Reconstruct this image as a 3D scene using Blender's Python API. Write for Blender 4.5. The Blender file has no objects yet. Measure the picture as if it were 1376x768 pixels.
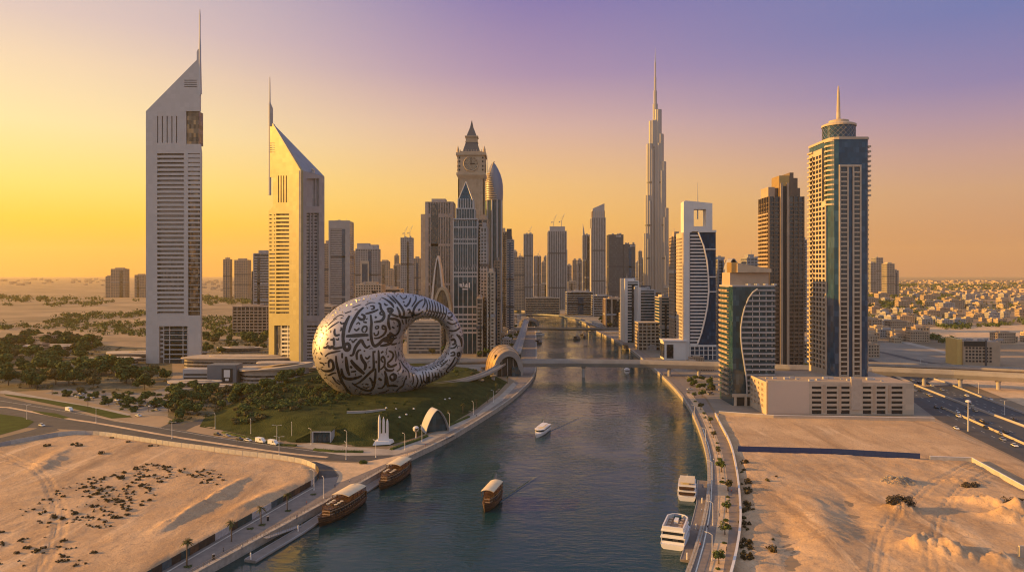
import bpy, bmesh, math, random
from mathutils import Vector, Matrix, noise
from mathutils.geometry import tessellate_polygon, delaunay_2d_cdt
R = math.radians
S = bpy.context.scene
COL = S.collection

# ------------------------------------------------------------------ camera, world, sun, exposure
F, H, CX, HY = 950.0, 90.0, 688.0, 368.0
cam = bpy.data.objects.new('camera', bpy.data.cameras.new('camera'))
COL.objects.link(cam)
cam.location = (0, 0, H)
cam.rotation_euler = (R(90), 0, 0)
cam.data.sensor_width = 36
cam.data.lens = 36 * F / 1376
cam.data.shift_y = -16 / 1376
cam.data.clip_start = 1
cam.data.clip_end = 90000
S.camera = cam

SUN_AZ, SUN_EL, GLOW_AZ, EXPO = -88.0, 13.0, -76.0, 0.97
sd = Vector((math.sin(R(SUN_AZ)) * math.cos(R(SUN_EL)), math.cos(R(SUN_AZ)) * math.cos(R(SUN_EL)), math.sin(R(SUN_EL))))
sl = bpy.data.lights.new('sun', 'SUN')
sl.energy = 4.6
sl.angle = R(0.5)
sl.color = (1.0, 0.50, 0.085)
so = bpy.data.objects.new('sun', sl)
COL.objects.link(so)
so.rotation_euler = (-sd).to_track_quat('-Z', 'Y').to_euler()
so.location = (-300, 0, 600)

S.view_settings.view_transform = 'Standard'
S.view_settings.look = 'None'
S.view_settings.exposure = EXPO
S.view_settings.gamma = 1.0
S.render.engine = 'CYCLES'
S.cycles.use_denoising = True
S.cycles.max_bounces = 6
S.cycles.diffuse_bounces = 3
S.cycles.glossy_bounces = 3
S.cycles.volume_bounces = 1
S.cycles.caustics_reflective = False
S.cycles.caustics_refractive = False
S.cycles.sample_clamp_indirect = 6.0
S.cycles.filter_width = 1.15

def lin(c):
    return tuple((v / 255 / 12.92 if v / 255 <= 0.04045 else ((v / 255 + 0.055) / 1.055) ** 2.4) for v in c)

wd = bpy.data.worlds.new('World')
S.world = wd
wd.use_nodes = True
nt = wd.node_tree
nt.nodes.clear()
N = nt.nodes.new
L = nt.links.new
out = N('ShaderNodeOutputWorld')
bg = N('ShaderNodeBackground')
bg.inputs['Strength'].default_value = 0.1
L(bg.outputs[0], out.inputs[0])
sky = N('ShaderNodeTexSky')
sky.sky_type = 'NISHITA'
sky.sun_disc = False
sky.sun_elevation = R(SUN_EL)
sky.sun_rotation = R(SUN_AZ)
sky.air_density = 1.0
sky.dust_density = 3.0
sky.ozone_density = 3.0
tc = N('ShaderNodeTexCoord')
sep = N('ShaderNodeSeparateXYZ')
L(tc.outputs['Generated'], sep.inputs[0])
flat = N('ShaderNodeCombineXYZ')
L(sep.outputs[0], flat.inputs[0]); L(sep.outputs[1], flat.inputs[1])
nrm = N('ShaderNodeVectorMath'); nrm.operation = 'NORMALIZE'
L(flat.outputs[0], nrm.inputs[0])
dot = N('ShaderNodeVectorMath'); dot.operation = 'DOT_PRODUCT'
L(nrm.outputs[0], dot.inputs[0])
dot.inputs[1].default_value = (math.sin(R(GLOW_AZ)), math.cos(R(GLOW_AZ)), 0)

def ramp(stops):
    r = N('ShaderNodeValToRGB')
    L(sep.outputs[2], r.inputs[0])
    e = r.color_ramp.elements
    while len(e) > 1:
        e.remove(e[-1])
    for i, (p, c) in enumerate(stops):
        k = e[0] if i == 0 else e.new(p)
        k.position = p
        k.color = lin(c) + (1,)
    return r
# elevation gradients of the dusk air: towards the sun, across from it, away from it, and behind
r_sun = ramp([(0, (240, 164, 34)), (.03, (254, 188, 0)), (.064, (255, 214, 14)), (.105, (255, 230, 108)), (.177, (253, 233, 168)), (.247, (242, 217, 180)), (.299, (220, 199, 190)), (.45, (170, 172, 190)), (1, (160, 176, 202))])
r_mid = ramp([(0, (242, 166, 80)), (.03, (246, 175, 82)), (.071, (250, 192, 92)), (.123, (243, 194, 120)), (.165, (230, 186, 144)), (.204, (214, 176, 164)), (.272, (166, 140, 174)), (.361, (126, 114, 174)), (.46, (112, 124, 172)), (1, (156, 172, 200))])
r_anti = ramp([(0, (196, 132, 104)), (.032, (200, 140, 104)), (.10, (204, 157, 124)), (.141, (192, 151, 145)), (.182, (166, 138, 163)), (.222, (131, 121, 172)), (.299, (98, 114, 175)), (.5, (104, 128, 176)), (1, (154, 170, 200))])
r_back = ramp([(0, (196, 186, 184)), (.1, (194, 195, 202)), (.3, (194, 200, 212)), (.6, (184, 194, 212)), (1, (160, 174, 202))])

def mapr(a, b):
    m = N('ShaderNodeMapRange')
    m.interpolation_type = 'SMOOTHSTEP'
    L(dot.outputs['Value'], m.inputs[0])
    m.inputs[1].default_value = a; m.inputs[2].default_value = b
    return m
def mix(f, a, b):
    m = N('ShaderNodeMix'); m.data_type = 'RGBA'
    if isinstance(f, float): m.inputs['Factor'].default_value = f
    else: L(f, m.inputs['Factor'])
    L(a, m.inputs[6]); L(b, m.inputs[7])
    return m.outputs[2]
ca = lambda deg: math.cos(R(GLOW_AZ - deg))
c1 = mix(mapr(ca(4), ca(-42)).outputs[0], r_mid.outputs[0], r_sun.outputs[0])
c2 = mix(mapr(ca(40), ca(-4)).outputs[0], r_anti.outputs[0], c1)
sep2 = N('ShaderNodeSeparateXYZ'); L(nrm.outputs[0], sep2.inputs[0])
mb_ = N('ShaderNodeMapRange'); mb_.interpolation_type = 'SMOOTHSTEP'; L(sep2.outputs[1], mb_.inputs[0]); mb_.inputs[1].default_value = -.55; mb_.inputs[2].default_value = .25
c3 = mix(mb_.outputs[0], r_back.outputs[0], c2)
up = N('ShaderNodeVectorMath'); up.operation = 'SCALE'
L(c3, up.inputs[0]); up.inputs['Scale'].default_value = 10.5 * 2 ** -EXPO
L(mix(0.93, sky.outputs[0], up.outputs[0]), bg.inputs[0])

# ------------------------------------------------------------------ helpers
def gp(px, py, z=0.0):
    """ground point (height z) seen at a photo pixel"""
    d = F * (H - z) / (py - HY)
    return Vector(((px - CX) / F * d, d, z))
def ax(px, d): return (px - CX) / F * d
def az(py, d): return H - (py - HY) / F * d

MATS = {}
def mat(name, col, rough=0.7, metal=0.0, spec=0.5, var=0.0, scale=0.2, bump=0.0, bscale=1.0, emit=None, col2=None, stretch=None):
    if name in MATS: return MATS[name]
    m = bpy.data.materials.new(name)
    m.use_nodes = True
    t = m.node_tree
    b = t.nodes['Principled BSDF']
    b.inputs['Base Color'].default_value = (*col, 1)
    b.inputs['Roughness'].default_value = rough
    b.inputs['Metallic'].default_value = metal
    b.inputs['Specular IOR Level'].default_value = spec
    if var or bump:
        c = t.nodes.new('ShaderNodeTexCoord')
        src = c.outputs['Object']
        if stretch:
            mp = t.nodes.new('ShaderNodeMapping'); mp.inputs['Scale'].default_value = stretch
            t.links.new(src, mp.inputs[0]); src = mp.outputs[0]
    if var:
        n = t.nodes.new('ShaderNodeTexNoise')
        n.inputs['Scale'].default_value = scale
        n.inputs['Detail'].default_value = 6
        n.inputs['Roughness'].default_value = 0.65
        t.links.new(src, n.inputs['Vector'])
        r = t.nodes.new('ShaderNodeValToRGB')
        r.color_ramp.elements[0].position = 0.3; r.color_ramp.elements[1].position = 0.7
        k2 = col2 or tuple(min(1, v * (1 + var)) for v in col)
        k1 = col if col2 else tuple(v * (1 - var) for v in col)
        r.color_ramp.elements[0].color = (*k1, 1); r.color_ramp.elements[1].color = (*k2, 1)
        t.links.new(n.outputs['Fac'], r.inputs[0])
        t.links.new(r.outputs[0], b.inputs['Base Color'])
    if bump:
        n2 = t.nodes.new('ShaderNodeTexNoise')
        n2.inputs['Scale'].default_value = bscale; n2.inputs['Detail'].default_value = 5
        t.links.new(src, n2.inputs['Vector'])
        bp = t.nodes.new('ShaderNodeBump'); bp.inputs['Strength'].default_value = bump
        bp.inputs['Distance'].default_value = 1.0
        t.links.new(n2.outputs['Fac'], bp.inputs['Height'])
        t.links.new(bp.outputs[0], b.inputs['Normal'])
    if emit:
        b.inputs['Emission Color'].default_value = (*emit[0], 1); b.inputs['Emission Strength'].default_value = emit[1]
    MATS[name] = m
    return m

def glass(name, col, cell=(2.0, 2.0, 3.6), rough=0.12, vary=0.5, col2=None, spec=0.8, metal=0.0, wob=0.02):
    """window glass of a facade: each pane a little different in tint, blind and tilt"""
    if name in MATS: return MATS[name]
    m = bpy.data.materials.new(name); m.use_nodes = True
    t = m.node_tree; b = t.nodes['Principled BSDF']
    n = t.nodes.new; l = t.links.new
    c = n('ShaderNodeTexCoord'); d = n('ShaderNodeVectorMath'); d.operation = 'DIVIDE'
    l(c.outputs['Object'], d.inputs[0]); d.inputs[1].default_value = cell
    fl = n('ShaderNodeVectorMath'); fl.operation = 'FLOOR'; l(d.outputs[0], fl.inputs[0])
    w = n('ShaderNodeTexWhiteNoise'); w.noise_dimensions = '3D'; l(fl.outputs[0], w.inputs['Vector'])
    r = n('ShaderNodeValToRGB'); l(w.outputs['Value'], r.inputs[0])
    e = r.color_ramp.elements
    e[0].position = 0; e[0].color = (*[v * (1 - vary) for v in col], 1)
    e[1].position = 1; e[1].color = (*(col2 or [min(1, v * (1 + vary) + 0.02) for v in col]), 1)
    k = e.new(0.8); k.color = (*[v * (1 + vary * .3) for v in col], 1)
    l(r.outputs[0], b.inputs['Base Color'])
    b.inputs['Roughness'].default_value = rough
    b.inputs['Specular IOR Level'].default_value = spec
    b.inputs['Metallic'].default_value = metal
    g = n('ShaderNodeNewGeometry'); s = n('ShaderNodeVectorMath'); s.operation = 'SUBTRACT'
    l(w.outputs['Color'], s.inputs[0]); s.inputs[1].default_value = (.5, .5, .5)
    sc = n('ShaderNodeVectorMath'); sc.operation = 'SCALE'; l(s.outputs[0], sc.inputs[0]); sc.inputs['Scale'].default_value = wob
    a = n('ShaderNodeVectorMath'); l(g.outputs['Normal'], a.inputs[0]); l(sc.outputs[0], a.inputs[1])
    no = n('ShaderNodeVectorMath'); no.operation = 'NORMALIZE'; l(a.outputs[0], no.inputs[0])
    l(no.outputs[0], b.inputs['Normal'])
    MATS[name] = m
    return m

class MB:
    def __init__(s): s.v = []; s.f = []
    def add(s, vs, fs):
        o = len(s.v); s.v += [tuple(p) for p in vs]; s.f += [[o + i for i in f] for f in fs]
        return s
    def box(s, x0, x1, y0, y1, z0, z1):
        return s.add([(x0, y0, z0), (x1, y0, z0), (x1, y1, z0), (x0, y1, z0), (x0, y0, z1), (x1, y0, z1), (x1, y1, z1), (x0, y1, z1)],
                     [(3, 2, 1, 0), (4, 5, 6, 7), (0, 1, 5, 4), (1, 2, 6, 5), (2, 3, 7, 6), (3, 0, 4, 7)])
    def prism(s, poly, z0, z1, top=None, bottom=True):
        """plan polygon (counter-clockwise); z1 may be a list of heights per corner; top = another polygon for a taper"""
        n = len(poly); tp = top or poly
        zt = z1 if isinstance(z1, (list, tuple)) else [z1] * n
        vs = [(p[0], p[1], z0) for p in poly] + [(tp[i][0], tp[i][1], zt[i]) for i in range(n)]
        fs = [tuple(range(n, 2 * n))] + ([tuple(range(n - 1, -1, -1))] if bottom else [])
        fs += [(i, (i + 1) % n, n + (i + 1) % n, n + i) for i in range(n)]
        return s.add(vs, fs)
    def lathe(s, prof, n=16, c=(0, 0), a0=0.0):
        """profile of (radius, z) from the bottom up, closed at both ends"""
        vs = []
        for r, z in prof:
            vs += [(c[0] + r * math.cos(a0 + 2 * math.pi * k / n), c[1] + r * math.sin(a0 + 2 * math.pi * k / n), z) for k in range(n)]
        fs = [(i * n + k, i * n + (k + 1) % n, (i + 1) * n + (k + 1) % n, (i + 1) * n + k) for i in range(len(prof) - 1) for k in range(n)]
        fs += [tuple(range(n - 1, -1, -1)), tuple((len(prof) - 1) * n + k for k in range(n))]
        return s.add(vs, fs)
    def tube(s, pts, r, n=6):
        pts = [Vector(p) for p in pts]; rr = r if isinstance(r, (list, tuple)) else [r] * len(pts)
        vs = []
        for i, p in enumerate(pts):
            t = (pts[min(i + 1, len(pts) - 1)] - pts[max(i - 1, 0)])
            t = t.normalized() if t.length > 1e-9 else Vector((0, 0, 1))
            u = t.orthogonal().normalized() if abs(t.z) > .95 else t.cross(Vector((0, 0, 1))).normalized()
            w = t.cross(u)
            vs += [p + (u * math.cos(2 * math.pi * k / n) + w * math.sin(2 * math.pi * k / n)) * rr[i] for k in range(n)]
        fs = [(i * n + k, i * n + (k + 1) % n, (i + 1) * n + (k + 1) % n, (i + 1) * n + k) for i in range(len(pts) - 1) for k in range(n)]
        fs += [tuple(range(n - 1, -1, -1)), tuple((len(pts) - 1) * n + k for k in range(n))]
        return s.add(vs, fs)
    def sweep(s, path, prof, close=True):
        """profile of (side, up) swept along a path of 3D points; side is to the right of travel"""
        path = [Vector(p) for p in path]; n = len(prof); vs = []
        for i, p in enumerate(path):
            a = (p - path[i - 1]).normalized() if i else None
            b = (path[i + 1] - p).normalized() if i < len(path) - 1 else None
            t = ((a or b) + (b or a)).normalized()
            rt = Vector((t.y, -t.x, 0)).normalized()
            k = 1.0
            if a and b: k = 1 / max(.5, math.sqrt(max(0.02, (1 + a.dot(b)) / 2)))
            vs += [p + rt * (u * k) + Vector((0, 0, w)) for u, w in prof]
        fs = [(i * n + j, i * n + (j + 1) % n, (i + 1) * n + (j + 1) % n, (i + 1) * n + j) for i in range(len(path) - 1) for j in range(n if close else n - 1)]
        if close: fs += [tuple(range(n - 1, -1, -1)), tuple((len(path) - 1) * n + j for j in range(n))]
        return s.add(vs, fs)
    def plate(s, outer, holes, fn, thick):
        """flat wall with openings: outer and holes are lists of (s, z); fn(s, z, t) gives the 3D point at depth t behind the face"""
        loops = [outer] + holes
        flatp = [p for lp in loops for p in lp]
        n = len(flatp); ed = []; o = 0
        for lp in loops:
            ed += [(o + i, o + (i + 1) % len(lp)) for i in range(len(lp))]; o += len(lp)
        cd = delaunay_2d_cdt([Vector(p[:2]) for p in flatp], ed, [], 0, 1e-6)
        own = [k[0] if k else -1 for k in cd[3]]
        def pin(x, y, lp):
            c = False; j = len(lp) - 1
            for i in range(len(lp)):
                if (lp[i][1] > y) != (lp[j][1] > y) and x < (lp[j][0] - lp[i][0]) * (y - lp[i][1]) / (lp[j][1] - lp[i][1]) + lp[i][0]: c = not c
                j = i
            return c
        tris = []
        for f in cd[2]:
            x = sum(cd[0][i].x for i in f) / len(f); y = sum(cd[0][i].y for i in f) / len(f)
            if pin(x, y, outer) and not any(min(p[0] for p in h_) < x < max(p[0] for p in h_) and pin(x, y, h_) for h_ in holes):
                if all(own[i] >= 0 for i in f): tris.append([own[i] for i in f])
        vs = [fn(p[0], p[1], 0) for p in flatp] + [fn(p[0], p[1], thick) for p in flatp]
        fs = [tuple(t) for t in tris] + [tuple(n + i for i in reversed(t)) for t in tris]
        o = 0
        for lp in loops:
            m = len(lp)
            fs += [(o + i, o + (i + 1) % m, n + o + (i + 1) % m, n + o + i) for i in range(m)]
            o += m
        return s.add(vs, fs)
    def build(s, name, m, parent=None, smooth=False, fix=False):
        me = bpy.data.meshes.new(name)
        me.from_pydata(s.v, [], s.f)
        if fix:
            bm = bmesh.new(); bm.from_mesh(me); bmesh.ops.recalc_face_normals(bm, faces=bm.faces); bm.to_mesh(me); bm.free()
        if smooth: me.polygons.foreach_set('use_smooth', [True] * len(me.polygons))
        me.update()
        if m: me.materials.append(m)
        o = bpy.data.objects.new(name, me)
        COL.objects.link(o)
        if parent: o.parent = parent
        return o

def tag(o, label=None, cat=None, group=None, kind=None):
    if label: o['label'] = label
    if cat: o['category'] = cat
    if group: o['group'] = group
    if kind: o['kind'] = kind
    return o
def thing(name, label, cat, loc=(0, 0, 0), rz=0.0, group=None):
    o = bpy.data.objects.new(name, None); COL.objects.link(o)
    o.empty_display_size = 0.5
    o.location = loc; o.rotation_euler = (0, 0, rz)
    return tag(o, label, cat, group)
CH = {}
def dup(o, loc=None, rz=None, label=None, group=None, parent=None, scale=None):
    """a thing with its parts and sub-parts, copied; meshes are shared"""
    c = o.copy(); COL.objects.link(c)
    if parent: c.parent = parent
    if loc is not None: c.location = loc
    if rz is not None: c.rotation_euler = (0, 0, rz)
    if scale is not None: c.scale = (scale, scale, scale) if not isinstance(scale, tuple) else scale
    if label: c['label'] = label
    if group: c['group'] = group
    if o.name not in CH: CH[o.name] = list(o.children)
    for k in CH[o.name]: dup(k, parent=c)
    return c
def struct(name, mb, m, smooth=False):
    return tag(mb.build(name, m, smooth=smooth), kind='structure')

def rect(x0, x1, y0, y1): return [(x0, y0), (x1, y0), (x1, y1), (x0, y1)]
def grow(poly, d):
    """convex counter-clockwise polygon moved outwards by d"""
    n = len(poly); res = []
    for i in range(n):
        a, b, c = Vector(poly[i - 1]), Vector(poly[i]), Vector(poly[(i + 1) % n])
        e1 = (b - a).normalized(); e2 = (c - b).normalized()
        n1 = Vector((e1.y, -e1.x)); n2 = Vector((e2.y, -e2.x))
        k = (n1 + n2); k = k / max(0.3, k.length_squared) * 2
        res.append(tuple(b + k * d))
    return res
def bands(mb, poly, z0, z1, step, th, outw, skip=0):
    z = z0; g = grow(poly, outw); k = 0
    while z + th <= z1 + .01:
        mb.prism(g, z, z + th); z += step; k += 1
    return mb
def fins(mb, poly, z0, z1, gap, w, outw, edges=None, ends=True):
    n = len(poly)
    for i in range(n):
        if edges is not None and i not in edges: continue
        a, b = Vector(poly[i]), Vector(poly[(i + 1) % n])
        ln = (b - a).length; u = (b - a) / ln; q = Vector((u.y, -u.x))
        k = max(1, round(ln / gap))
        for j in range(0 if ends else 1, k + (1 if ends else 0)):
            c = a + u * (ln * j / k)
            c0, c1 = c - u * w / 2, c + u * w / 2
            mb.prism([tuple(c0 - q * .3), tuple(c0 + q * outw), tuple(c1 + q * outw), tuple(c1 - q * .3)][::-1] if False else
                     [tuple(c0 + q * outw), tuple(c1 + q * outw), tuple(c1 - q * .3), tuple(c0 - q * .3)], z0, z1)
    return mb
class Face:
    """a vertical wall plane through two plan points, left to right as seen from the camera; maps photo pixels to (along, height)"""
    def __init__(s, a, b):
        s.a = Vector(a[:2]); s.b = Vector(b[:2]); s.u = (s.b - s.a).normalized(); s.n = Vector((s.u.y, -s.u.x))
    def px(s, px, py):
        r = Vector(((px - CX) / F, 1.0))
        # a + u*t = r*k
        det = s.u.x * (-r.y) + s.u.y * r.x
        t = (-s.a.x * (-r.y) - s.a.y * r.x) / det
        q = s.a + s.u * t
        return (t, H - (py - HY) / F * q.y)
    def poly(s, pts): return [s.px(*p) for p in pts]
    def box(s, x0, x1, y0, y1): return s.poly([(x0, y1), (x1, y1), (x1, y0), (x0, y0)])
    def pt(s, t, z, dep=0.0):
        q = s.a + s.u * t - s.n * dep
        return Vector((q.x, q.y, z))
    def fn(s, off=0.0, base=Vector((0, 0, 0))):
        return lambda t, z, dep: s.pt(t, z, dep - off) - base
HAZE = 0.40e-4
# ------------------------------------------------------------------ setting: haze, ground, canal, roads, sand lots, green mound
hm = bpy.data.materials.new('haze_air'); hm.use_nodes = True
t = hm.node_tree; t.nodes.clear()
o_ = t.nodes.new('ShaderNodeOutputMaterial'); v_ = t.nodes.new('ShaderNodeVolumePrincipled')
v_.inputs['Color'].default_value = (1.0, 0.82, 0.46, 1)
v_.inputs['Density'].default_value = HAZE
v_.inputs['Anisotropy'].default_value = 0.35
t.links.new(v_.outputs[0], o_.inputs['Volume'])
tag(MB().box(-16000, 16000, -2600, 22000, -6.0, 905).build('haze', hm), kind='stuff')

def sand_mat():
    """bare building-plot sand: trodden patches, pale drifts, streaks of old tracks and grit"""
    m = bpy.data.materials.new('lot_sand'); m.use_nodes = True
    t = m.node_tree; b = t.nodes['Principled BSDF']; b.inputs['Roughness'].default_value = .95; b.inputs['Specular IOR Level'].default_value = .15
    c = t.nodes.new('ShaderNodeTexCoord')
    def nz(scale, det=5, stretch=(1, 1, 1), rot=0, lo=.35, hi=.65):
        mp = t.nodes.new('ShaderNodeMapping'); mp.inputs['Scale'].default_value = stretch; mp.inputs['Rotation'].default_value = (0, 0, R(rot)); t.links.new(c.outputs['Object'], mp.inputs[0])
        n = t.nodes.new('ShaderNodeTexNoise'); n.inputs['Scale'].default_value = scale; n.inputs['Detail'].default_value = det; n.inputs['Roughness'].default_value = .7; n.inputs['Distortion'].default_value = .5; t.links.new(mp.outputs[0], n.inputs['Vector'])
        r = t.nodes.new('ShaderNodeMapRange'); r.inputs[1].default_value = lo; r.inputs[2].default_value = hi; t.links.new(n.outputs['Fac'], r.inputs[0])
        return r.outputs[0]
    def mx(f, a, bb):
        k = t.nodes.new('ShaderNodeMix'); k.data_type = 'RGBA'; t.links.new(f, k.inputs['Factor'])
        for s_, v in ((6, a), (7, bb)):
            if isinstance(v, tuple): k.inputs[s_].default_value = (*v, 1)
            else: t.links.new(v, k.inputs[s_])
        return k.outputs[2]
    base = mx(nz(.035), (.44, .285, .165), (.60, .41, .25))
    base = mx(nz(.05, 6, (1, .16, 1), 32, .52, .66), base, (.33, .215, .13))
    base = mx(nz(.09, 5, (1, .12, 1), -58, .56, .68), base, (.68, .48, .30))
    base = mx(nz(.5, 4, lo=.56, hi=.72), base, (.36, .245, .16))
    base = mx(nz(1.3, 4, lo=.55, hi=.75), base, (.62, .44, .28)); base = mx(nz(2.2, 3, lo=.56, hi=.70), base, (.24, .16, .105))
    t.links.new(base, b.inputs['Base Color'])
    n2 = t.nodes.new('ShaderNodeTexNoise'); n2.inputs['Scale'].default_value = .9; n2.inputs['Detail'].default_value = 8; n2.inputs['Roughness'].default_value = .75; t.links.new(c.outputs['Object'], n2.inputs['Vector'])
    bp = t.nodes.new('ShaderNodeBump'); bp.inputs['Strength'].default_value = .8; bp.inputs['Distance'].default_value = .5; t.links.new(n2.outputs['Fac'], bp.inputs['Height']); t.links.new(bp.outputs[0], b.inputs['Normal'])
    return m
M_ground = mat('desert_ground', (0.11, 0.085, 0.055), 0.95, var=.5, scale=0.006, col2=(0.40, 0.275, 0.17), bump=.4, bscale=.05)
M_city = mat('city_ground', (0.16, 0.14, 0.12), 0.9, var=.5, scale=0.03, col2=(0.30, 0.25, 0.2))
M_sand = sand_mat()
M_sand2 = mat('verge_sand', (0.56, 0.39, 0.24), 0.95, var=.25, scale=0.1, bump=.3, bscale=.5)
M_asphalt = mat('asphalt', (0.062, 0.058, 0.058), 0.85, var=.3, scale=0.15, bump=.1, bscale=3)
M_asphalt2 = mat('highway_asphalt', (0.05, 0.055, 0.062), 0.8, var=.25, scale=0.1)
M_pave = mat('promenade_paving', (0.20, 0.165, 0.145), 0.8, var=.22, scale=0.3, bump=.1, bscale=2)
M_pave2 = mat('pale_paving', (0.34, 0.29, 0.24), 0.8, var=.25, scale=0.12)
M_quay = mat('quay_stone', (0.36, 0.32, 0.28), 0.8, var=.3, scale=0.4, bump=.2, bscale=1)
M_kerb = mat('kerb_stone', (0.5, 0.44, 0.37), 0.8, var=.2, scale=.3)
M_paint = mat('road_paint', (0.7, 0.66, 0.58), 0.7, var=.2, scale=.5)
M_lawn = mat('lawn', (0.016, 0.026, 0.007), 0.95, var=.5, scale=0.12, col2=(0.06, 0.07, 0.02), bump=.6, bscale=1.2, spec=.1)
M_lawn2 = mat('verge_lawn', (0.05, 0.07, 0.015), 0.95, var=.3, scale=0.15, spec=.1)

wm = bpy.data.materials.new('canal_water'); wm.use_nodes = True
t = wm.node_tree; b = t.nodes['Principled BSDF']
b.inputs['Base Color'].default_value = (0.005, 0.037, 0.041, 1)
b.inputs['Roughness'].default_value = 0.07
b.inputs['IOR'].default_value = 1.33; b.inputs['Specular IOR Level'].default_value = .52
c = t.nodes.new('ShaderNodeTexCoord')
def wave(scale, rot, stretch, det):
    mp = t.nodes.new('ShaderNodeMapping'); mp.inputs['Rotation'].default_value = (0, 0, R(rot)); mp.inputs['Scale'].default_value = stretch
    n = t.nodes.new('ShaderNodeTexNoise'); n.inputs['Scale'].default_value = scale; n.inputs['Detail'].default_value = det; n.inputs['Distortion'].default_value = .6
    t.links.new(c.outputs['Object'], mp.inputs[0]); t.links.new(mp.outputs[0], n.inputs['Vector'])
    return n.outputs['Fac']
w1 = wave(0.62, 14, (.34, 1, 1), 6); w2 = wave(.13, -25, (.6, 1, 1), 2); w3 = wave(.018, 10, (1, .6, 1), 2)
m1 = t.nodes.new('ShaderNodeMath'); m1.operation = 'MULTIPLY'; t.links.new(w1, m1.inputs[0])
mr_ = t.nodes.new('ShaderNodeMapRange'); mr_.inputs[1].default_value = .42; mr_.inputs[2].default_value = .60; mr_.inputs[3].default_value = .22; mr_.inputs[4].default_value = .8; t.links.new(w3, mr_.inputs[0]); t.links.new(mr_.outputs[0], m1.inputs[1])
m2 = t.nodes.new('ShaderNodeMath'); m2.operation = 'MULTIPLY_ADD'; t.links.new(w2, m2.inputs[0]); m2.inputs[1].default_value = .55; t.links.new(m1.outputs[0], m2.inputs[2])
bp = t.nodes.new('ShaderNodeBump'); bp.inputs['Strength'].default_value = .62; bp.inputs['Distance'].default_value = .6
t.links.new(m2.outputs[0], bp.inputs['Height']); t.links.new(bp.outputs[0], b.inputs['Normal'])

def P2(lst): return [gp(*p)[:2] for p in lst]
LB_PX = [(98, 860), (267, 768), (350, 723), (430, 679), (480, 652), (540, 617), (600, 590), (640, 566), (680, 541), (703, 522), (716, 508), (720.5, 497), (721, 484), (721, 462), (720, 446), (718, 434), (712, 426.5), (700, 422.5), (670, 420)]
RB_PX = [(880, 880), (903, 815), (923, 768), (934, 737), (944, 702), (950, 672), (952, 640), (950, 608), (939, 573), (926, 545), (911, 526), (896, 510), (880, 496), (861, 480), (846, 468), (827, 457), (807, 447.5), (794, 441), (785, 433), (765, 426), (740, 420.5), (715, 417.5), (670, 415.5)]
LB = [Vector((-330, -500)), Vector((-170, 20))] + [Vector(p) for p in P2(LB_PX)]
RB = [Vector((-260, -500)), Vector((15, 60))] + [Vector(p) for p in P2(RB_PX)]
def smooth(pts, k=1):
    """rounds a polyline by cutting its corners"""
    for _ in range(k):
        r = [pts[0]]
        for a, b in zip(pts, pts[1:]):
            r += [a * .75 + b * .25, a * .25 + b * .75]
        pts = r + [pts[-1]]
    return pts
LBs, RBs = smooth(LB, 2), smooth(RB, 2)
def simple_sheet(name, poly, z, m, holes=(), kind='structure'):
    loops = [[(p[0], p[1]) for p in poly]] + [[(p[0], p[1]) for p in h] for h in holes]
    tr = tessellate_polygon([[Vector((p[0], p[1], 0)) for p in lp] for lp in loops])
    fl = [p for lp in loops for p in lp]
    vs = [(p[0], p[1], z) for p in fl]; fs = []
    for a in tr:
        p, q, r = (Vector(fl[i]) for i in a)
        fs.append(tuple(a) if (q - p).cross(r - p) > 0 else tuple(reversed(a)))
    return tag(MB().add(vs, fs).build(name, m), kind=kind)
canal = [tuple(p) for p in LBs] + [tuple(p) for p in reversed(RBs)]
g_outer = [(-15900, -2500), (15900, -2500), (15900, 21900), (-15900, 21900)]
simple_sheet('ground', g_outer, 0, M_ground, [canal])
simple_sheet('water', [(-420, -480), (120, -480), (160, 800), (240, 1300), (150, 1600), (-150, 1950), (-150, 1500), (-260, 900), (-250, 200)], -2.5, wm)

# quay walls with a coping along both banks
for nm, pl, sgn in (('quay_wall', LBs, 1), ('quay_wall', RBs, -1)):
    path = [Vector((p[0], p[1], 0)) for p in pl]
    mb = MB().sweep(path, [(-1.2 * sgn, .45), (.3 * sgn, .45), (.3 * sgn, .1), (.12 * sgn, .1), (.12 * sgn, -4), (-1.2 * sgn, -4)])
    o = struct(nm, mb, M_quay)
    tag(o, ('long pale stone quay wall along the museum side of the canal', 'long curved quay wall along the sandy lot side of the canal')[sgn < 0], 'quay wall')
    o['kind'] = 'thing'

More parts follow.
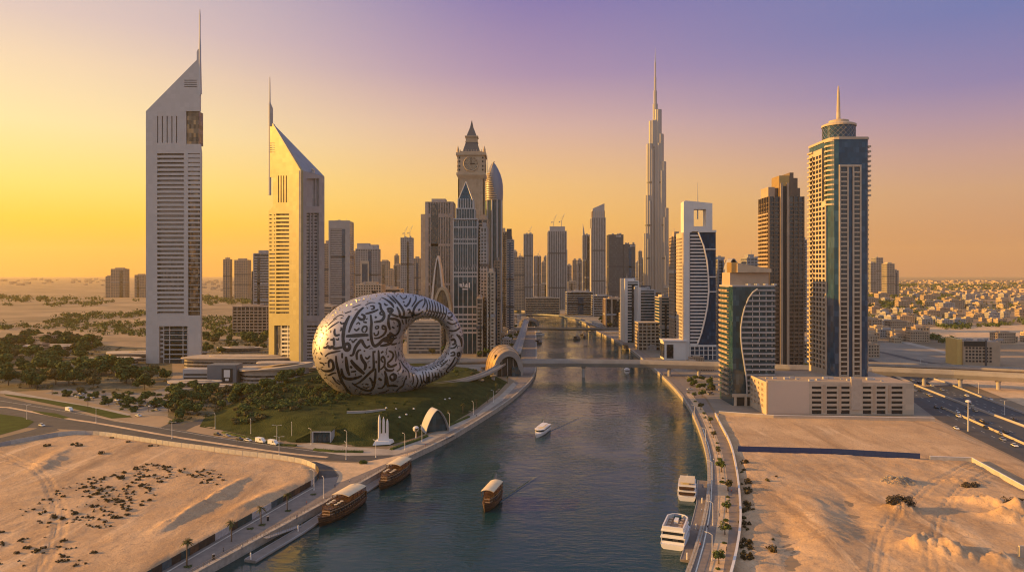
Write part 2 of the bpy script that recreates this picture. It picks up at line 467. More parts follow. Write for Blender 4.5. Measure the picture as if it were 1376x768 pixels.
def inside(p, poly):
    x, y = p; c = False; j = len(poly) - 1
    for i in range(len(poly)):
        xi, yi = poly[i]; xj, yj = poly[j]
        if (yi > y) != (yj > y) and x < (xj - xi) * (y - yi) / (yj - yi) + xi: c = not c
        j = i
    return c
def edge_dist(p, poly):
    d = 1e9; px, py = p; n = len(poly)
    for i in range(n):
        x0, y0 = poly[i]; x1, y1 = poly[(i + 1) % n]
        dx, dy = x1 - x0, y1 - y0; l2 = dx * dx + dy * dy or 1e-9
        k = max(0, min(1, ((px - x0) * dx + (py - y0) * dy) / l2))
        d = min(d, math.hypot(px - x0 - k * dx, py - y0 - k * dy))
    return d
def terrain(name, poly, res, hf, m, kind='structure', fade=6.0, base=.05):
    """a piece of shaped ground inside a plan polygon, level with its surroundings at the edge"""
    poly = [tuple(p) for p in poly]
    area = sum(poly[i - 1][0] * poly[i][1] - poly[i][0] * poly[i - 1][1] for i in range(len(poly)))
    if area < 0: poly.reverse()
    bd = []
    for i, a in enumerate(poly):
        b = poly[(i + 1) % len(poly)]
        k = max(1, int(math.dist(a, b) / (res * 1.5)))
        bd += [(a[0] + (b[0] - a[0]) * j / k, a[1] + (b[1] - a[1]) * j / k) for j in range(k)]
    xs = [p[0] for p in poly]; ys = [p[1] for p in poly]; pts = []
    y = min(ys); row = 0
    while y < max(ys):
        x = min(xs) + (res / 2 if row % 2 else 0)
        while x < max(xs):
            if inside((x, y), poly): pts.append((x, y))
            x += res
        y += res * .87; row += 1
    keep, dist = [], []
    for p in pts:
        d = edge_dist(p, poly)
        if d > res * .45: keep.append(p); dist.append(d)
    allp = bd + keep
    n = len(bd)
    r = delaunay_2d_cdt([Vector(p) for p in allp], [(i, (i + 1) % n) for i in range(n)], [], 1, 1e-5)
    orig = r[3]
    vs = []
    for i, v in enumerate(r[0]):
        k = orig[i][0] if orig[i] else -1
        d = dist[k - n] if k >= n else 0.0
        s = min(1, d / fade); s = s * s * (3 - 2 * s)
        vs.append((v.x, v.y, base + s * hf(v.x, v.y, d)))
    fs = []
    for f in r[2]:
        a, b_, c_ = (Vector(vs[i][:2]) for i in f[:3])
        fs.append(tuple(f) if (b_ - a).cross(c_ - a) > 0 else tuple(reversed(f)))
    return tag(MB().add(vs, fs).build(name, m, smooth=True), kind=kind)
def fbm(x, y, s, o=4): return noise.fractal(Vector((x * s, y * s, 3.7)), 1.0, 2.0, o)

# --- left: promenade, hoarding line, sand lot
HOARD_PX = [(20, 868), (216, 768), (298, 721), (368, 681), (418.5, 652.5), (428, 643), (428.5, 636), (424, 630), (412, 624), (399, 621), (366, 616), (311, 610), (267, 603.5), (230, 599), (182, 591.5), (135, 584.5), (102, 583.5), (78, 586), (51, 590), (0, 600), (-300, 664)]
HOARD = [Vector(p) for p in P2(HOARD_PX)]
lot_left = [tuple(p) for p in HOARD] + [tuple(gp(-300, 900)[:2])]
def ridge(x, y, a, b, w, h):
    a, b = Vector(a), Vector(b); p = Vector((x, y)); k = max(0, min(1, (p - a).dot(b - a) / (b - a).length_squared))
    q = a.lerp(b, k); d = (p - q).length
    e = math.sin(math.pi * min(1, max(0, k * .9 + .05)))
    d += 2.2 * noise.noise(Vector((x * .16, y * .16, 1))) + .9 * noise.noise(Vector((x * .5, y * .5, 1)))
    return h * e * math.exp(-(d / w) ** 2)
r1 = gp(200, 722)[:2], gp(335, 642)[:2]
r2 = gp(290, 700)[:2], gp(400, 650)[:2]
r3 = gp(40, 640)[:2], gp(90, 605)[:2]
def tracks(x, y, trk):
    """ruts left by trucks turning on the plot"""
    h = 0.0
    for cx_, cy_, r_ in trk:
        q = math.hypot(x - cx_, y - cy_) - r_ + 1.5 * noise.noise(Vector((x * .03, y * .03, r_)))
        if abs(q) < 5: h += -.34 * math.exp(-((abs(q) - 1.4) / .55) ** 2) + .16 * math.exp(-((abs(q) - 2.5) / .5) ** 2)
    return h
TRK_L = [(-420, 100, 300), (-430, 90, 286), (-150, 520, 205), (-300, 200, 120)]
TRK_R = [(420, 60, 330), (415, 40, 352), (60, 150, 120), (330, 500, 215), (300, 250, 90), (180, 60, 195)]
def h_left(x, y, d):
    h = .55 * fbm(x, y, .02, 5) + .22 * fbm(x, y, .11, 4) + .13 * fbm(x, y, .42, 3) + tracks(x, y, TRK_L)
    h += ridge(x, y, *r1, 2.0, 1.7) + ridge(x, y, *r2, 3.5, 1.4) + ridge(x, y, *r3, 4, 1.6)
    return h + .8
terrain('left_sand_ground', lot_left, 1.1, h_left, M_sand, fade=5)
prom_l = [tuple(p) for p in LBs[1:]][:0]
# promenade surface between hoarding and quay
PL_IN = P2([(20, 868), (216, 768), (298, 721), (368, 681), (418.5, 652.5), (428.5, 643), (450, 640.5), (462, 640), (520, 616), (560, 598), (600, 577), (640, 551), (672, 531), (692, 513), (700, 500), (704, 484), (706, 462), (706, 446), (706, 434)])
pl_out = [tuple(p) for p in LBs if 150 < p[1] < 1290 and p[0] > -130]
simple_sheet('promenade', pl_out + list(reversed(PL_IN)), .03, M_pave)
# pale strips on it
def strip(name, pts, w, z, m, px=True, sm=1):
    pts = [Vector(gp(*p)[:2]) if px else Vector(p) for p in pts]
    if sm: pts = smooth(pts, sm)
    path = [Vector((p[0], p[1], z)) for p in pts]
    return struct(name, MB().sweep(path, [(-w / 2, 0), (w / 2, 0)], close=False), m)
strip('promenade_kerb', [(150, 815), (219, 771.5), (301, 724), (371, 683.5), (421, 655)], .7, .16, M_kerb)

# --- roads on the left
R_UP = [(-260, 528), (0, 532), (36, 540), (91, 550), (155, 566), (247, 578), (291, 586), (376, 598), (440, 606), (500, 610), (540, 603), (585, 585)]
R_LO = [(612, 585), (560, 607), (520, 617), (480, 620), (440, 618), (399, 614), (340, 604), (267, 597), (230, 593), (182, 586), (135, 579), (80, 576), (30, 574), (-260, 570)]
simple_sheet('road', P2(R_UP + R_LO), .012, M_asphalt)
simple_sheet('road', P2([(395, 615), (420, 618), (446, 628), (454, 638), (446, 646), (425, 656), (418, 652), (428.5, 643), (429, 636), (424, 629), (400, 620), (370, 614)]), .024, M_asphalt)
simple_sheet('side_road', P2([(215, 574), (250, 578), (262, 572), (300, 561), (350, 552), (405, 545), (405, 540), (340, 546), (285, 554), (232, 566)]), .016, M_asphalt)
simple_sheet('side_road', P2([(-260, 612), (0, 596), (51, 584), (80, 578), (66, 570), (40, 578), (0, 588), (-260, 600)]), .02, M_asphalt)
strip('median_path', [(-260, 540), (0, 545), (46, 553.5), (95, 563), (128, 567.5), (230, 586), (303, 597), (387, 609), (440, 614)], 2.6, .06, M_sand2)
simple_sheet('corner_sand_ground', P2([(400, 617), (440, 620), (480, 622), (535, 612), (560, 605), (548, 614), (520, 622), (462, 646), (452, 648), (456, 638), (447, 628), (425, 620)]), .04, M_sand2)
simple_sheet('verge', P2([(5, 529), (60, 536), (120, 546), (170, 556), (178, 560), (150, 562), (100, 549), (40, 537), (8, 531)]), .05, M_lawn2)
simple_sheet('verge', P2([(40, 551), (75, 555), (95, 561), (85, 562), (60, 557)]), .07, M_lawn2)
simple_sheet('corner_lawn', P2([(-260, 553), (0, 556), (30, 560), (46, 566), (36, 574), (0, 584), (-260, 598)]), .08, M_lawn2)
simple_sheet('footpath', P2([(0, 525), (8, 524), (80, 538), (150, 550), (176, 556), (172, 558), (120, 546), (60, 536), (0, 528)]), .06, M_pave2)
strip('road_marking', [(0, 538), (50, 546), (110, 556), (200, 572), (300, 589), (400, 603), (470, 612)], .25, .03, M_paint)
M_plaza = mat('worn_plaza_paving', (.13, .11, .095), .85, var=.4, scale=.06, col2=(.30, .25, .20))
simple_sheet('plaza', P2([(60, 528), (90, 520), (150, 522), (215, 520), (260, 500), (300, 490), (440, 488), (470, 495), (400, 515), (330, 525), (280, 540), (240, 560), (180, 556), (120, 540)]), .02, M_plaza)
simple_sheet('museum_forecourt', P2([(395, 598), (420, 594), (470, 600), (520, 603), (560, 590), (640, 556), (672, 531), (690, 513), (694, 517), (676, 537), (645, 558), (600, 582), (560, 602), (530, 611), (470, 612), (440, 608)]), .05, M_pave2)

M_park = mat('park_leaf_litter', (.05, .052, .022), .95, var=.4, scale=.09, col2=(.20, .15, .085), bump=.5, bscale=.8)
simple_sheet('park_ground', P2([(-260, 462), (60, 452), (150, 464), (230, 470), (232, 505), (222, 520), (196, 528), (150, 527), (90, 522), (20, 526), (-260, 524)]), .04, M_park)
simple_sheet('park_ground', P2([(225, 560), (232, 530), (262, 520), (300, 526), (330, 522), (410, 508), (425, 516), (380, 532), (322, 548), (275, 562), (245, 570)]), .045, M_park)
simple_sheet('park_ground', P2([(270, 458), (360, 452), (362, 478), (270, 481)]), .04, M_park)
# --- the planted mound below the museum
MOUND = P2([(268, 573), (300, 578), (345, 588), (392, 594), (430, 594), (470, 600), (520, 599), (556, 588), (600, 572), (640, 549), (668, 528), (682, 513), (660, 502), (600, 497), (540, 490), (440, 492), (400, 505), (345, 525), (300, 545), (275, 560)])
def h_mound(x, y, d):
    s = min(1, d / 30); s = s * s * (3 - 2 * s)
    return 8.5 * s + .5 * fbm(x, y, .06, 3)
terrain('green_hill_ground', MOUND, 2.6, h_mound, M_lawn, fade=3, base=.04)
MOUND_T = [tuple(p) for p in MOUND]
def mound_z(x, y):
    if not inside((x, y), MOUND_T): return 0.0
    return .04 + h_mound(x, y, edge_dist((x, y), MOUND_T)) * min(1, edge_dist((x, y), MOUND_T) / 3)

# --- right bank promenade, lots
PR_IN = P2([(960, 840), (986, 768), (996, 709), (994, 669), (990, 633), (982, 598), (970, 576), (960, 556), (948, 536), (930, 515), (905, 497), (880, 484), (862, 472), (845, 461), (826, 452), (808, 444)])
pr_out = [tuple(p) for p in RBs if 175 < p[1] < 1150]
simple_sheet('promenade', pr_out + list(reversed([tuple(p) for p in PR_IN])), .03, M_pave)
strip('planting_path', [(962, 768), (972, 709), (972, 660), (968, 620), (958, 585), (945, 555), (925, 528)], 4.2, .05, M_sand2)
strip('quay_line', [(935, 768), (948, 722), (955, 680), (957, 640), (954, 605), (944, 575)], .4, .05, M_paint)
WALL_R = P2([(940, 860), (986, 768), (996, 709), (994, 669), (990, 633), (982, 598), (970, 576)])
lot_right = list(WALL_R) + P2([(992, 606), (1120, 610), (1248, 618), (1308, 620), (1342, 639), (1376, 658), (1460, 700), (1600, 770), (1600, 880)])
piles = [(gp(1207, 652), 7.5, 4.2, 1.9, .1), (gp(1212, 690), 6, 5, 2.6, -.3), (gp(1270, 748), 9, 4.0, 3.0, -.5), (gp(1235, 738), 6, 3.2, 2.0, .4), (gp(1322, 680), 9, 3.2, 2.6, -.6), (gp(1355, 700), 7, 3, 2.4, -.5), (gp(1372, 690), 6, 4, 3, 0), (gp(1295, 650), 8, 3, 1.4, -.2), (gp(1165, 648), 5, 3, .8, 0), (gp(1345, 758), 4, 4, 2.2, 0)]
def h_right(x, y, d):
    h = .7 * fbm(x + 90, y, .022, 5) + .3 * fbm(x, y, .1, 4) + .16 * fbm(x, y, .4, 3) + tracks(x, y, TRK_R)
    h += ridge(x, y, gp(1080, 660)[:2], gp(1130, 768)[:2], 7, 1.6) + ridge(x, y, gp(1050, 690)[:2], gp(1075, 790)[:2], 4, -.9)
    h += ridge(x, y, gp(1130, 660)[:2], gp(1180, 740)[:2], 5, -1.0)
    for c, rx, ry, hh, a in piles:
        dx, dy = x - c.x, y - c.y
        u, w = dx * math.cos(a) + dy * math.sin(a), -dx * math.sin(a) + dy * math.cos(a)
        q = (u / rx) ** 2 + (w / ry) ** 2
        if q < 6: h += 1.35 * hh * math.exp(-q) * (1 + .55 * fbm(x, y, .5, 4))
    return h + .9
terrain('right_sand_ground', lot_right, 1.05, h_right, M_sand, fade=5)
lot_mid = P2([(960, 556), (970, 576), (982, 598), (990, 603), (1120, 608), (1248, 616), (1310, 617), (1376, 652), (1440, 690), (1600, 766), (1600, 738), (1440, 655), (1376, 622), (1300, 586), (1258, 563)])
terrain('middle_sand_ground', lot_mid, 2.5, lambda x, y, d: .7 + .5 * fbm(x, y, .03, 4) + .15 * fbm(x, y, .2, 3), M_sand, fade=5)
# --- highway
HW_UP = [(1170, 482), (1223, 500), (1270, 514), (1324, 536), (1376, 556), (1480, 600), (1640, 668)]
HW_LO = [(1640, 752), (1480, 668), (1376, 613), (1324, 585), (1258, 550), (1228, 531), (1180, 505), (1150, 490)]
simple_sheet('highway', P2(HW_UP + HW_LO), .03, M_asphalt2)
simple_sheet('service_road', P2([(1228, 540), (1258, 562), (1300, 583), (1376, 620), (1480, 672), (1640, 757), (1640, 752), (1480, 668), (1376, 613), (1324, 585), (1258, 550), (1228, 531)]), .05, M_asphalt)
strip('median_path', [(1200, 503), (1228, 516), (1291, 541), (1376, 572), (1460, 605)], 4.5, .15, M_sand2)
for k, (a, b) in enumerate([((1215, 503), (1376, 562)), ((1225, 508), (1376, 567)), ((1232, 524), (1376, 587)), ((1230, 530), (1376, 597)), ((1262, 552), (1376, 606))]):
    p, q = gp(*a), gp(*b); u = (q - p).normalized(); n = int((q - p).length / 12); mb = MB()
    for j in range(n):
        c0 = p + u * (12 * j); c1 = c0 + u * 4.5; s = Vector((u.y, -u.x, 0)) * .12
        mb.add([tuple(c0 - s + Vector((0, 0, .05))), tuple(c0 + s + Vector((0, 0, .05))), tuple(c1 + s + Vector((0, 0, .05))), tuple(c1 - s + Vector((0, 0, .05)))], [(0, 1, 2, 3)])
    struct('lane_marking', mb, M_paint)
# far roads and open yards on the right
simple_sheet('yard', P2([(1168, 462), (1210, 458), (1282, 480), (1300, 490), (1168, 489)]), .02, M_city)
strip('road', [(1167, 470), (1190, 474), (1230, 484), (1262, 489), (1300, 492)], 9, .05, M_asphalt)
strip('road', [(1214, 459), (1250, 468), (1285, 477), (1300, 482)], 12, .06, M_pave2)
simple_sheet('far_sand_ground', P2([(1230, 440), (1376, 436), (1440, 446), (1440, 462), (1300, 462), (1240, 452)]), .03, M_sand2)
simple_sheet('far_sand_ground', P2([(1230, 520), (1300, 515), (1376, 545), (1440, 560), (1440, 510), (1330, 500), (1280, 500)]), .04, M_sand2)
# towards downtown: paved city ground
simple_sheet('city_ground', P2([(700, 421.5), (705, 434), (706, 462), (704, 484), (692, 512), (660, 500), (600, 494), (440, 486), (430, 470), (440, 430), (470, 405), (560, 398), (700, 398), (860, 398), (1000, 412), (1060, 440), (1150, 485), (1225, 530), (1255, 560), (962, 554), (950, 535), (930, 514), (905, 496), (880, 483), (862, 471), (845, 460), (826, 451), (808, 443), (796, 434), (770, 424), (745, 418.5), (720, 416), (690, 414.5), (664, 414.5), (664, 418.5)]), .01, M_city)
# ------------------------------------------------------------------ materials of the buildings
M_alu = glass('pale_aluminium_cladding', (0.42, 0.41, 0.42), (4.6, 4.6, 4.3), rough=.45, vary=.05, col2=(.44, .43, .44), spec=.5, wob=.02)
M_alu_d = glass('grey_cladding', (0.30, 0.29, 0.30), (4.6, 4.6, 4.3), rough=.5, vary=.10, col2=(.34, .33, .33), spec=.5, wob=.015)
M_roofsl = mat('sloping_roof_slate', (0.22, 0.23, 0.27), 0.5, var=.15, scale=.15)
M_cream = glass('cream_render', (0.46, 0.38, 0.30), (6, 6, 3.4), rough=.8, vary=.09, col2=(.50, .42, .33), spec=.3, wob=.01)
M_tan = mat('tan_render', (0.40, 0.30, 0.22), 0.8, var=.12, scale=.1)
M_stone = mat('sandstone', (0.44, 0.34, 0.24), 0.8, var=.15, scale=.15)
M_conc = mat('raw_concrete', (0.36, 0.34, 0.34), 0.85, var=.15, scale=.08)
M_white = mat('white_panel', (0.66, 0.62, 0.6), 0.5, var=.06, scale=.1)
M_darkc = mat('dark_cladding', (0.07, 0.068, 0.075), 0.5, var=.2, scale=.1)
M_brown = mat('brown_cladding', (0.16, 0.115, 0.085), 0.6, var=.15, scale=.1)
M_gold = mat('bronze_gold_cladding', (0.42, 0.27, 0.10), 0.4, metal=.5, var=.1, scale=.2)
M_steel = mat('steel_grey', (0.35, 0.35, 0.37), 0.35, metal=.6)
M_dark = mat('dark_opening', (0.018, 0.017, 0.018), 0.6)
M_slate = mat('slate_roof', (0.10, 0.095, 0.10), 0.6, var=.2, scale=.4)
G_blue = glass('deep_blue_glass', (0.010, 0.050, 0.105), (2, 2, 3.6), vary=.28, spec=.5)
G_teal = glass('teal_glass', (0.014, 0.052, 0.075), (2, 2, 3.6), vary=.35, spec=.55)
G_grey = glass('grey_glass', (0.12, 0.12, 0.13), (1.6, 1.6, 4.3), vary=.6, col2=(.22, .20, .19))
G_dark = glass('dark_window_glass', (0.022, 0.024, 0.03), (1.7, 1.7, 3.4), vary=.6, col2=(.12, .10, .08))
G_bronze = glass('bronze_glass', (0.15, 0.11, 0.075), (2.2, 2.2, 4.3), vary=.7, col2=(.34, .21, .10), rough=.22, metal=.6, wob=.14)
G_far = glass('hazy_tower_glass', (0.085, 0.085, 0.095), (3, 3, 3.8), vary=.35, rough=.3)

def antenna(root, x, y, z0, z1, r=.5, name='antenna', m=None):
    return MB().lathe([(r, z0), (r * .75, (z0 + z1) / 2), (r * .25, z1)], 8, (x, y)).build(name, m or M_steel, root)

# ------------------------------------------------------------------ the two triangular towers on the left
def strips(face, x0, x1, ys, h):
    return [face.box(x0, x1, y, y + h) for y in ys]
def frange(a, b, n): return [a + (b - a) * i / n for i in range(n)]

# office tower: front face square to us
d0 = 712
pa, pb = Vector((ax(196, d0), d0)), Vector((ax(270, d0), d0))
base = Vector(((pa.x + pb.x) / 2 + 2, d0 + 17, 0))
ot = thing('office_tower', 'tallest pale grey triangular tower with sloping top and thin mast, far left', 'skyscraper', base)
fa = Face(pa, pb)
loc = lambda v: (v[0] - base.x, v[1] - base.y)
back = Vector((pb.x - 22, d0 + 48))
core = [loc(fa.pt(1.5, 0, 4)), loc(fa.pt((pb - pa).length - 3.0, 0, 4)), loc(back - Vector((0, 3)))]
ztop = fa.px(230, 196)[1]
MB().prism(core, 0, ztop).build('glass_body', G_grey, ot)
# bronze glass bay on the right of the front
q0, q1 = fa.px(250.5, 300)[0], fa.px(269, 300)[0]
bay = [loc(fa.pt(q0, 0, 3.5)), loc(fa.pt(q0 + 2, 0, 1.6)), loc(fa.pt((q0 + q1) / 2 + 1.5, 0, .9)), loc(fa.pt(q1 - 2, 0, 1.8)), loc(fa.pt(q1, 0, 4.5)), loc(fa.pt((q0 + q1) / 2, 0, 9))]
MB().prism(bay, fa.px(250, 426)[1], fa.px(250, 203)[1]).build('bronze_bay_window', G_bronze, ot)
outer = fa.poly([(196, 490), (196, 149.5), (264.3, 80.5), (264.3, 70), (266, 66), (268.5, 66), (270, 126), (268.6, 126), (268.6, 149.5), (250, 149.5), (250, 193.5), (268.8, 193.5), (270, 203), (270, 490)][::-1])
fronthole = strips(fa, 211, 247, frange(206, 424, 37), 3.1)
slots = [fa.box(x, x + 1.5, 156, 192) for x in (211, 217.4, 223.8, 230.2, 236.4)]
louv = [fa.box(247.5, 264.5, y, y + 1.0) for y in (107.5, 110.3, 113.1, 115.9)]
rs = []
for y in frange(206, 424, 37):
    k = (y - 205) / 231
    rs.append(fa.box(252.5, 268.6, y, y + 1.1 + 4.2 * min(1, k * 1.5)))
portal = [fa.box(213.5, 252.6, 438, 489)]
wall = MB().plate(outer, fronthole + slots + rs + portal + louv, fa.fn(0, base), 2.6)
wall.build('front_wall', M_alu, ot, fix=True)
# the other two walls: slats over dark glass (seen from the sides)
sw = MB()
bands(sw, [core[0], core[1], core[2]], 6, ztop - 5, 4.3, 2.0, 1.0)
for c in (core[2],):
    sw.prism([(c[0] - 5, c[1] - 4), (c[0] + 5, c[1] - 4), (c[0] + 1, c[1] + 6), (c[0] - 1, c[1] + 6)], 0, ztop)
sw.build('rear_slat', M_alu, ot)
MB().prism([loc(fa.pt(fa.px(250, 170)[0], 0, 1.6)), loc(fa.pt(fa.px(266, 170)[0], 0, 1.6)), loc(fa.pt(fa.px(266, 170)[0], 0, 12)), loc(fa.pt(fa.px(250, 170)[0], 0, 12))], fa.px(250, 194)[1], fa.px(250, 149)[1]).build('sky_lobby_window', G_bronze, ot)
tri = MB()  # sloping top slab behind the front wall
za, zb = fa.px(196, 149.5)[1], fa.px(264.3, 80.5)[1]
pl = [loc(fa.pt(.3, 0, 2.7)), loc(fa.pt(q1 - 3, 0, 2.7)), loc(fa.pt(q1 - 6, 0, 9)), loc(fa.pt(6, 0, 9))]
tri.prism(pl, ztop + .2, [za - .5, zb - .5, zb - 9, za + 1])
tri.build('top_wall', M_alu_d, ot)
MB().lathe([(1.3, fa.px(268, 128)[1]), (1.25, fa.px(268, 66)[1]), (.8, fa.px(268, 48)[1]), (.75, fa.px(268, 20)[1]), (.25, fa.px(268, 12)[1])], 8, loc(fa.pt(fa.px(268, 100)[0], 0, 1))).build('mast', M_steel, ot)
gr = MB()
for x in (218, 226, 244, 250): gr.add(*(lambda b: ([fa.fn(-2.2, base)(p[0], p[1], 0) for p in b] + [fa.fn(-2.2, base)(p[0], p[1], .4) for p in b], [(3, 2, 1, 0), (4, 5, 6, 7), (0, 1, 5, 4), (1, 2, 6, 5), (2, 3, 7, 6), (3, 0, 4, 7)]))(fa.box(x, x + 1, 438, 489)))
for y in (443, 449.5, 456, 462.5, 469, 475.5, 482): gr.add(*(lambda b: ([fa.fn(-1.9, base)(p[0], p[1], 0) for p in b] + [fa.fn(-1.9, base)(p[0], p[1], .4) for p in b], [(3, 2, 1, 0), (4, 5, 6, 7), (0, 1, 5, 4), (1, 2, 6, 5), (2, 3, 7, 6), (3, 0, 4, 7)]))(fa.box(218, 253, y, y + 1.1)))
gr.build('lobby_window_frame', M_alu, ot)
MB().prism([loc(fa.pt(fa.px(219, 460)[0], 0, 3)), loc(fa.pt(fa.px(252.6, 460)[0], 0, 3)), loc(fa.pt(fa.px(252.6, 460)[0], 0, 4.6)), loc(fa.pt(fa.px(219, 460)[0], 0, 4.6))], 0, fa.px(220, 438)[1]).build('lobby_window', G_teal, ot)

# hotel tower: a corner towards us, left face in the sun
pL, pN, pR = Vector((ax(361, 705), 705)), Vector((ax(404.5, 662), 662)), Vector((ax(436, 705), 705))
base = (pL + pN + pR) / 3; base = Vector((base.x, base.y, 0))
ht = thing('hotel_tower', 'second triangular tower, its left face golden in the sun and its mast on the left', 'skyscraper', base)
fl_, fr_ = Face(pL, pN), Face(pN, pR)
loc = lambda v: (v[0] - base.x, v[1] - base.y)
inner = grow([loc(pL), loc(pN), loc(pR)], -2.5)
zt = fl_.px(361, 285)[1]
MB().prism(inner, 0, zt).build('glass_body', G_grey, ht)
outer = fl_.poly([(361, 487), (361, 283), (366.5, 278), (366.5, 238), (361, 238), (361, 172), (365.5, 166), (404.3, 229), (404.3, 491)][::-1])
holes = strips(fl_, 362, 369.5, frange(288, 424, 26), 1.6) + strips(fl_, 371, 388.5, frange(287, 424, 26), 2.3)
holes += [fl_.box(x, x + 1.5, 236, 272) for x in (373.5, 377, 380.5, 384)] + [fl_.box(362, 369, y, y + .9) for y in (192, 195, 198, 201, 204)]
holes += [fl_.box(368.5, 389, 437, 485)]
MB().plate(outer, holes, fl_.fn(0, base), 2.4).build('sunlit_wall', glass('sun_tinted_cladding', (.29, .25, .13), (4.6, 4.6, 4.3), rough=.45, vary=.06, col2=(.31, .27, .14), spec=.35, wob=.03), ht, fix=True)  # gold of the sunlight is put into this wall's cladding colour
outer = fr_.poly([(404.7, 491), (404.7, 229), (436, 237.5), (436, 486)][::-1])
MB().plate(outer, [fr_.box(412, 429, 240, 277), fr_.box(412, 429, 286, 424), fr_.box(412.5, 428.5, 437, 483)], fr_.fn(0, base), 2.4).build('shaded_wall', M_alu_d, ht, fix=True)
g = MB()
def wallbox(mb, face, x0, x1, y0, y1, dep, th, base):
    b = face.box(x0, x1, y0, y1); f = face.fn(-dep, base)
    return mb.add([f(p[0], p[1], 0) for p in b] + [f(p[0], p[1], th) for p in b], [(3, 2, 1, 0), (4, 5, 6, 7), (0, 1, 5, 4), (1, 2, 6, 5), (2, 3, 7, 6), (3, 0, 4, 7)])
wallbox(MB(), fr_, 411.5, 424, 239.5, 277.5, 3.0, 2, base).build('sky_lobby_window', G_bronze, ht)
for x in (418.4, 422.6): wallbox(g, fr_, x, x + 1.3, 286, 424, 1.2, 1.3, base)
wallbox(g, fr_, 425, 426.2, 240, 277, 1.0, 1.3, base); wallbox(g, fr_, 412, 429, 430, 431.5, .3 - 1.0, .5, base)
g.build('mullion', M_alu_d, ht)
g = MB()
for y in frange(288, 424, 30): wallbox(g, fr_, 412, 429, y, y + 1.1, 2.2, .4, base)
g.build('floor_grille', M_alu, ht); g = MB()
for y in frange(440, 483, 10): wallbox(g, fr_, 412.5, 428.5, y, y + 1.6, 1.0, .4, base)
g.build('floor_grille', M_alu, ht); g = MB()
for y in frange(441, 485, 8): wallbox(g, fl_, 377, 389, y, y + 2.2, 1.2, .5, base)
for x in (376, 385): wallbox(g, fl_, x, x + 1, 437, 485, 1.0, .6, base)
g.build('floor_grille', M_alu, ht)
zL, zN, zR = fl_.px(365.5, 166)[1], fl_.px(404.3, 229)[1], fr_.px(436, 237.5)[1]
tp = grow([loc(pL), loc(pN), loc(pR)], -2.45)
MB().prism(tp, zt + .3, [zL - 7, zN - 1.0, zR - 1.0]).build('top_wall', M_alu_d, ht)
rf = MB()
o3 = [fl_.pt(fl_.px(366.2, 166)[0], 0) - base, fl_.pt(fl_.px(404, 229)[0], 0) - base, fr_.pt(fr_.px(435.6, 237.5)[0], 0) - base]
rf.add([(o3[0].x, o3[0].y, zL + .4), (o3[1].x, o3[1].y, zN + .5), (o3[2].x, o3[2].y, zR + .5), (o3[0].x, o3[0].y, zL - .8), (o3[1].x, o3[1].y, zN - .8), (o3[2].x, o3[2].y, zR - .8)], [(0, 1, 2), (5, 4, 3), (0, 3, 4, 1), (1, 4, 5, 2), (2, 5, 3, 0)])
rf.build('sloping_roof', M_roofsl, ht, fix=True)
MB().lathe([(1.4, fl_.px(362, 262)[1]), (1.3, fl_.px(362, 140)[1]), (.85, fl_.px(362, 137)[1]), (.6, fl_.px(362, 112)[1]), (.3, fl_.px(362, 103)[1])], 8, loc(fl_.pt(1.2, 0, .6))).build('mast', M_steel, ht)
c = fl_.pt(fl_.px(364.8, 160)[0], 0)
MB().prism([(c.x - base.x - 1.2, c.y - base.y - .8), (c.x - base.x + 1.2, c.y - base.y - .8), (c.x - base.x + 1.2, c.y - base.y + 1), (c.x - base.x - 1.2, c.y - base.y + 1)], fl_.px(364, 170)[1], [fl_.px(364, 138)[1], fl_.px(364, 146)[1], fl_.px(364, 146)[1], fl_.px(364, 138)[1]]).build('mast_fin', M_alu_d, ht)
MB().box(-1.2, 1.2, -1.2, 1.2, -.5, 3).box(-.5, .5, -6, 2, 3, 4).build('roof_crane', M_steel, ht).location = (o3[1].x * .55 + o3[2].x * .45, o3[1].y * .5 + o3[2].y * .5 + 3, (zN + zR) / 2 + .8)

# ------------------------------------------------------------------ ring museum with calligraphy
MC = gp(524, 532, 6.0)
mus_d = 497.0
MUS_ROT = 17.0
mk = mus_d / F
mz = az(463, mus_d)
mroot = thing('ring_museum', 'silver ring shaped museum covered in black calligraphy, on the green hill', 'museum', (ax(524, mus_d), mus_d, 0), R(MUS_ROT))
OUT = [(427, 470), (429, 450), (437, 431), (452, 415), (474, 402), (500, 394.5), (530, 392.5), (560, 396), (585, 405), (603, 418), (615, 436), (620.5, 455), (620, 472), (613, 490), (600, 504), (580, 515), (556, 524), (530, 531), (505, 534), (482, 532), (460, 523), (443, 509), (432, 491)]
INN = [(541, 470), (541, 456), (544.5, 445), (551, 436), (559, 430), (568, 427.5), (577, 428), (585, 431), (591.5, 437), (596, 445), (598, 455), (597.5, 465), (594, 474), (588, 482), (580, 488), (571, 492), (562, 493.5), (555, 493), (550, 490), (546.5, 486), (544, 481.5), (542.3, 477), (541.4, 473.5)]
def catmull(pts, n):
    m = len(pts); r = []
    for i in range(n):
        q = i * m / n; k = int(q); f = q - k
        p = [Vector(pts[(k + j - 1) % m]) for j in range(4)]
        r.append(.5 * ((2 * p[1]) + (p[2] - p[0]) * f + (2 * p[0] - 5 * p[1] + 4 * p[2] - p[3]) * f * f + (3 * p[1] - p[0] - 3 * p[2] + p[3]) * f ** 3))
    return r
NU, NV = 112, 44
cr, sr = math.cos(R(MUS_ROT)), math.sin(R(MUS_ROT))
oc, ic = catmull(OUT, NU), catmull(INN, NU)
def mloc(p):   # the photo's outline, in metres in the ring's own plane (foreshortening undone)
    return Vector(((p.x - 524) * mk / cr, (463 - p.y) * mk + mz))
RING = []
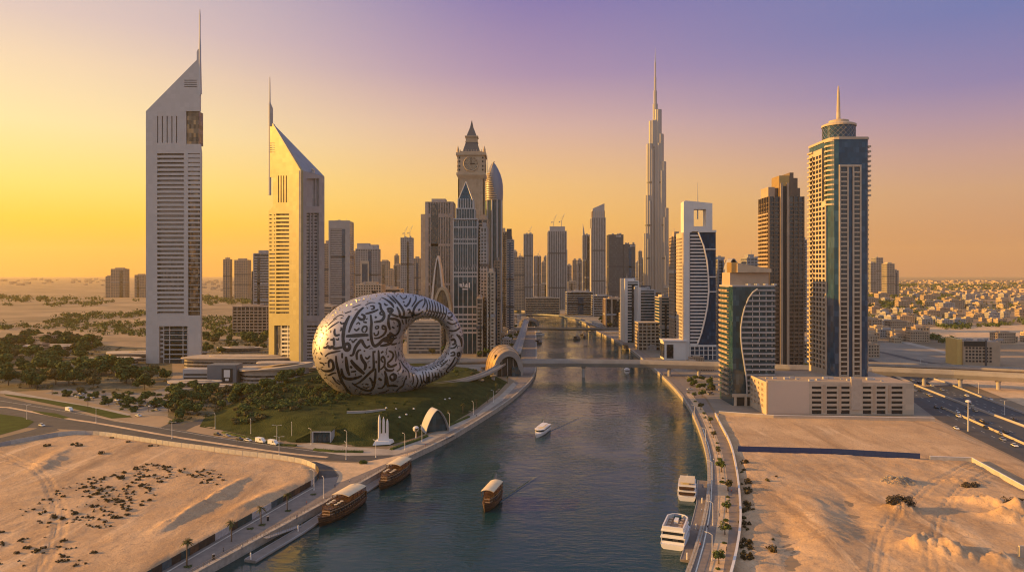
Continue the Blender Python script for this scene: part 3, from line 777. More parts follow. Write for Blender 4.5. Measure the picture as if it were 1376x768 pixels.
for i in range(NU):
    a, b_ = mloc(oc[i]), mloc(ic[i])
    c = (a + b_) / 2; rad = (a - b_) / 2
    r = rad.length
    dep = min(r * .95, 8 + r * .55) if r > 8 else r * 1.05
    RING.append((c, rad.normalized(), r * .985, dep))
def mus_pt(u, v, off=0.0):
    """u round the ring 0..1, v round the tube 0..1 (0 = outer rim, .25 = towards the viewer)"""
    q = (u % 1) * NU; k = int(q); f = q - k
    c0, d0_, r0, p0 = RING[k % NU]; c1_, d1_, r1_, p1_ = RING[(k + 1) % NU]
    c = c0.lerp(c1_, f); dd = d0_.lerp(d1_, f).normalized(); r = r0 + (r1_ - r0) * f; dp = p0 + (p1_ - p0) * f
    ca_, sa_ = math.cos(2 * math.pi * v), math.sin(2 * math.pi * v)
    sp = lambda x: math.copysign(abs(x) ** .92, x)
    nr = Vector((dd.x * ca_ * dp, -sa_ * r, dd.y * ca_ * dp)).normalized()
    return Vector((c.x + dd.x * r * sp(ca_), -dp * sp(sa_), c.y + dd.y * r * sp(ca_))) + nr * off
mb = MB()
mb.add([mus_pt(i / NU, j / NV) for i in range(NU) for j in range(NV)],
       [(i * NV + j, ((i + 1) % NU) * NV + j, ((i + 1) % NU) * NV + (j + 1) % NV, i * NV + (j + 1) % NV) for i in range(NU) for j in range(NV)])
M_mus = mat('brushed_steel_shell', (0.42, 0.40, 0.43), 0.46, metal=.6, var=.05, scale=.3, bump=.02, bscale=.2)
shell = mb.build('shell', M_mus, mroot, smooth=True, fix=True)
# calligraphy: strokes read off the photograph, laid on the shell
from mathutils.bvhtree import BVHTree
ring_w = Matrix.Translation(mroot.location) @ Matrix.Rotation(R(MUS_ROT), 4, 'Z')
inv_w = ring_w.inverted()
bvh = BVHTree.FromPolygons([v.co.copy() for v in shell.data.vertices], [tuple(p.vertices) for p in shell.data.polygons])
eye = inv_w @ Vector((0, 0, H))
M_ink = mat('black_calligraphy_window', (0.010, 0.010, 0.014), 0.25, spec=.5)
def A1(l): return [(420 + x / 9.036, 380 + y / 9.036) for x, y in l]
def A2(l): return [(420 + x / 9.036, 450 + y / 9.036) for x, y in l]
def A3(l): return [(520 + x / 9.036, 380 + y / 9.036) for x, y in l]
def A4(l): return [(520 + x / 9.036, 450 + y / 9.036) for x, y in l]
STROKES = [
    # (points, width in photo pixels)
    (A1([(450, 395), (410, 470), (380, 560), (370, 680), (375, 760)]), 3.0), (A2([(370, 0), (375, 90), (385, 150), (410, 180), (440, 170), (450, 130), (425, 100), (395, 120), (390, 150)]), 3.0),
    (A1([(620, 295), (560, 350), (510, 430), (470, 510), (440, 600)]), 2.6), (A1([(405, 645), (480, 640), (560, 635), (620, 630), (680, 632)]), 3.0),
    (A1([(620, 600), (600, 570), (620, 530), (655, 530), (655, 575), (630, 605)]), 1.6), (A1([(705, 385), (715, 480), (710, 560), (712, 680), (725, 750)]), 2.4),
    (A2([(715, 0), (725, 90), (755, 130), (800, 110), (850, 60), (900, 30), (985, 0)]), 2.8), (A2([(450, 245), (490, 235), (520, 150), (570, 80), (595, 65), (620, 110), (655, 150), (700, 125)]), 2.6),
    (A1([(640, 375), (700, 360), (760, 340), (800, 320)]), 1.9), (A1([(550, 410), (580, 440), (620, 440), (630, 400), (590, 380)]), 2.4), (A1([(700, 280), (740, 280), (745, 310), (710, 320)]), 1.7),
    (A1([(825, 250), (830, 310), (865, 370), (865, 420), (830, 460), (745, 475)]), 2.4), (A1([(855, 390), (820, 375), (830, 350), (855, 360)]), 1.6),
    (A1([(745, 670), (800, 665), (860, 630), (890, 580), (880, 530), (850, 520), (850, 555), (885, 560)]), 2.0), (A1([(745, 600), (760, 635), (795, 620), (800, 580)]), 1.5), (A1([(765, 525), (800, 525), (795, 550), (765, 550), (765, 525)]), 1.3),
    (A1([(505, 555), (535, 575), (570, 545)]), 1.6), (A1([(530, 500), (560, 480), (575, 505)]), 1.2), (A1([(615, 470), (660, 480)]), 1.6), (A1([(760, 425), (775, 405)]), 1.8), (A1([(655, 430), (665, 440)]), 1.6),
    (A1([(270, 555), (265, 600), (280, 635), (330, 625)]), 2.0), (A1([(345, 535), (350, 570), (330, 575)]), 1.4), (A1([(335, 470), (355, 495), (390, 480)]), 1.6), (A1([(215, 690), (250, 685)]), 1.6), (A1([(280, 680), (310, 690), (315, 665)]), 1.3),
    (A2([(130, 150), (165, 150), (185, 130), (205, 155), (240, 140), (265, 160), (320, 155), (375, 140)]), 2.4), (A2([(255, 30), (262, 130)]), 2.0), (A2([(150, 260), (190, 225), (260, 205), (340, 190)]), 1.5),
    (A1([(450, 680), (460, 695)]), 1.8), (A1([(475, 690), (490, 720), (520, 690), (545, 680)]), 1.4), (A1([(660, 690), (690, 688)]), 1.5), (A1([(190, 560), (240, 520), (320, 470)]), 1.2), (A1([(180, 520), (260, 450), (300, 430)]), .9), (A1([(250, 440), (330, 390), (380, 400)]), 1.0), (A1([(390, 370), (470, 340)]), 1.2), (A1([(480, 300), (560, 270), (590, 260)]), 1.1), (A1([(640, 270), (700, 240), (760, 240)]), 1.1),
    (A1([(800, 240), (830, 265)]), 1.8), (A1([(870, 245), (890, 270), (910, 260)]), 1.6), (A1([(900, 320), (940, 310), (970, 330), (945, 350), (910, 335)]), 2.6), (A1([(945, 370), (925, 420), (920, 500), (940, 570)]), 2.2), (A1([(940, 430), (990, 440)]), 2.2), (A1([(835, 175), (890, 200), (950, 250), (990, 300)]), 1.6), (A1([(940, 180), (990, 230)]), 1.4),
    (A1([(930, 600), (990, 640)]), 2.2), (A1([(840, 690), (900, 700), (990, 660)]), 2.6), (A1([(925, 650), (935, 662)]), 1.8), (A2([(820, 130), (880, 120), (940, 100), (985, 50)]), 2.4),
    (A2([(100, 400), (130, 430), (180, 435), (230, 425), (255, 390), (245, 330), (220, 300), (195, 330), (200, 390)]), 2.4), (A2([(85, 330), (130, 345), (140, 370)]), 1.5), (A2([(95, 205), (120, 240)]), 1.2), (A2([(285, 250), (290, 330), (310, 420), (340, 520), (380, 600), (440, 680), (500, 740)]), 2.6),
    (A2([(360, 215), (360, 280)]), 1.6), (A2([(405, 260), (415, 360), (430, 440), (450, 490)]), 2.8), (A2([(350, 400), (365, 480), (400, 520), (460, 530), (540, 515), (600, 490)]), 2.8), (A2([(465, 300), (500, 350), (560, 410), (630, 470)]), 3.2), (A2([(540, 300), (535, 230), (560, 185), (590, 180)]), 2.0),
    (A2([(585, 230), (600, 290), (640, 350), (640, 400), (620, 420)]), 2.6), (A2([(455, 375), (480, 400)]), 2.0), (A2([(465, 445), (530, 435)]), 1.6), (A2([(640, 265), (665, 285), (700, 250)]), 1.6), (A2([(690, 380), (695, 400)]), 1.8), (A2([(620, 195), (640, 190)]), 1.5), (A2([(510, 600), (570, 570), (640, 510), (700, 450), (740, 410), (740, 300), (735, 190)]), 2.2),
    (A2([(745, 200), (765, 205)]), 2.0), (A2([(765, 400), (760, 520), (740, 620), (700, 670), (620, 660), (540, 620), (480, 580)]), 2.4), (A2([(690, 510), (720, 560), (730, 610)]), 1.8), (A2([(640, 590), (680, 600)]), 1.5), (A2([(800, 180), (805, 300), (805, 450)]), 2.2), (A2([(770, 310), (775, 340)]), 1.5), (A2([(830, 215), (860, 195)]), 1.6),
    (A2([(820, 420), (870, 370), (875, 290), (850, 260), (835, 300), (860, 330)]), 1.9), (A2([(905, 340), (940, 380), (990, 375)]), 2.2), (A2([(905, 340), (960, 290), (985, 240), (940, 190)]), 1.8), (A2([(915, 250), (920, 270)]), 1.6), (A2([(870, 370), (900, 420), (960, 430), (990, 410)]), 2.2), (A2([(800, 520), (840, 550)]), 2.0), (A2([(790, 640), (840, 640), (880, 590), (880, 500)]), 1.8), (A2([(875, 430), (900, 530), (920, 610), (990, 600)]), 2.6), (A2([(940, 490), (985, 480), (990, 540), (945, 530), (940, 490)]), 1.9),
    (A2([(190, 490), (250, 460), (290, 455)]), 1.5), (A2([(240, 500), (290, 570), (340, 600)]), 1.7), (A2([(300, 540), (360, 590)]), 1.3), (A2([(400, 620), (420, 680), (480, 730)]), 1.8), (A2([(560, 700), (640, 720), (720, 700)]), 1.6), (A2([(800, 700), (870, 690), (930, 660)]), 1.6), (A2([(610, 620), (650, 640), (690, 620)]), 1.3),
    # top of the ring
    (A3([(0, 205), (50, 240), (80, 280)]), 1.6), (A3([(60, 150), (120, 220), (175, 290), (205, 350), (200, 400), (165, 405)]), 2.2), (A3([(0, 150), (60, 190), (110, 250)]), 1.5), (A3([(120, 290), (150, 350), (165, 410), (240, 415), (300, 410)]), 2.2), (A3([(15, 330), (60, 380), (140, 410)]), 2.0), (A3([(40, 430), (110, 440), (150, 480), (150, 570), (110, 630), (60, 630), (35, 600)]), 2.6), (A3([(20, 380), (20, 480), (40, 570)]), 2.0), (A3([(60, 530), (90, 550)]), 1.4), (A3([(120, 520), (135, 525)]), 1.4), (A3([(0, 640), (40, 620)]), 2.2), (A3([(0, 710), (50, 690), (120, 660)]), 2.0),
    (A3([(290, 180), (270, 240), (230, 285), (210, 260)]), 1.7), (A3([(200, 220), (205, 240)]), 1.5), (A3([(350, 155), (350, 210), (300, 290)]), 1.4), (A3([(440, 200), (390, 230), (340, 290), (320, 350), (335, 390), (390, 375), (440, 340)]), 2.0), (A3([(380, 335), (400, 315)]), 1.6), (A3([(430, 300), (460, 240), (455, 180)]), 1.3), (A3([(155, 150), (190, 190), (230, 180), (235, 150)]), 1.3), (A3([(245, 330), (270, 320), (280, 350), (255, 370)]), 1.5), (A3([(290, 350), (320, 430)]), 1.6), (A3([(180, 440), (200, 500)]), 1.2), (A3([(230, 430), (235, 500)]), 1.4), (A3([(270, 430), (260, 470)]), 1.1),
] + [(A3([(470 + 34 * i, 195 + 9 * i), (490 + 33 * i, 270 + 10 * i), (478 + 33 * i, 340 + 9 * i), (452 + 33 * i, 385 + 8 * i)]), 1.25) for i in range(8)] + [(A3([(478 + 36 * i, 300 + 10 * i), (500 + 36 * i, 345 + 9 * i)]), 1.3) for i in range(7)] + [
    (A3([(740, 370), (780, 360), (790, 400), (750, 420), (735, 395)]), 1.6), (A3([(760, 330), (820, 360), (860, 420), (870, 480)]), 1.4), (A3([(750, 575), (820, 580), (880, 545), (895, 500)]), 1.7), (A3([(730, 470), (790, 500), (850, 480)]), 1.4), (A3([(735, 430), (800, 450)]), 1.2), (A3([(845, 620), (890, 680), (910, 760)]), 2.0), (A3([(775, 690), (810, 680), (830, 710), (810, 740)]), 1.7), (A3([(720, 520), (760, 545)]), 1.1),
    (A4([(780, 60), (820, 60), (830, 100), (790, 115)]), 2.0), (A4([(870, 0), (905, 60), (905, 140)]), 2.2), (A4([(770, 160), (820, 150), (850, 110)]), 1.7), (A4([(855, 215), (880, 215), (880, 250), (860, 250), (855, 215)]), 2.0), (A4([(770, 220), (810, 205), (820, 240), (770, 250)]), 1.6), (A4([(830, 260), (790, 340), (720, 430), (745, 450)]), 1.7), (A4([(650, 385), (720, 320), (740, 300)]), 1.5), (A4([(640, 340), (700, 290)]), 1.1), (A4([(870, 290), (820, 360), (760, 420)]), 1.3),
    (A4([(440, 545), (470, 575), (500, 560), (500, 510), (480, 530)]), 1.9), (A4([(570, 505), (640, 500)]), 1.7), (A4([(240, 490), (210, 560), (190, 620), (120, 660)]), 1.6), (A4([(240, 520), (220, 530)]), 2.0), (A4([(160, 300), (200, 370), (260, 440), (270, 520)]), 1.6), (A4([(300, 450), (320, 530), (310, 600)]), 1.4), (A4([(350, 480), (375, 560), (340, 640), (280, 700)]), 1.5), (A4([(400, 480), (420, 560), (400, 620)]), 1.3), (A4([(35, 500), (70, 470), (110, 490), (100, 530), (60, 550), (35, 500)]), 2.0), (A4([(0, 620), (60, 610), (130, 620)]), 2.2), (A4([(80, 730), (140, 650), (200, 600)]), 1.6), (A4([(0, 375), (60, 380), (120, 350)]), 2.2), (A4([(0, 340), (60, 290), (70, 220), (20, 190)]), 1.9), (A4([(95, 180), (110, 250), (105, 320)]), 1.5), (A4([(140, 200), (130, 280)]), 1.2), (A4([(150, 330), (160, 400), (120, 440)]), 1.5), (A4([(200, 420), (190, 460)]), 1.5), (A4([(0, 80), (60, 110), (120, 100)]), 1.8), (A4([(20, 30), (50, 20)]), 1.8),
] + [(A4([(430 + 38 * i, 440 + 2 * i), (445 + 38 * i, 520 + (i % 3) * 12), (430 + 38 * i, 590 - 6 * i)]), 1.1) for i in range(8)] + [(A4([(520 + 30 * i, 400 - 14 * i), (550 + 30 * i, 420 - 16 * i)]), 1.0) for i in range(7)] + [(A4([(330 + 45 * i, 650 - 12 * i), (365 + 45 * i, 620 - 12 * i)]), 1.2) for i in range(8)]
ink = MB()
def stroke(pts3, nrms, widths):
    """a ribbon lying on the shell, 12 cm proud of it"""
    n = len(pts3)
    if n < 2: return
    vs = []
    for i in range(n):
        t_ = pts3[min(i + 1, n - 1)] - pts3[max(i - 1, 0)]
        if t_.length < 1e-6: return
        s_ = t_.normalized().cross(nrms[i]).normalized()
        p = pts3[i] + nrms[i] * .12
        vs += [p - s_ * widths[i] / 2, p + s_ * widths[i] / 2]
    o = len(ink.v)
    ink.v += [tuple(p) for p in vs]
    ink.f += [[o + 2 * i, o + 2 * i + 1, o + 2 * i + 3, o + 2 * i + 2] for i in range(n - 1)]
def spline(pts, step):
    r = []; m = len(pts)
    for i in range(m - 1):
        p = [Vector(pts[max(0, min(m - 1, i + j - 1))]) for j in range(4)]
        k = max(2, int((p[2] - p[1]).length / step))
        for j in range(k):
            f = j / k
            r.append(.5 * ((2 * p[1]) + (p[2] - p[0]) * f + (2 * p[0] - 5 * p[1] + 4 * p[2] - p[3]) * f * f + (3 * p[1] - p[0] - 3 * p[2] + p[3]) * f ** 3))
    return r + [Vector(pts[-1])]
used_uv = []
for pts, w in STROKES:
    sp_ = spline(pts, .9); P3, N3 = [], []
    for q in sp_:
        dirv = (inv_w.to_3x3() @ Vector(((q.x - CX) / F, 1, (HY - q.y) / F))).normalized()
        hit, nn, _i, _d = bvh.ray_cast(eye, dirv)
        if hit is None: continue
        if nn.dot(dirv) > 0: nn = -nn
        P3.append(hit); N3.append(nn)
    n = len(P3)
    stroke(P3, N3, [w * 1.3 * mk * (.45 + .75 * math.sin(math.pi * min(1, max(0, (i + .8) / (n + .6)))) ** .55) for i in range(n)])
# the sides turned away: flowing strokes in the same hand
rnd = random.Random(5)
for k in range(260):
    u, v = rnd.random(), rnd.uniform(.5, 1.0)
    du, dv = rnd.uniform(-.004, .004), rnd.uniform(-.012, .012)
    if rnd.random() < .6: du, dv = du * .3, math.copysign(rnd.uniform(.010, .020), dv)
    P3, N3 = [], []
    for i in range(rnd.randint(5, 11)):
        p = mus_pt(u, v); q = mus_pt(u, v, .5)
        P3.append(p); N3.append((q - p).normalized())
        u += du; v += dv; du += rnd.uniform(-.002, .002); dv += rnd.uniform(-.004, .004)
        if v < .5 or v > 1.03: break
    n = len(P3); w = rnd.uniform(.5, 1.4)
    stroke(P3, N3, [w * (.4 + .8 * math.sin(math.pi * (i + .8) / (n + .6))) for i in range(n)])
# the small marks between the big letters
from mathutils.kdtree import KDTree
pts_ = [Vector(p) for p in ink.v]
kd = KDTree(len(pts_) + 4000)
for i, p in enumerate(pts_): kd.insert(p, i)
kd.balance(); extra = []
rnd = random.Random(8)
for k in range(3600):
    u, v = rnd.random(), rnd.uniform(.02, .5)
    p = mus_pt(u, v); nn = (mus_pt(u, v, .5) - p).normalized()
    if kd.find(p)[2] < 1.35 or any((p - e).length < 2.2 for e in extra): continue
    extra.append(p)
    kind = rnd.random(); t1 = nn.orthogonal().normalized(); t2 = nn.cross(t1); a = rnd.uniform(0, 6.28)
    d1 = t1 * math.cos(a) + t2 * math.sin(a); d2 = nn.cross(d1)
    L_ = rnd.uniform(1.3, 3.0)
    P3 = [p + d1 * L_ * (f - .5) + d2 * .5 * L_ * math.sin(3.1 * f) * (1 if kind < .6 else -.3) for f in (0, .25, .5, .75, 1)]
    stroke(P3, [nn] * 5, [.25, .5, .62, .5, .2])
ink.build('calligraphy_lettering', M_ink, mroot)
MB().lathe([(16, 0), (15, 3), (12, 9)], 28, (-12, 0)).build('base_plinth', M_darkc, mroot)
# ------------------------------------------------------------------ towers of the skyline
def slab_tower(name, label, x0, x1, top, d, dep, style='grid', wall=None, gl=None, floor=3.8, gap=4.0, base_py=None, roof=('box',), rot=0.0, cat='tower', group=None, z0=0.0, th=1.4, fw=1.2, outw=.35, split=None):
    """a tower with its front face spanning photo columns x0..x1 at distance d; returns (root, plan, height, width)"""
    w = ax(x1, d) - ax(x0, d); h = az(top, d)
    root = thing(name, label, cat, ((ax(x0, d) + ax(x1, d)) / 2, d + dep / 2, z0), R(rot), group)
    plan = rect(-w / 2, w / 2, -dep / 2, dep / 2)
    wall = wall or M_conc; gl = gl or G_far
    MB().prism(plan, 0, h - z0 - 1.2).build('glass_body', gl, root)
    hh = h - z0
    g = MB()
    if style in ('grid', 'bands', 'slab'):
        bands(g, plan, 3.2, hh - 2.5, floor, th, outw)
    if style in ('grid', 'fins'):
        fins(g, plan, 0, hh - 1.5, gap, fw, outw + .12)
    if style == 'bands':
        fins(g, plan, 0, hh - 1.5, max(w, dep), fw * 1.6, outw + .12)
    g.build('facade_grille', wall, root)
    sr = random.Random(int(x0 * 7 + top * 3))
    if hh > 45 and style != 'slab':
        k = sr.random()
        if k < .6:
            c_ = sr.uniform(-.25, .25) * w; q = w * sr.uniform(.07, .14)
            MB().box(c_ - q, c_ + q, -dep / 2 - outw - .3, -dep / 2 + .2, 0, hh - sr.uniform(3, 14)).build('recess_window', G_dark if k < .35 else G_blue, root)
        pf_ = MB(); gp_ = grow(plan, outw + .3)
        for f in ((.33, .66) if hh > 110 else (.5,)):
            z_ = (hh - 6) * (f + sr.uniform(-.08, .08)); pf_ = MB().prism(gp_, z_, z_ + 3.2); pf_.build('plant_floor', M_darkc if k > .3 else M_alu_d, root)
    if hh > 45:
        for _ in range(4):
            a, b_ = sr.uniform(-w * .42, w * .3), sr.uniform(-dep * .42, dep * .3); e = sr.uniform(1.5, max(2, w * .16)); MB().box(a, a + e, b_, b_ + e, hh - .2, hh + sr.uniform(1, 4.5)).build('roof_plant', M_alu_d, root)
        if sr.random() < .5: antenna(root, sr.uniform(-w * .3, w * .3), 0, hh, hh + sr.uniform(6, 14), .35)
    r = MB()
    r.prism(grow(plan, .6), hh - 1.3, hh)
    if 'box' in roof: r.box(-w * .28, w * .28, -dep * .28, dep * .28, hh, hh + min(7, h * .04))
    r.build('roof', wall, root)
    if 'mast' in roof: antenna(root, 0, 0, hh, hh + h * .12, .6)
    if 'crane' in roof: crane(root, w * .2, 0, hh, 16); 
    if 'cranes' in roof: crane(root, w * .25, 0, hh, 22); crane(root, -w * .22, 2, hh, 20)
    return root, plan, hh, w
def crane(root, x, y, z, s):
    mb = MB().box(x - .6, x + .6, y - .6, y + .6, z, z + s * .55)
    mb.tube([(x - s * .18, y, z + s * .5), (x, y, z + s * .55), (x + s * .30, y, z + s * 1.25)], .45, 4)
    mb.tube([(x, y, z + s * .55), (x - s * .05, y, z + s * .8), (x + s * .28, y, z + s * 1.2)], .2, 4)
    mb.box(x - s * .24, x - s * .14, y - .8, y + .8, z + s * .40, z + s * .52)
    mb.build('crane', M_steel, root)

# far and middle distance, left to right
T = slab_tower
T('apartment_block', 'wide low block alone on the desert horizon, left of the office tower', 149, 168, 361, 2700, 30, 'grid', M_tan, floor=6, gap=9)
T('apartment_block', 'lower stub of a block at the left side of the lone desert block', 142, 148.5, 371, 2700, 25, 'grid', M_tan, floor=6, gap=9)
T('apartment_block', 'small desert block just left of the office tower', 181, 194, 369, 2700, 30, 'grid', M_tan, floor=6, gap=9)
T('hazy_tower', 'slim hazy tower with a pointed roof between the two triangular towers', 300, 308.5, 348, 2500, 22, 'grid', M_tan, floor=6, gap=7, roof=('box', 'mast'))
T('hazy_tower', 'broader hazy tower with a stepped roof between the two triangular towers', 315, 333, 349, 2500, 30, 'grid', M_tan, floor=6, gap=8)
T('dark_tower', 'dark banded tower right beside the sunlit wall of the second triangular tower', 341, 362, 340, 1150, 26, 'bands', M_conc, G_dark, floor=4.2, th=1.7)
T('dark_tower', 'narrow dark wing on the left of the dark banded tower', 338.5, 342.5, 364, 1160, 20, 'grid', M_darkc, G_dark)
T('office_block', 'long low office block of dark glass left of the second triangular tower', 313, 358, 411, 1050, 26, 'grid', M_tan, G_dark, floor=4.5, gap=6)
T('office_block', 'low glass office block behind the second triangular tower, on its right', 424, 446, 411, 1000, 30, 'bands', M_cream, G_far, floor=4, th=1.6)
r_, p_, hh_, w_ = T('slab_tower', 'smooth grey slab tower with a raised frame, right of the second triangular tower', 442.5, 469.5, 297, 1250, 30, 'bands', M_alu_d, glass('smoky_glass', (.10, .10, .12), (3, 3, 3.8), vary=.25, rough=.25), floor=4.0, th=1.6, roof=())
fr = MB(); fr.box(-w_ / 2 - 1, w_ / 2 + 1, -16.5, -14.9, hh_ - 14, hh_ + 1.0).box(-w_ / 2 - 1, -w_ / 2 + 2.2, -16.4, -15, 0, hh_ - 14).box(w_ / 2 - 7, w_ / 2 + 1, -16.4, -15, 0, hh_ - 14).box(-w_ / 2 + 2.2, w_ / 2 - 7, -16.3, -15, 48, 51); fr.build('front_frame', M_alu_d, r_)
T('slab_tower', 'narrow tan tower seen in the gap left of the smooth grey slab tower', 435.5, 441, 327, 1350, 22, 'grid', M_tan, floor=4.5)
r_, p_, hh_, w_ = T('office_tower_block', 'squat tower with a blue glass inset framed in pale stone', 478, 507, 334, 1500, 34, 'grid', M_conc, G_far, gap=5, roof=('box',))
b2 = MB().box(-9, 3, -19.6, -16.8, 0, hh_ - 32); b2.build('inset_window', G_blue, r_)
MB().box(-11.5, -9, -20, -16.8, 0, hh_ - 26).box(3, 5.5, -20, -16.8, 0, hh_ - 26).box(-9, 3, -20, -16.8, hh_ - 32, hh_ - 26).build('inset_frame', M_cream, r_)
MB().box(6, 22, -6, 8, hh_, hh_ + 9).build('roof_plant', M_conc, r_); MB().box(-22, 4, -8, 6, hh_, hh_ + 12).build('roof_plant', M_conc, r_)
T('office_tower_block', 'lower tan wing at the left of the squat tower with the blue inset', 473, 478.5, 340, 1520, 30, 'grid', M_tan)
T('hazy_tower', 'stepped hazy tower seen over the ring, right of the squat tower', 510, 522, 351, 2400, 30, 'grid', M_tan, floor=6, gap=8)
T('hazy_tower', 'smaller hazy tower joined to the right of the stepped hazy tower', 522.5, 527.5, 362, 2400, 26, 'grid', M_tan, floor=6, gap=8)
T('hazy_tower', 'short hazy tower left of the tower under construction', 529, 538, 356, 1900, 26, 'grid', M_tan, floor=5, gap=6)
T('construction_tower', 'slim unfinished tower with two cranes, left of the wide notched tower', 538.5, 553.5, 319, 1500, 24, 'grid', M_conc, G_far, floor=3.6, gap=4, roof=('cranes',))
T('hazy_tower', 'plain hazy tower between the slim unfinished tower and the wide notched tower', 556, 564, 347, 1900, 26, 'grid', M_tan, floor=5, gap=6)
T('apartment_block', 'cream apartment block with punched windows just over the top of the ring', 478, 512, 382, 950, 30, 'grid', M_cream, G_dark, floor=3.6, gap=3.4, fw=1.5)
T('apartment_block', 'long lower cream block to the right of the cream apartment block', 512.5, 538, 388, 1000, 26, 'bands', M_cream, G_dark, floor=3.8)
T('glass_block', 'pale glass office block seen through the hole of the ring', 548, 592, 432, 800, 26, 'bands', M_cream, glass('pale_block_glass', (.12, .12, .13), (3, 3, 3.6), vary=.4), floor=3.6, th=1.6)
# wide notched tower with a sunlit end, and the arch buildings in front
r_, p_, hh_, w_ = T('notched_tower', 'wide grey tower with dark vertical fins and a sunlit left end, behind the ring', 572, 609, 271, 1000, 34, 'fins', M_alu_d, G_dark, gap=3.4, fw=1.5, roof=())
MB().box(-w_ / 2 + 1.5, w_ / 2 - 1.5, -17.3, -16.5, hh_ - 22, hh_ - 17).box(-w_ / 2, -w_ / 2 + 4, -18.0, -16.4, 0, hh_).box(w_ / 2 - 3, w_ / 2, -18.0, -16.4, 0, hh_).build('front_rib', M_alu_d, r_)
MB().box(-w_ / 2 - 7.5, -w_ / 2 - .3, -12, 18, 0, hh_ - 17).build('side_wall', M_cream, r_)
MB().box(-12, 8, -10, 10, hh_, hh_ + 5).build('roof_plant', M_conc, r_)
def arch(name, label, x0, x1, top, base_y, d, dep, th, m, pointed=True, fillm=None, n=22):
    X0, X1, Z = ax(x0, d), ax(x1, d), az(top, d)
    c = (X0 + X1) / 2; w = (X1 - X0) / 2
    root = thing(name, label, 'building', (c, d, 0))
    def prof(k, s):
        a = math.pi * k / n
        x = math.cos(a)
        zz = math.sin(a) ** (.62 if pointed else .8)
        if pointed: zz = (1 - abs(x) ** 1.55) ** .8 if abs(x) < 1 else 0
        return (x * (w - s), zz * (Z - s))
    vs = []; fs = []
    for k in range(n + 1):
        (xo, zo), (xi, zi) = prof(k, 0), prof(k, th)
        vs += [(xo, 0, zo), (xi, 0, zi), (xi, dep, zi), (xo, dep, zo)]
    for k in range(n):
        for j in range(4): fs.append((4 * k + j, 4 * k + (j + 1) % 4, 4 * k + 4 + (j + 1) % 4, 4 * k + 4 + j))
    MB().add(vs, fs).build('arch_frame', m, root, fix=True)
    pts = [prof(k, th) for k in range(n + 1)]
    vs = [(x, dep * .35, z) for x, z in pts] + [(x, dep * .75, z) for x, z in pts]
    m_ = n + 1
    MB().add(vs, [tuple(range(m_)), tuple(range(2 * m_ - 1, m_ - 1, -1))] + [(k, k + 1, m_ + k + 1, m_ + k) for k in range(n)]).build('arch_window', fillm or G_grey, root, fix=True)
    return root
arch('arch_building', 'tall building with a pointed pale arch, in front of the wide notched tower', 575, 601, 343, 450, 880, 22, 3.8, M_white)  # frame whitened to stand for sunlight on the arch edges
arch('arch_building', 'low building with a broad round arch and gold vault, right of the pointed arch', 578, 610, 385, 450, 830, 24, 3.6, M_cream, pointed=False)

# blue glass tower with a pyramid top
d = 800
X0, X1 = ax(609.5, d), ax(641, d); w = X1 - X0
bt = thing('pyramid_top_tower', 'blue glass tower ending in a steep pyramid, in front of the clock tower', 'skyscraper', ((X0 + X1) / 2, d + 14, 0))
hz = az(290, d)
MB().prism(rect(-w / 2, w / 2, -13, 14), 0, hz - 6).build('glass_body', G_teal, bt)
g = MB()
for y in (295, 306, 322, 328, 367, 372, 413): 
    z = az(y, d); g.prism(rect(-w / 2 - .5, w / 2 + .5, -13.5, 14.5), z, z + 1.6)
for y in (424, 430, 436, 442, 448): g.prism(rect(-w / 2 - .4, w / 2 + .4, -13.4, 14.4), az(y, d), az(y, d) + 2.2)
fins(g, rect(-w / 2, w / 2, -13, 14), 0, hz - 5, 5.3, .7, .75)
fins(g, rect(-w / 2, w / 2, -13, 14), az(372, d), hz - 5, 2.65, .35, .5)
for y in (317, 356):
    for k in range(9):
        a = -w / 2 + w * k / 9; b_ = a + w / 9; z = az(y, d)
        g.tube([(a, -13.6, z - 5), ((a + b_) / 2, -13.6, z + 1), (b_, -13.6, z - 5)], .3, 4)
g.build('facade_lattice', M_alu, bt)
MB().prism(rect(-w / 2 + 3, w / 2 - 3, -11, 12), hz - 6, hz + 8).build('upper_glass', G_teal, bt)
MB().prism(rect(-w / 2 + 5, w / 2 - 5, -9, 10), hz + 8, az(268, d)).build('top_glass', G_teal, bt)
zt0 = az(266, d); zt1 = az(243, d); cx_ = ax(625, d) - (X0 + X1) / 2
g = MB(); fins(g, rect(-w / 2 + 3, w / 2 - 3, -11, 12), hz - 5.5, hz + 8.6, 3, .5, .5); fins(g, rect(-w / 2 + 5, w / 2 - 5, -9, 10), hz + 8.2, zt0, 3, .9, .6)
g.prism(rect(-w / 2 + 2.4, w / 2 - 2.4, -11.6, 12.6), hz + 8, hz + 9.2)
for sx, sy in ((-1, -1), (1, -1), (1, 1), (-1, 1)):
    g.tube([(cx_ + sx * 8.3, .5 + sy * 8.3, zt0 - 2), (cx_, .5, zt1 + 1)], .55, 5)
    g.tube([(sx * (w / 2 - 4), .5 + sy * 10, hz), (sx * (w / 2 - 4), .5 + sy * 10, hz + 19)], [.9, .2], 5)
g.build('crown_lattice', M_alu, bt)
MB().prism(rect(cx_ - 8, cx_ + 8, -7.5, 8.5), zt0 - 3, zt1, rect(cx_ - .1, cx_ + .1, .4, .6)).build('pyramid_roof', G_teal, bt)
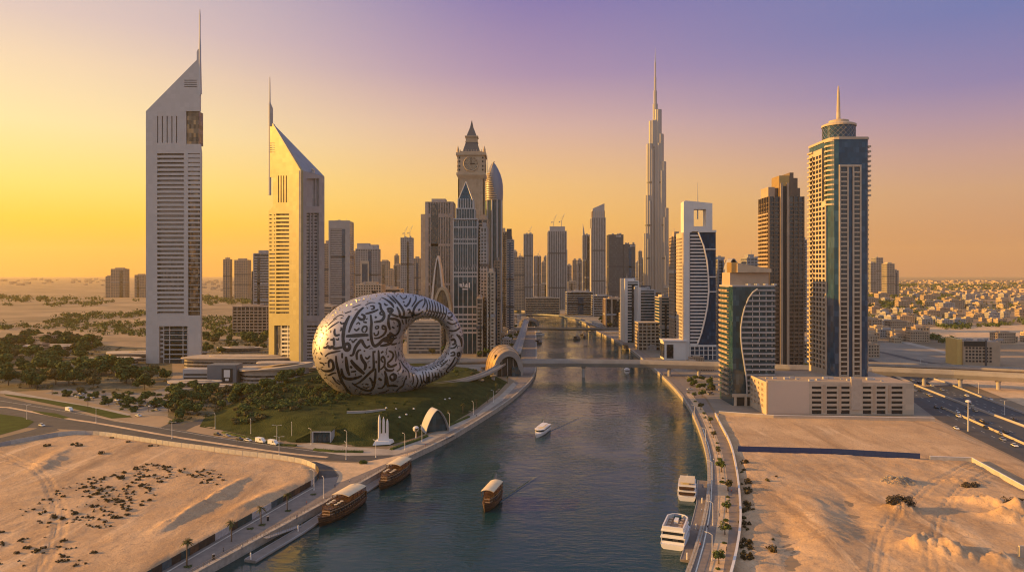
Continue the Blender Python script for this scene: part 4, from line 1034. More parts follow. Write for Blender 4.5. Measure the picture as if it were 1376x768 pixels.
# sign letters on its front
g = MB(); s0 = az(386, d)
for k, (a, b_, c_, e_) in enumerate([(0, 5, 0, 1.4), (0, 1.4, 0, 4.4), (1.8, 2.8, 1.2, 4.0), (3.6, 5, 0, 5.2), (5.6, 9.6, 0, 1.4), (5.8, 6.8, 1.2, 3.4), (7.2, 8.2, 1.2, 4.6), (8.7, 9.7, 1.2, 3.2), (10.4, 11.8, -.4, 5.4), (3.2, 9.6, -2.6, -1.2)]):
    g.box(-6.5 + a, -6.5 + b_, -14.3, -13.85, s0 + c_, s0 + e_)
g.build('sign_lettering', M_white, bt)

# clock tower
d = 940
cxp = ax(633, d); root = thing('clock_tower', 'tall sandstone clock tower with a lantern and spire, above the pyramid topped tower', 'clock tower', (cxp, d + 18, 0))
z = lambda y: az(y, d)
sc = d / F
def sq(h_): return rect(-h_, h_, -h_, h_)
W1 = 16.5
MB().prism(sq(W1), 0, z(237)).build('shaft_wall', M_stone, root)
g = MB(); fins(g, sq(W1), 0, z(240), 5.5, 1.8, .9)
for y in range(246, 440, 14): g.prism(sq(W1 + .5), z(y), z(y) + 1.2)
g.build('shaft_lattice', M_stone, root)
g = MB(); fins(g, sq(W1), 20, z(262), 5.5, 1.6, .25, ends=False); 
g.build('window_grille', G_dark, root)
MB().prism(sq(16.5), z(241), z(235), sq(19.5)).prism(sq(19.5), z(235), z(232)).prism(sq(18), z(232), z(208)).prism(sq(20), z(208.5), z(205)).prism(sq(15), z(205), z(202.6)).build('clock_stage', M_stone, root)
for k in range(4):   # clock faces
    a = k * math.pi / 2
    cf = MB(); n = 28
    cf.lathe([(9.4, 0), (9.4, .5)], n)
    o = cf.build('clock_face', mat('clock_dial', (.30, .24, .17), .5, var=.3, scale=1.5), root)
    o.matrix_local = Matrix.Rotation(a, 4, 'Z') @ Matrix.Translation((0, -18.05, z(220))) @ Matrix.Rotation(R(90), 4, 'X')
    MB().box(-.5, .5, -1.5, 7.4, .6, .9).build('clock_hand', M_dark, o); MB().box(-1.2, 5.2, -.55, .55, .95, 1.2).build('clock_hand', M_dark, o)
    hands = MB()
    for q in range(12):
        b_ = q * math.pi / 6; hands.box(8.1 * math.sin(b_) - .35, 8.1 * math.sin(b_) + .35, 8.1 * math.cos(b_) - .7, 8.1 * math.cos(b_) + .7, .6, .8)
    hands.build('dial_marking', M_dark, o)
    ringm = MB()
    ringm.tube([(9.6 * math.cos(2 * math.pi * q / 28), 9.6 * math.sin(2 * math.pi * q / 28), .6) for q in range(29)], .7, 5)
    for q in range(8):
        b_ = q * math.pi / 4 + .39; ringm.tube([(3.6 * math.cos(b_), 3.6 * math.sin(b_), .7), (6.8 * math.cos(b_ + .35), 6.8 * math.sin(b_ + .35), .7), (9 * math.cos(b_), 9 * math.sin(b_), .7)], .35, 4)
    ringm.build('dial_lattice', M_stone, o)
    pn = MB()
    for sx in (-1, 1):
        for sz in (-1, 1):
            for q in range(3): pn.box(sx * 15.5 - 1.0, sx * 15.5 + 1.0, sz * (3 + 5 * q) - 1.2, sz * (3 + 5 * q) + 1.2, .1, .4)
    pn.build('panel_grille', M_dark, o)
for sx in (-1, 1):
    for sy in (-1, 1):
        MB().lathe([(1.8, 0), (1.8, 4), (.2, 9)], 8).build('corner_finial', M_stone, root).location = (sx * 17.5, sy * 17.5, z(205))
MB().prism(sq(11.8), z(202.6), z(189), sq(7.6)).build('lower_roof', M_slate, root)
g = MB().prism(sq(8.4), z(189), z(187.8)).prism(sq(7.0), z(187.8), z(182)).prism(sq(8.8), z(182), z(180.5)); fins(g, sq(7.0), z(187.8), z(182), 3.5, 1.1, .7)
g.build('lantern', M_stone, root)
MB().prism(sq(6.9), z(180.5), z(168), sq(2.3)).prism(sq(2.3), z(168), z(158), sq(.25)).build('spire', M_slate, root)
g = MB()
for k in range(9): g.box(-14 + 3.5 * k - .4, -14 + 3.5 * k + .4, -14.6, -13.8, z(202.6), z(200.4)) 
g.build('parapet_grille', M_stone, root)

# rose tower: curved glass with a leaf shaped crown
d = 1000
X0, X1 = ax(651, d), ax(675.5, d); w = X1 - X0
root = thing('leaf_crown_tower', 'tower with a leaf shaped banded crown, right behind the clock tower', 'skyscraper', ((X0 + X1) / 2, d + 15, 0))
zb = az(268, d)
def ell(sx, sy, n=20): return [(sx * math.cos(2 * math.pi * k / n), sy * math.sin(2 * math.pi * k / n)) for k in range(n)]
MB().prism(ell(w / 2, 15), 0, zb).build('glass_body', G_teal, root)
g = MB()
for a0 in (-2.3, -1.75, -1.2, -.6): 
    x, y = w / 2 * math.cos(a0), 15 * math.sin(a0); g.lathe([(1.3, 0), (1.3, zb)], 6, (x, y))
g.build('column_rib', M_alu, root)
prof = [(268, 1.0, 1.0), (258, 1.03, 1.0), (248, 1.02, .95), (240, .93, .85), (232, .76, .7), (225, .52, .5), (219, .26, .28), (216, .05, .1)]
cr_ = MB(); vs = []; n = 20
for y, fx, fy in prof:
    off = (1 - fx) * w * -.04
    vs += [(off + w / 2 * fx * math.cos(2 * math.pi * k / n), 15 * fy * math.sin(2 * math.pi * k / n), az(y, d)) for k in range(n)]
cr_.add(vs, [(i * n + k, i * n + (k + 1) % n, (i + 1) * n + (k + 1) % n, (i + 1) * n + k) for i in range(len(prof) - 1) for k in range(n)] + [tuple((len(prof) - 1) * n + k for k in range(n))])
cr_.build('crown', mat('crown_metal', (.19, .20, .25), .42, metal=.4), root, smooth=True)
g = MB()
def pint(y):
    for (ya, a, _), (yb, b_, _) in zip(prof, prof[1:]):
        if yb <= y <= ya: return a + (b_ - a) * (ya - y) / (ya - yb)
    return .1
for y in range(268, 231, -3):
    f = pint(y); f2 = pint(y)
    pts = [(w / 2 * f * 1.03 * math.cos(R(a)), 15.4 * min(1, f) * math.sin(R(a)), az(y, d)) for a in range(185, 300 - int((268 - y) * 1.6), 8)]
    g.tube(pts, .75, 4)
g.build('crown_louvre', M_cream, root)
MB().tube([(-w / 2 + 2, -5, az(258, d)), (-w / 2 * .55, -9, az(236, d)), (-w * .03, -3, az(217, d)), (w * .03, 0, az(215, d))], [1.6, 1.6, 1.3, .6], 6).build('crown_rib', M_stone, root)
antenna(root, -w * .36, 4, az(240, d), az(205, d), .5)

# residential towers behind and to the right of the pyramid tower
T('narrow_tower', 'plain tan slab tower between the clock tower and the leaf crowned tower', 642, 655, 294, 870, 60, 'grid', M_tan, G_dark, gap=5, floor=4)
T('residential_tower', 'slim residential tower with dark balcony stripe, below the leaf crowned tower', 646, 654, 305, 800, 44, 'grid', M_conc, G_dark, gap=3.6)
T('residential_tower', 'pale residential tower standing beside the canal road, second from the dark blue tower', 655, 664, 365, 770, 40, 'grid', M_cream, G_dark, gap=4)
T('residential_tower', 'tan residential tower over the golden station, with stacked balconies', 664, 672, 350, 900, 46, 'grid', M_tan, G_dark, gap=4)
T('residential_tower', 'pale pinkish residential tower with a slender roof mast', 671, 681, 311, 1150, 40, 'grid', M_cream, G_far, gap=4, roof=('box',))
r_, p_, hh_, w_ = T('residential_tower', 'dark blue residential tower with a stepped top, rightmost of the row left of the canal', 681, 690.5, 322, 1120, 50, 'grid', M_conc, G_blue, gap=5, roof=('box',))
MB().box(-w_ / 2, w_ * .2, -20, 10, hh_, az(307, 1120)).build('stepped_top', M_darkc, r_)
T('residential_tower', 'low tan tower foot at the left end of the canal row, beside the ring', 641, 648, 400, 770, 30, 'grid', M_tan, G_dark, gap=4)

# downtown across the end of the canal
T('downtown_tower', 'tan grid tower under a small crane top, left of the slim dark tower', 690, 704, 345, 1750, 36, 'grid', M_tan, G_far, gap=6, roof=('crane',))
T('downtown_tower', 'slim dark tower with a tiny crane on its roof', 704, 716, 314, 1750, 34, 'fins', M_conc, G_far, gap=4, roof=('crane',))
T('downtown_tower', 'short slim tower with a crane, between the slim dark tower and the broad fluted tower', 717.5, 727, 344, 2300, 30, 'fins', M_conc, G_far, gap=5, roof=('crane',))
r_, p_, hh_, w_ = T('fluted_tower', 'broad fluted tower with two cranes on its roof', 737, 761, 310, 1800, 44, 'fins', M_conc, G_far, gap=5.5, fw=2.2, roof=())
MB().box(-w_ / 2 + 3, w_ / 2 - 3, -18, 18, hh_, az(304, 1800)).build('top_storey', M_conc, r_)
crane(r_, -8, 0, az(304, 1800), 26); crane(r_, 12, 0, az(304, 1800), 28)
MB().box(w_ / 2 + .3, w_ / 2 + 3, -16, 16, 0, hh_ - 48).box(-w_ / 2 - 3, -w_ / 2 - .3, -16, 16, 0, hh_ - 60).build('side_wing', M_conc, r_)
T('downtown_tower', 'little dark tower low beside the bright slender tower', 776, 782, 349, 2300, 26, 'grid', M_conc, G_far, gap=6)
r_, p_, hh_, w_ = T('slender_tower', 'bright slender tower with a pointed corner, left of the tall sloping topped tower', 783.5, 793, 315, 2200, 30, 'fins', M_alu, G_far, gap=5, roof=())
MB().prism(rect(-w_ / 2, -w_ / 2 + 5, -10, 6), hh_, [az(300, 2200), az(312, 2200), az(312, 2200), az(300, 2200)]).build('pointed_top', M_alu_d, r_)
T('downtown_tower', 'small stepped tower in front of the bright slender tower', 787, 791, 350, 2150, 22, 'grid', M_darkc, G_far, gap=5)
r_, p_, hh_, w_ = T('sloping_top_tower', 'tall fluted tower with a sloping open top, left of the twin dark slabs', 795.5, 813.5, 292, 2000, 42, 'fins', M_conc, G_far, gap=5, fw=1.8, roof=())
zz_ = az(292, 2000); MB().prism(rect(-w_ / 2 + 2.2, w_ / 2 - 2.2, -18, 18), hh_, [az(280, 2000), az(273, 2000), az(274, 2000), az(281, 2000)]).build('sloping_top', M_conc, r_)
g = MB(); fins(g, rect(-w_ / 2 + 2.2, w_ / 2 - 2.2, -18, 18), hh_ + .1, az(283, 2000), 6, 1.6, .8); g.build('top_grille', M_cream, r_)
MB().box(-w_ / 2 - 2.5, -w_ / 2 - .3, -16, 12, 0, hh_ - 30).build('side_wing', M_conc, r_)
for nm, x0, x1, y, la in (('a', 818, 837.5, 315, 'taller of the twin dark slabs, pale letters across its top'), ('b', 838.5, 853.5, 328, 'shorter of the twin dark slabs, pale letters across its top')):
    r_, p_, hh_, w_ = T('dark_slab_tower', la, x0, x1, y, 1500, 30, 'grid', mat('dark_slab_cladding', (.085, .082, .09), .6, var=.1), G_far, gap=2.5, floor=4, fw=.9, th=1.1, roof=())
    g = MB()
    for k in range(4):
        g.box(1 + 2.6 * k, 2.6 + 2.6 * k, -15.9, -15.4, hh_ - 5, hh_ - 2.4)
        g.box(1.2 + 2.6 * k, 1.7 + 2.6 * k, -15.95, -15.4, hh_ - 2.3, hh_ - 1.4)
    g.build('sign_lettering', M_white, r_)
T('hazy_tower', 'thin hazy spire tower just left of the giant stepped tower', 858.5, 862.5, 337, 2600, 18, 'fins', M_conc, G_far, gap=5, roof=('mast',))
T('low_block', 'long low terrace block at the foot of the broad fluted tower', 706, 752, 400, 1500, 26, 'bands', M_tan, G_dark, floor=5)
T('low_block', 'low dark mall block right of the broad fluted tower', 762, 797, 392, 1560, 40, 'bands', M_conc, G_dark, floor=5)
T('low_block', 'low dark mall block below the tall sloping topped tower', 797.5, 822, 397, 1500, 40, 'bands', M_conc, G_dark, floor=5)
T('low_block', 'pale low block on the horizon behind the canal end', 725, 737, 381, 2600, 40, 'grid', M_cream, G_far, floor=6, gap=8)
T('low_block', 'pale low block on the horizon between the fluted towers', 764, 776, 378, 2600, 40, 'grid', M_cream, G_far, floor=6, gap=8)

for i, (x0, x1, y, dd) in enumerate(((446, 453, 344, 2600), (468, 474, 349, 2500), (506, 510, 356, 2700), (530, 535, 343, 2800), (553, 557, 352, 2700), (690, 695, 338, 2600), (728, 734, 352, 3000), (731, 736, 345, 3100), (762, 768, 356, 3000), (770, 775, 349, 2800), (855, 859, 352, 2900), (862, 867, 348, 2700), (896, 901, 349, 2600), (902, 908, 340, 2400), (1016, 1021, 347, 2000), (974, 980, 352, 1900))):
    T('hazy_tower', 'one of the faint small towers filling the gaps of the skyline', x0, x1, y, dd, 26, ('grid', 'fins')[i % 2], (M_tan, M_conc, M_alu_d)[i % 3], G_far, floor=6, gap=7, group='faint towers in the skyline gaps')
# the giant stepped tower
d = 2314
cxb = ax(880.5, d)
bk = thing('giant_stepped_tower', 'by far the tallest tower, stepped silver setbacks narrowing to a needle', 'skyscraper', (cxb, d, 0))
z = lambda y: az(y, d)
M_burj = mat('silver_fluted_cladding', (.27, .255, .255), .36, metal=.55, var=.12, scale=.02, stretch=(1, 1, .3))
def fluted(mb, cx, cy, r, z0, z1, n=18):
    prof = []
    for zz0, k in ((z0, 1), (z1 - 3, 1), (z1, .8)):
        prof.append(zz0)
    poly = [(cx + (r * (1 if q % 2 else .9)) * math.cos(2 * math.pi * q / n), cy + (r * (1 if q % 2 else .9)) * math.sin(2 * math.pi * q / n)) for q in range(n)]
    mb.prism(poly, z0, z1)
core = MB()
for r, y0, y1 in ((17, 405, 195), (14, 196, 162), (8.0, 163, 140), (5.2, 141, 122), (3.4, 123, 104), (2.2, 105, 84)):
    fluted(core, 0, 0, r, max(0, z(y0)), z(y1))
core.build('core_shaft', M_burj, bk)
MB().lathe([(2.2, z(85)), (1.2, z(78)), (.7, z(72)), (.3, z(64))], 8).build('needle', M_steel, bk)
# three wings, in steps of falling height (photo rows of their tops)
wings = {200: [(13, 165), (22, 194), (29, 262), (37, 315)], 322: [(13, 149), (22, 219), (30, 280), (38, 332)], 85: [(12, 184), (22, 240), (30, 300), (38, 340)]}
wings[200] = [(10, 163), (20, 194), (28, 263), (35, 314)]
wings[335] = [(9, 148), (17, 181), (26, 218), (35, 280), (39, 331)]
del wings[322]
for a, steps in wings.items():
    for k, (rr, y) in enumerate(steps):
        g = MB(); ca_, sa_ = math.cos(R(a)), math.sin(R(a))
        rad = 12.0 - 1.1 * k
        fluted(g, ca_ * rr, sa_ * rr, rad, 0, z(y))
        if k: fluted(g, ca_ * (rr - 4) - sa_ * 6, sa_ * (rr - 4) + ca_ * 6, rad * .7, 0, z(y) - 18); fluted(g, ca_ * (rr - 4) + sa_ * 6, sa_ * (rr - 4) - ca_ * 6, rad * .7, 0, z(y) - 30)
        g.build('wing_tier', M_burj, bk)
g = MB()
for y, r in ((200, 20), (247, 31), (304, 38), (348, 42)):
    for a in (200, 335, 85):
        ca_, sa_ = math.cos(R(a)), math.sin(R(a)); g.lathe([(12.6, z(y)), (12.6, z(y) + 5)], 18, (ca_ * (r - 13), sa_ * (r - 13)))
g.build('plant_floor_louvre', M_darkc, bk)
# ------------------------------------------------------------------ towers on the right bank
def wbox(mb, face, base, x0, x1, y0, y1, off, th):
    """box on a wall, given by photo columns/rows; off = how far its front stands out of the wall"""
    b = face.box(x0, x1, y0, y1); f = face.fn(off, base)
    return mb.add([f(p[0], p[1], 0) for p in b] + [f(p[0], p[1], th) for p in b], [(3, 2, 1, 0), (4, 5, 6, 7), (0, 1, 5, 4), (1, 2, 6, 5), (2, 3, 7, 6), (3, 0, 4, 7)])
# --- tallest right tower with a drum on top
d = 482.0
X0, X1 = ax(1117.5, d), ax(1168, d); dep = 36
base = Vector(((X0 + X1) / 2, d + dep / 2, 0)); w = X1 - X0
rt = thing('drum_top_tower', 'tall blue glass tower with a round roof drum and mast, behind the cream podium', 'skyscraper', base)
ff = Face((X0, d), (X1, d)); fs_ = Face((X0, d + dep), (X0, d))
zt = az(187, d); zp = 20
plan = [(-w / 2 + 5, -dep / 2), (w / 2 - 1.5, -dep / 2), (w / 2, -dep / 2 + 1.5), (w / 2, dep / 2), (-w / 2, dep / 2), (-w / 2, -dep / 2 + 6.5), (-w / 2 + .7, -dep / 2 + 3.4), (-w / 2 + 2.3, -dep / 2 + 1.2)]
MB().prism(plan, zp - 3, zt).build('glass_body', G_blue, rt)
MB().prism(grow(plan, .5), zt, zt + 1.6).build('roof', M_cream, rt)
fr = MB()
ztc = az(224, d)
for x in (1127.2, 1137.8, 1145.2, 1154.8): wbox(fr, ff, base, x, x + 2.0, 224, 512, .9, 1.2)
wbox(fr, ff, base, 1127.2, 1156.8, 221.5, 224.2, 1.0, 1.2)
ys = frange(226, 511, 46)
for y in ys:
    wbox(fr, ff, base, 1129, 1138, y + 4.6, y + 6.3, .8, .9); wbox(fr, ff, base, 1147, 1155, y + 4.6, y + 6.3, .8, .9)
fr.build('window_lattice', M_cream, rt)
wp = MB(); wbox(wp, ff, base, 1129.2, 1137.9, ys[0], ys[0] + 4.5, .35, .3)
for k in range(2): wbox(wp, ff, base, 1131.6 + 3 * k, 1132.1 + 3 * k, ys[0], ys[0] + 4.5, .42, .05)
w0 = wp.build('window', G_dark, rt)
dx = ax(1147.2, d) - ax(1129.2, d); dz = az(ys[1], d) - az(ys[0], d)
for i in range(len(ys)):
    for j in (0, 1):
        if i or j: dup(w0, parent=rt, loc=(dx * j, 0, dz * i))
# sunlit left wall: cream with window openings
fw = MB()
holes = []
outer = [(1.5, zp - 3), (dep - 7, zp - 3), (dep - 7, az(268, d)), (dep - 13, az(268, d)), (dep - 13, zt - 4), (1.5, zt - 4)]
zz_ = 24.0
while zz_ < zt - 8:
    for a in (3.2, 8.2, 13.2, 18.2):
        holes.append([(a, zz_), (a + 4.0, zz_), (a + 4.0, zz_ + 2.3), (a, zz_ + 2.3)])
    if zz_ < az(268, d) - 4: holes.append([(dep - 12, zz_), (dep - 8.4, zz_), (dep - 8.4, zz_ + 2.1), (dep - 12, zz_ + 2.1)])
    zz_ += 3.35
fw.plate(outer, holes, fs_.fn(1.0, base), 1.3)
fw.build('sunlit_wall', M_cream, rt, fix=True)
MB().box(-w / 2 - .35, -w / 2 + .5, -dep / 2 + 8, dep / 2 - 2, zp, zt - 5).build('side_window', G_dark, rt)
bal = MB(); zz_ = az(275, d)
while zz_ < zt - 1:
    bal.lathe([(6.6, zz_), (6.6, zz_ + 1.15)], 14, (-w / 2 + 5.2, -dep / 2 + 7.0)); zz_ += 3.35
bal.build('corner_balcony', M_cream, rt)
bal = MB(); zz_ = 26
while zz_ < zt - 2:
    if zz_ > az(268, d): bal.box(w / 2 + .1, w / 2 + 2.4, -dep / 2 + 2, dep / 2 - 14, zz_, zz_ + 1.2)
    else: bal.box(w / 2 + .1, w / 2 + .8, -dep / 2 + 2, dep / 2 - 14, zz_, zz_ + 1.2)
    bal.box(-w / 2 - 2.2, -w / 2 - 1.1, dep / 2 - 9, dep / 2 - 1, zz_, zz_ + 1.1)
    zz_ += 3.35
bal.build('side_balcony', M_cream, rt)
rc = w * .415; dc = (ax(1128, d + 17) - base.x, 0)
zd0, zd1 = zt + 1.6, az(167, d + 8)
MB().lathe([(rc, zd0), (rc, zd1)], 32, dc).build('drum_window', G_blue, rt)
g = MB().lathe([(rc + .8, zd1), (rc + .8, zd1 + 1.4), (rc - 1, zd1 + 2.2)], 32, dc).lathe([(rc - 4, zd1 + 2.2), (rc - 4, zd1 + 4.4), (rc - 6, zd1 + 5)], 28, dc).lathe([(rc + .5, zd0), (rc + .5, zd0 + 1.2)], 32, dc)
g.build('drum_roof', M_cream, rt)
g = MB()
for k in range(20):
    for sgn in (-1, 1):
        a0 = 2 * math.pi * k / 20
        g.tube([(dc[0] + (rc + .25) * math.cos(a0 + sgn * q * .28), dc[1] + (rc + .25) * math.sin(a0 + sgn * q * .28), zd0 + 1 + (zd1 - zd0 - 1) * q / 3) for q in range(4)], .16, 4)
g.build('drum_lattice', M_steel, rt)
MB().lathe([(1.5, zd1 + 4), (1.3, zd1 + 12), (.9, az(124, d + 17)), (.35, az(115, d + 17))], 8, (ax(1127.5, d + 17) - base.x, 0)).build('mast', M_cream, rt)

# --- cream podium with parking decks
d = 452.0
Xa, Xb = ax(1031, d), ax(1226, d)
base = Vector(((Xa + Xb) / 2, d + 30, 0))
po = thing('parking_podium', 'wide cream podium with open parking decks and one blank wall, before the towers', 'car park', base)
pf = Face((Xa, d), (Xb, d))
zt = az(512, d)
outer = pf.poly([(1031, 557), (1031, 511), (1228, 514.5), (1228, 557)][::-1])
holes = []; opens = []
for x0, x1 in ((1091, 1104), (1111, 1125), (1130, 1142), (1159.5, 1171), (1178, 1190), (1198, 1213)):
    for k in range(5): opens.append((x0, x1, 518.8 + 6.6 * k, 522.4 + 6.6 * k))
    opens.append((x0, x1, 550.6, 556))
holes = [pf.box(*o) for o in opens]
W = MB().plate(outer, holes, pf.fn(0, base), 1.2)
W.build('front_wall', M_cream, po, fix=True)
wd_ = Xb - Xa
MB().box(-wd_ / 2 + .1, wd_ / 2 - .1, -30 + 1.25, 28, 0, zt - 1.2).build('body', M_tan, po)
for o in opens:
    q = MB(); wbox(q, pf, base, o[0], o[1], o[2], o[3], -.9, .3); q.build('deck_opening', M_dark, po)
g = MB()
for x in (1106, 1127, 1173, 1193.5): wbox(g, pf, base, x, x + 3.4, 517, 553, .25, .3)
g.build('pier', M_tan, po)
q = MB(); wbox(q, pf, base, 1143.5, 1158, 508.5, 550, .5, 1.2); q.build('stair_panel', mat('lined_panel', (.42, .35, .29), .8, var=.1, scale=.4), po)
q = MB(); wbox(q, pf, base, 1031.5, 1087, 512.5, 556, .3, .5); q.build('blank_panel', mat('pinkish_cream', (.52, .41, .33), .8, var=.06, scale=.05), po)
# left flank with dark slots
q = MB(); sf = Face((Xa, d + 40), (Xa, d))
q.plate([(0, 0), (40, 0), (40, zt - .5), (0, zt - .5)], [[(a, z_), (a + 4, z_), (a + 4, z_ + 1.7), (a, z_ + 1.7)] for a in (3, 10, 17, 24, 31) for z_ in (4, 7.4, 10.8, 14.2, 17.6)], sf.fn(.5, base), 1.0)
q.build('side_wall', M_cream, po, fix=True)
rr = random.Random(3)
for k in range(16):
    rb = MB(); x = rr.uniform(-wd_ / 2 + 5, wd_ / 2 - 6); y = rr.uniform(-24, -8); s = rr.uniform(.8, 2.2)
    rb.box(x, x + s * 1.6, y, y + s, zt - 1.2, zt - 1.2 + s * .7); rb.build('roof_plant', M_alu, po)
# boundary wall in front of it
bw = thing('boundary_wall', 'long low cream wall along the foot of the parking podium', 'wall', gp(1100, 565))
a, b_ = gp(966, 558), gp(1256, 567); pth = [a - bw.location, Vector((ax(1030, a.y) - bw.location.x, a.y - 12 - bw.location.y, 0)), b_ - bw.location]
MB().sweep(pth, [(-.3, 0), (-.3, 2.6), (.3, 2.6), (.3, 0)]).build('wall_panel', M_cream, bw)
MB().sweep(pth, [(-.45, 2.6), (-.45, 2.85), (.45, 2.85), (.45, 2.6)]).build('coping', M_white, bw)

# --- brown tower with a gold crown
d = 610.0
X0, X1 = ax(1034, d), ax(1079.5, d); dep = 25; w = X1 - X0
base = Vector(((X0 + X1) / 2, d + dep / 2, 0))
bt_ = thing('gold_crown_tower', 'dark brown residential tower with a gilded crown, behind the wave fronted tower', 'skyscraper', base)
pl = rect(-w / 2, w / 2, -dep / 2, dep / 2); zt = az(264, d)
MB().prism(pl, 0, zt).build('glass_body', G_dark, bt_)
ff = Face((X0, d), (X1, d)); f2 = Face((X0, d + dep), (X0, d))
g = MB()
bands(g, rect(-w / 2 + .5, w / 2, -dep / 2, dep / 2), 4, zt - 2, 3.5, 1.1, .7)
fins(g, pl, 0, zt, 4.2, .7, .9)
g.build('balcony_grille', M_brown, bt_)
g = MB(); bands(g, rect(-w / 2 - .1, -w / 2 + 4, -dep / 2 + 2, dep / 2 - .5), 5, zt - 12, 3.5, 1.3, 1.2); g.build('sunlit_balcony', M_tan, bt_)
g = MB()
for x in (1048, 1056.5): wbox(g, ff, base, x, x + 3.2, 246, 500, 1.6, 2.0)
g.build('front_pier', M_tan, bt_)
q = MB(); wbox(q, ff, base, 1051.5, 1056.2, 250, 500, 1.15, 1.0); q.build('centre_recess', M_dark, bt_)
z = lambda y: az(y, d)
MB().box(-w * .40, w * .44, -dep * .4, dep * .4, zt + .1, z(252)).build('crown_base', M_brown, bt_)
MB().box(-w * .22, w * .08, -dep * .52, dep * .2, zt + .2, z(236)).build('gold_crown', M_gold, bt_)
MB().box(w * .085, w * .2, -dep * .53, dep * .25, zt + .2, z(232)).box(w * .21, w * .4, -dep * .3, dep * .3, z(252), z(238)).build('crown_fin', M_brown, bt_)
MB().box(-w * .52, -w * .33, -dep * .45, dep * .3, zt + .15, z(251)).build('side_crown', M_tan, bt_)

# --- wave fronted tower
d = 484.0
X0, X1 = ax(984.5, d), ax(1041, d); dep = 30; w = X1 - X0
base = Vector(((X0 + X1) / 2, d + dep / 2, 0))
wv = thing('wave_front_tower', 'glass office tower whose banded front ends in a white curving wave line', 'office tower', base)
ff = Face((X0, d), (X1, d)); z = lambda y: az(y, d)
zt = z(385); pl = rect(-w / 2, w / 2, -dep / 2, dep / 2)
MB().prism(pl, 0, zt).build('glass_body', G_teal, wv)
MB().prism(grow(pl, .3), zt, zt + 1).build('roof', M_conc, wv)
curve = [(1017, 388), (1011, 392), (1005, 400), (1000, 412), (996.5, 426), (994.5, 440), (994.5, 452), (996, 468), (998.5, 484), (1001, 500), (1002.5, 516), (1003, 532)]
wav = [ff.px(*p) for p in curve]
g = MB(); fn = ff.fn(1.5, base)
pp = [fn(p[0], p[1], 0) for p in wav]; pts = []
for i in range(len(pp) - 1):
    pts += [pp[i], pp[i].lerp(pp[i + 1], .5)]
g.tube(pts + [pp[-1]], .5, 6)
g.build('wave_rib', M_alu, wv)
def curve_x(y):
    for (xa, ya), (xb, yb) in zip(curve, curve[1:]):
        if ya <= y <= yb: return xa + (xb - xa) * (y - ya) / (yb - ya)
    return curve[0][0] if y < curve[0][1] else curve[-1][0]
y = 388.5; k = 0
while y < 530:
    g = MB(); wbox(g, ff, base, curve_x(y + 1.5) + .4, 1041.2, y, y + 2.3, 1.1, 1.3)
    g.build('floor_band', M_alu_d, wv); y += 7.1
g = MB()
for y in frange(392, 530, 20):
    for x in (1011, 1020, 1029, 1037):
        if curve_x(y) < x - 1: wbox(g, ff, base, x, x + .5, y, y + 4, .4, .4)
g.build('mullion', M_white, wv)
g = MB(); f2 = Face((X0, d + dep), (X0, d)); zz_ = 6
while zz_ < zt - 2:
    for a in (2, 9, 16): g.box(-w / 2 - 1.5, -w / 2 - .05, dep / 2 - a - 5.5, dep / 2 - a, zz_, zz_ + 1.15)
    g.box(-w / 2 - .35, -w / 2 - .05, -dep / 2 + 8, dep / 2, zz_ + 2.9, zz_ + 3.2)
    zz_ += 3.6
g.build('side_balcony', M_tan, wv)
MB().box(-w / 2 + 1, w * .47, -dep * .2, dep * .42, zt + 1, z(366)).build('penthouse', M_tan, wv)
rf = MB(); rf.prism([(-w * .32, -dep * .3), (w * .5, -dep * .3), (w * .5, dep * .4), (-w * .32, dep * .4)], z(366) + .1, [z(353), z(361), z(361), z(353)])
rf.build('sloping_roof', M_stone, wv)
MB().box(-w / 2 + 1.5, -w / 2 + 6, -dep * .25, dep * .1, z(366), z(352)).build('gold_stair_head', M_gold, wv)
g = MB()
for x in (986, 1000, 1012, 1024, 1036): wbox(g, ff, base, x, x + 3, 532, 546, 1.4, 1.6)
wbox(g, ff, base, 984, 1041.5, 528.5, 532.5, 1.7, 1.8)
g.build('entrance_frame', M_cream, wv)
q = MB(); wbox(q, ff, base, 989, 1036, 533, 546, .3, .4); q.build('entrance_window', M_dark, wv)
for k in range(8):
    g = MB().box(-3 + 6 * (k % 4), -3 + 6 * (k % 4) + 2, -9 - 3 * (k // 4), -7.5 - 3 * (k // 4), zt + 1.01, zt + 2); g.build('roof_plant', M_alu, wv)

# --- tower with a square hole at the top
d = 745.0
X0, X1 = ax(918.5, d), ax(962, d); dep = 30; w = X1 - X0
base = Vector(((X0 + X1) / 2, d + dep / 2, 0))
sq_ = thing('square_hole_tower', 'pale tower with a square hole at the top and a blue sail shaped glass front', 'skyscraper', base)
ff = Face((X0, d), (X1, d)); z = lambda y: az(y, d); f = ff.fn(0, base)
MB().prism(rect(-w / 2, w / 2, -dep / 2 + .5, dep / 2), 0, z(312)).build('glass_body', G_blue, sq_)
outer = ff.poly([(918.5, 483), (918.5, 271), (921, 269.5), (957, 273), (957, 311), (930, 311), (926.5, 313), (926.5, 483)][::-1])
q = MB().plate(outer, [ff.box(932, 948.5, 281, 304)], ff.fn(.8, base), 13); q.build('portal_wall', M_white, sq_, fix=True)
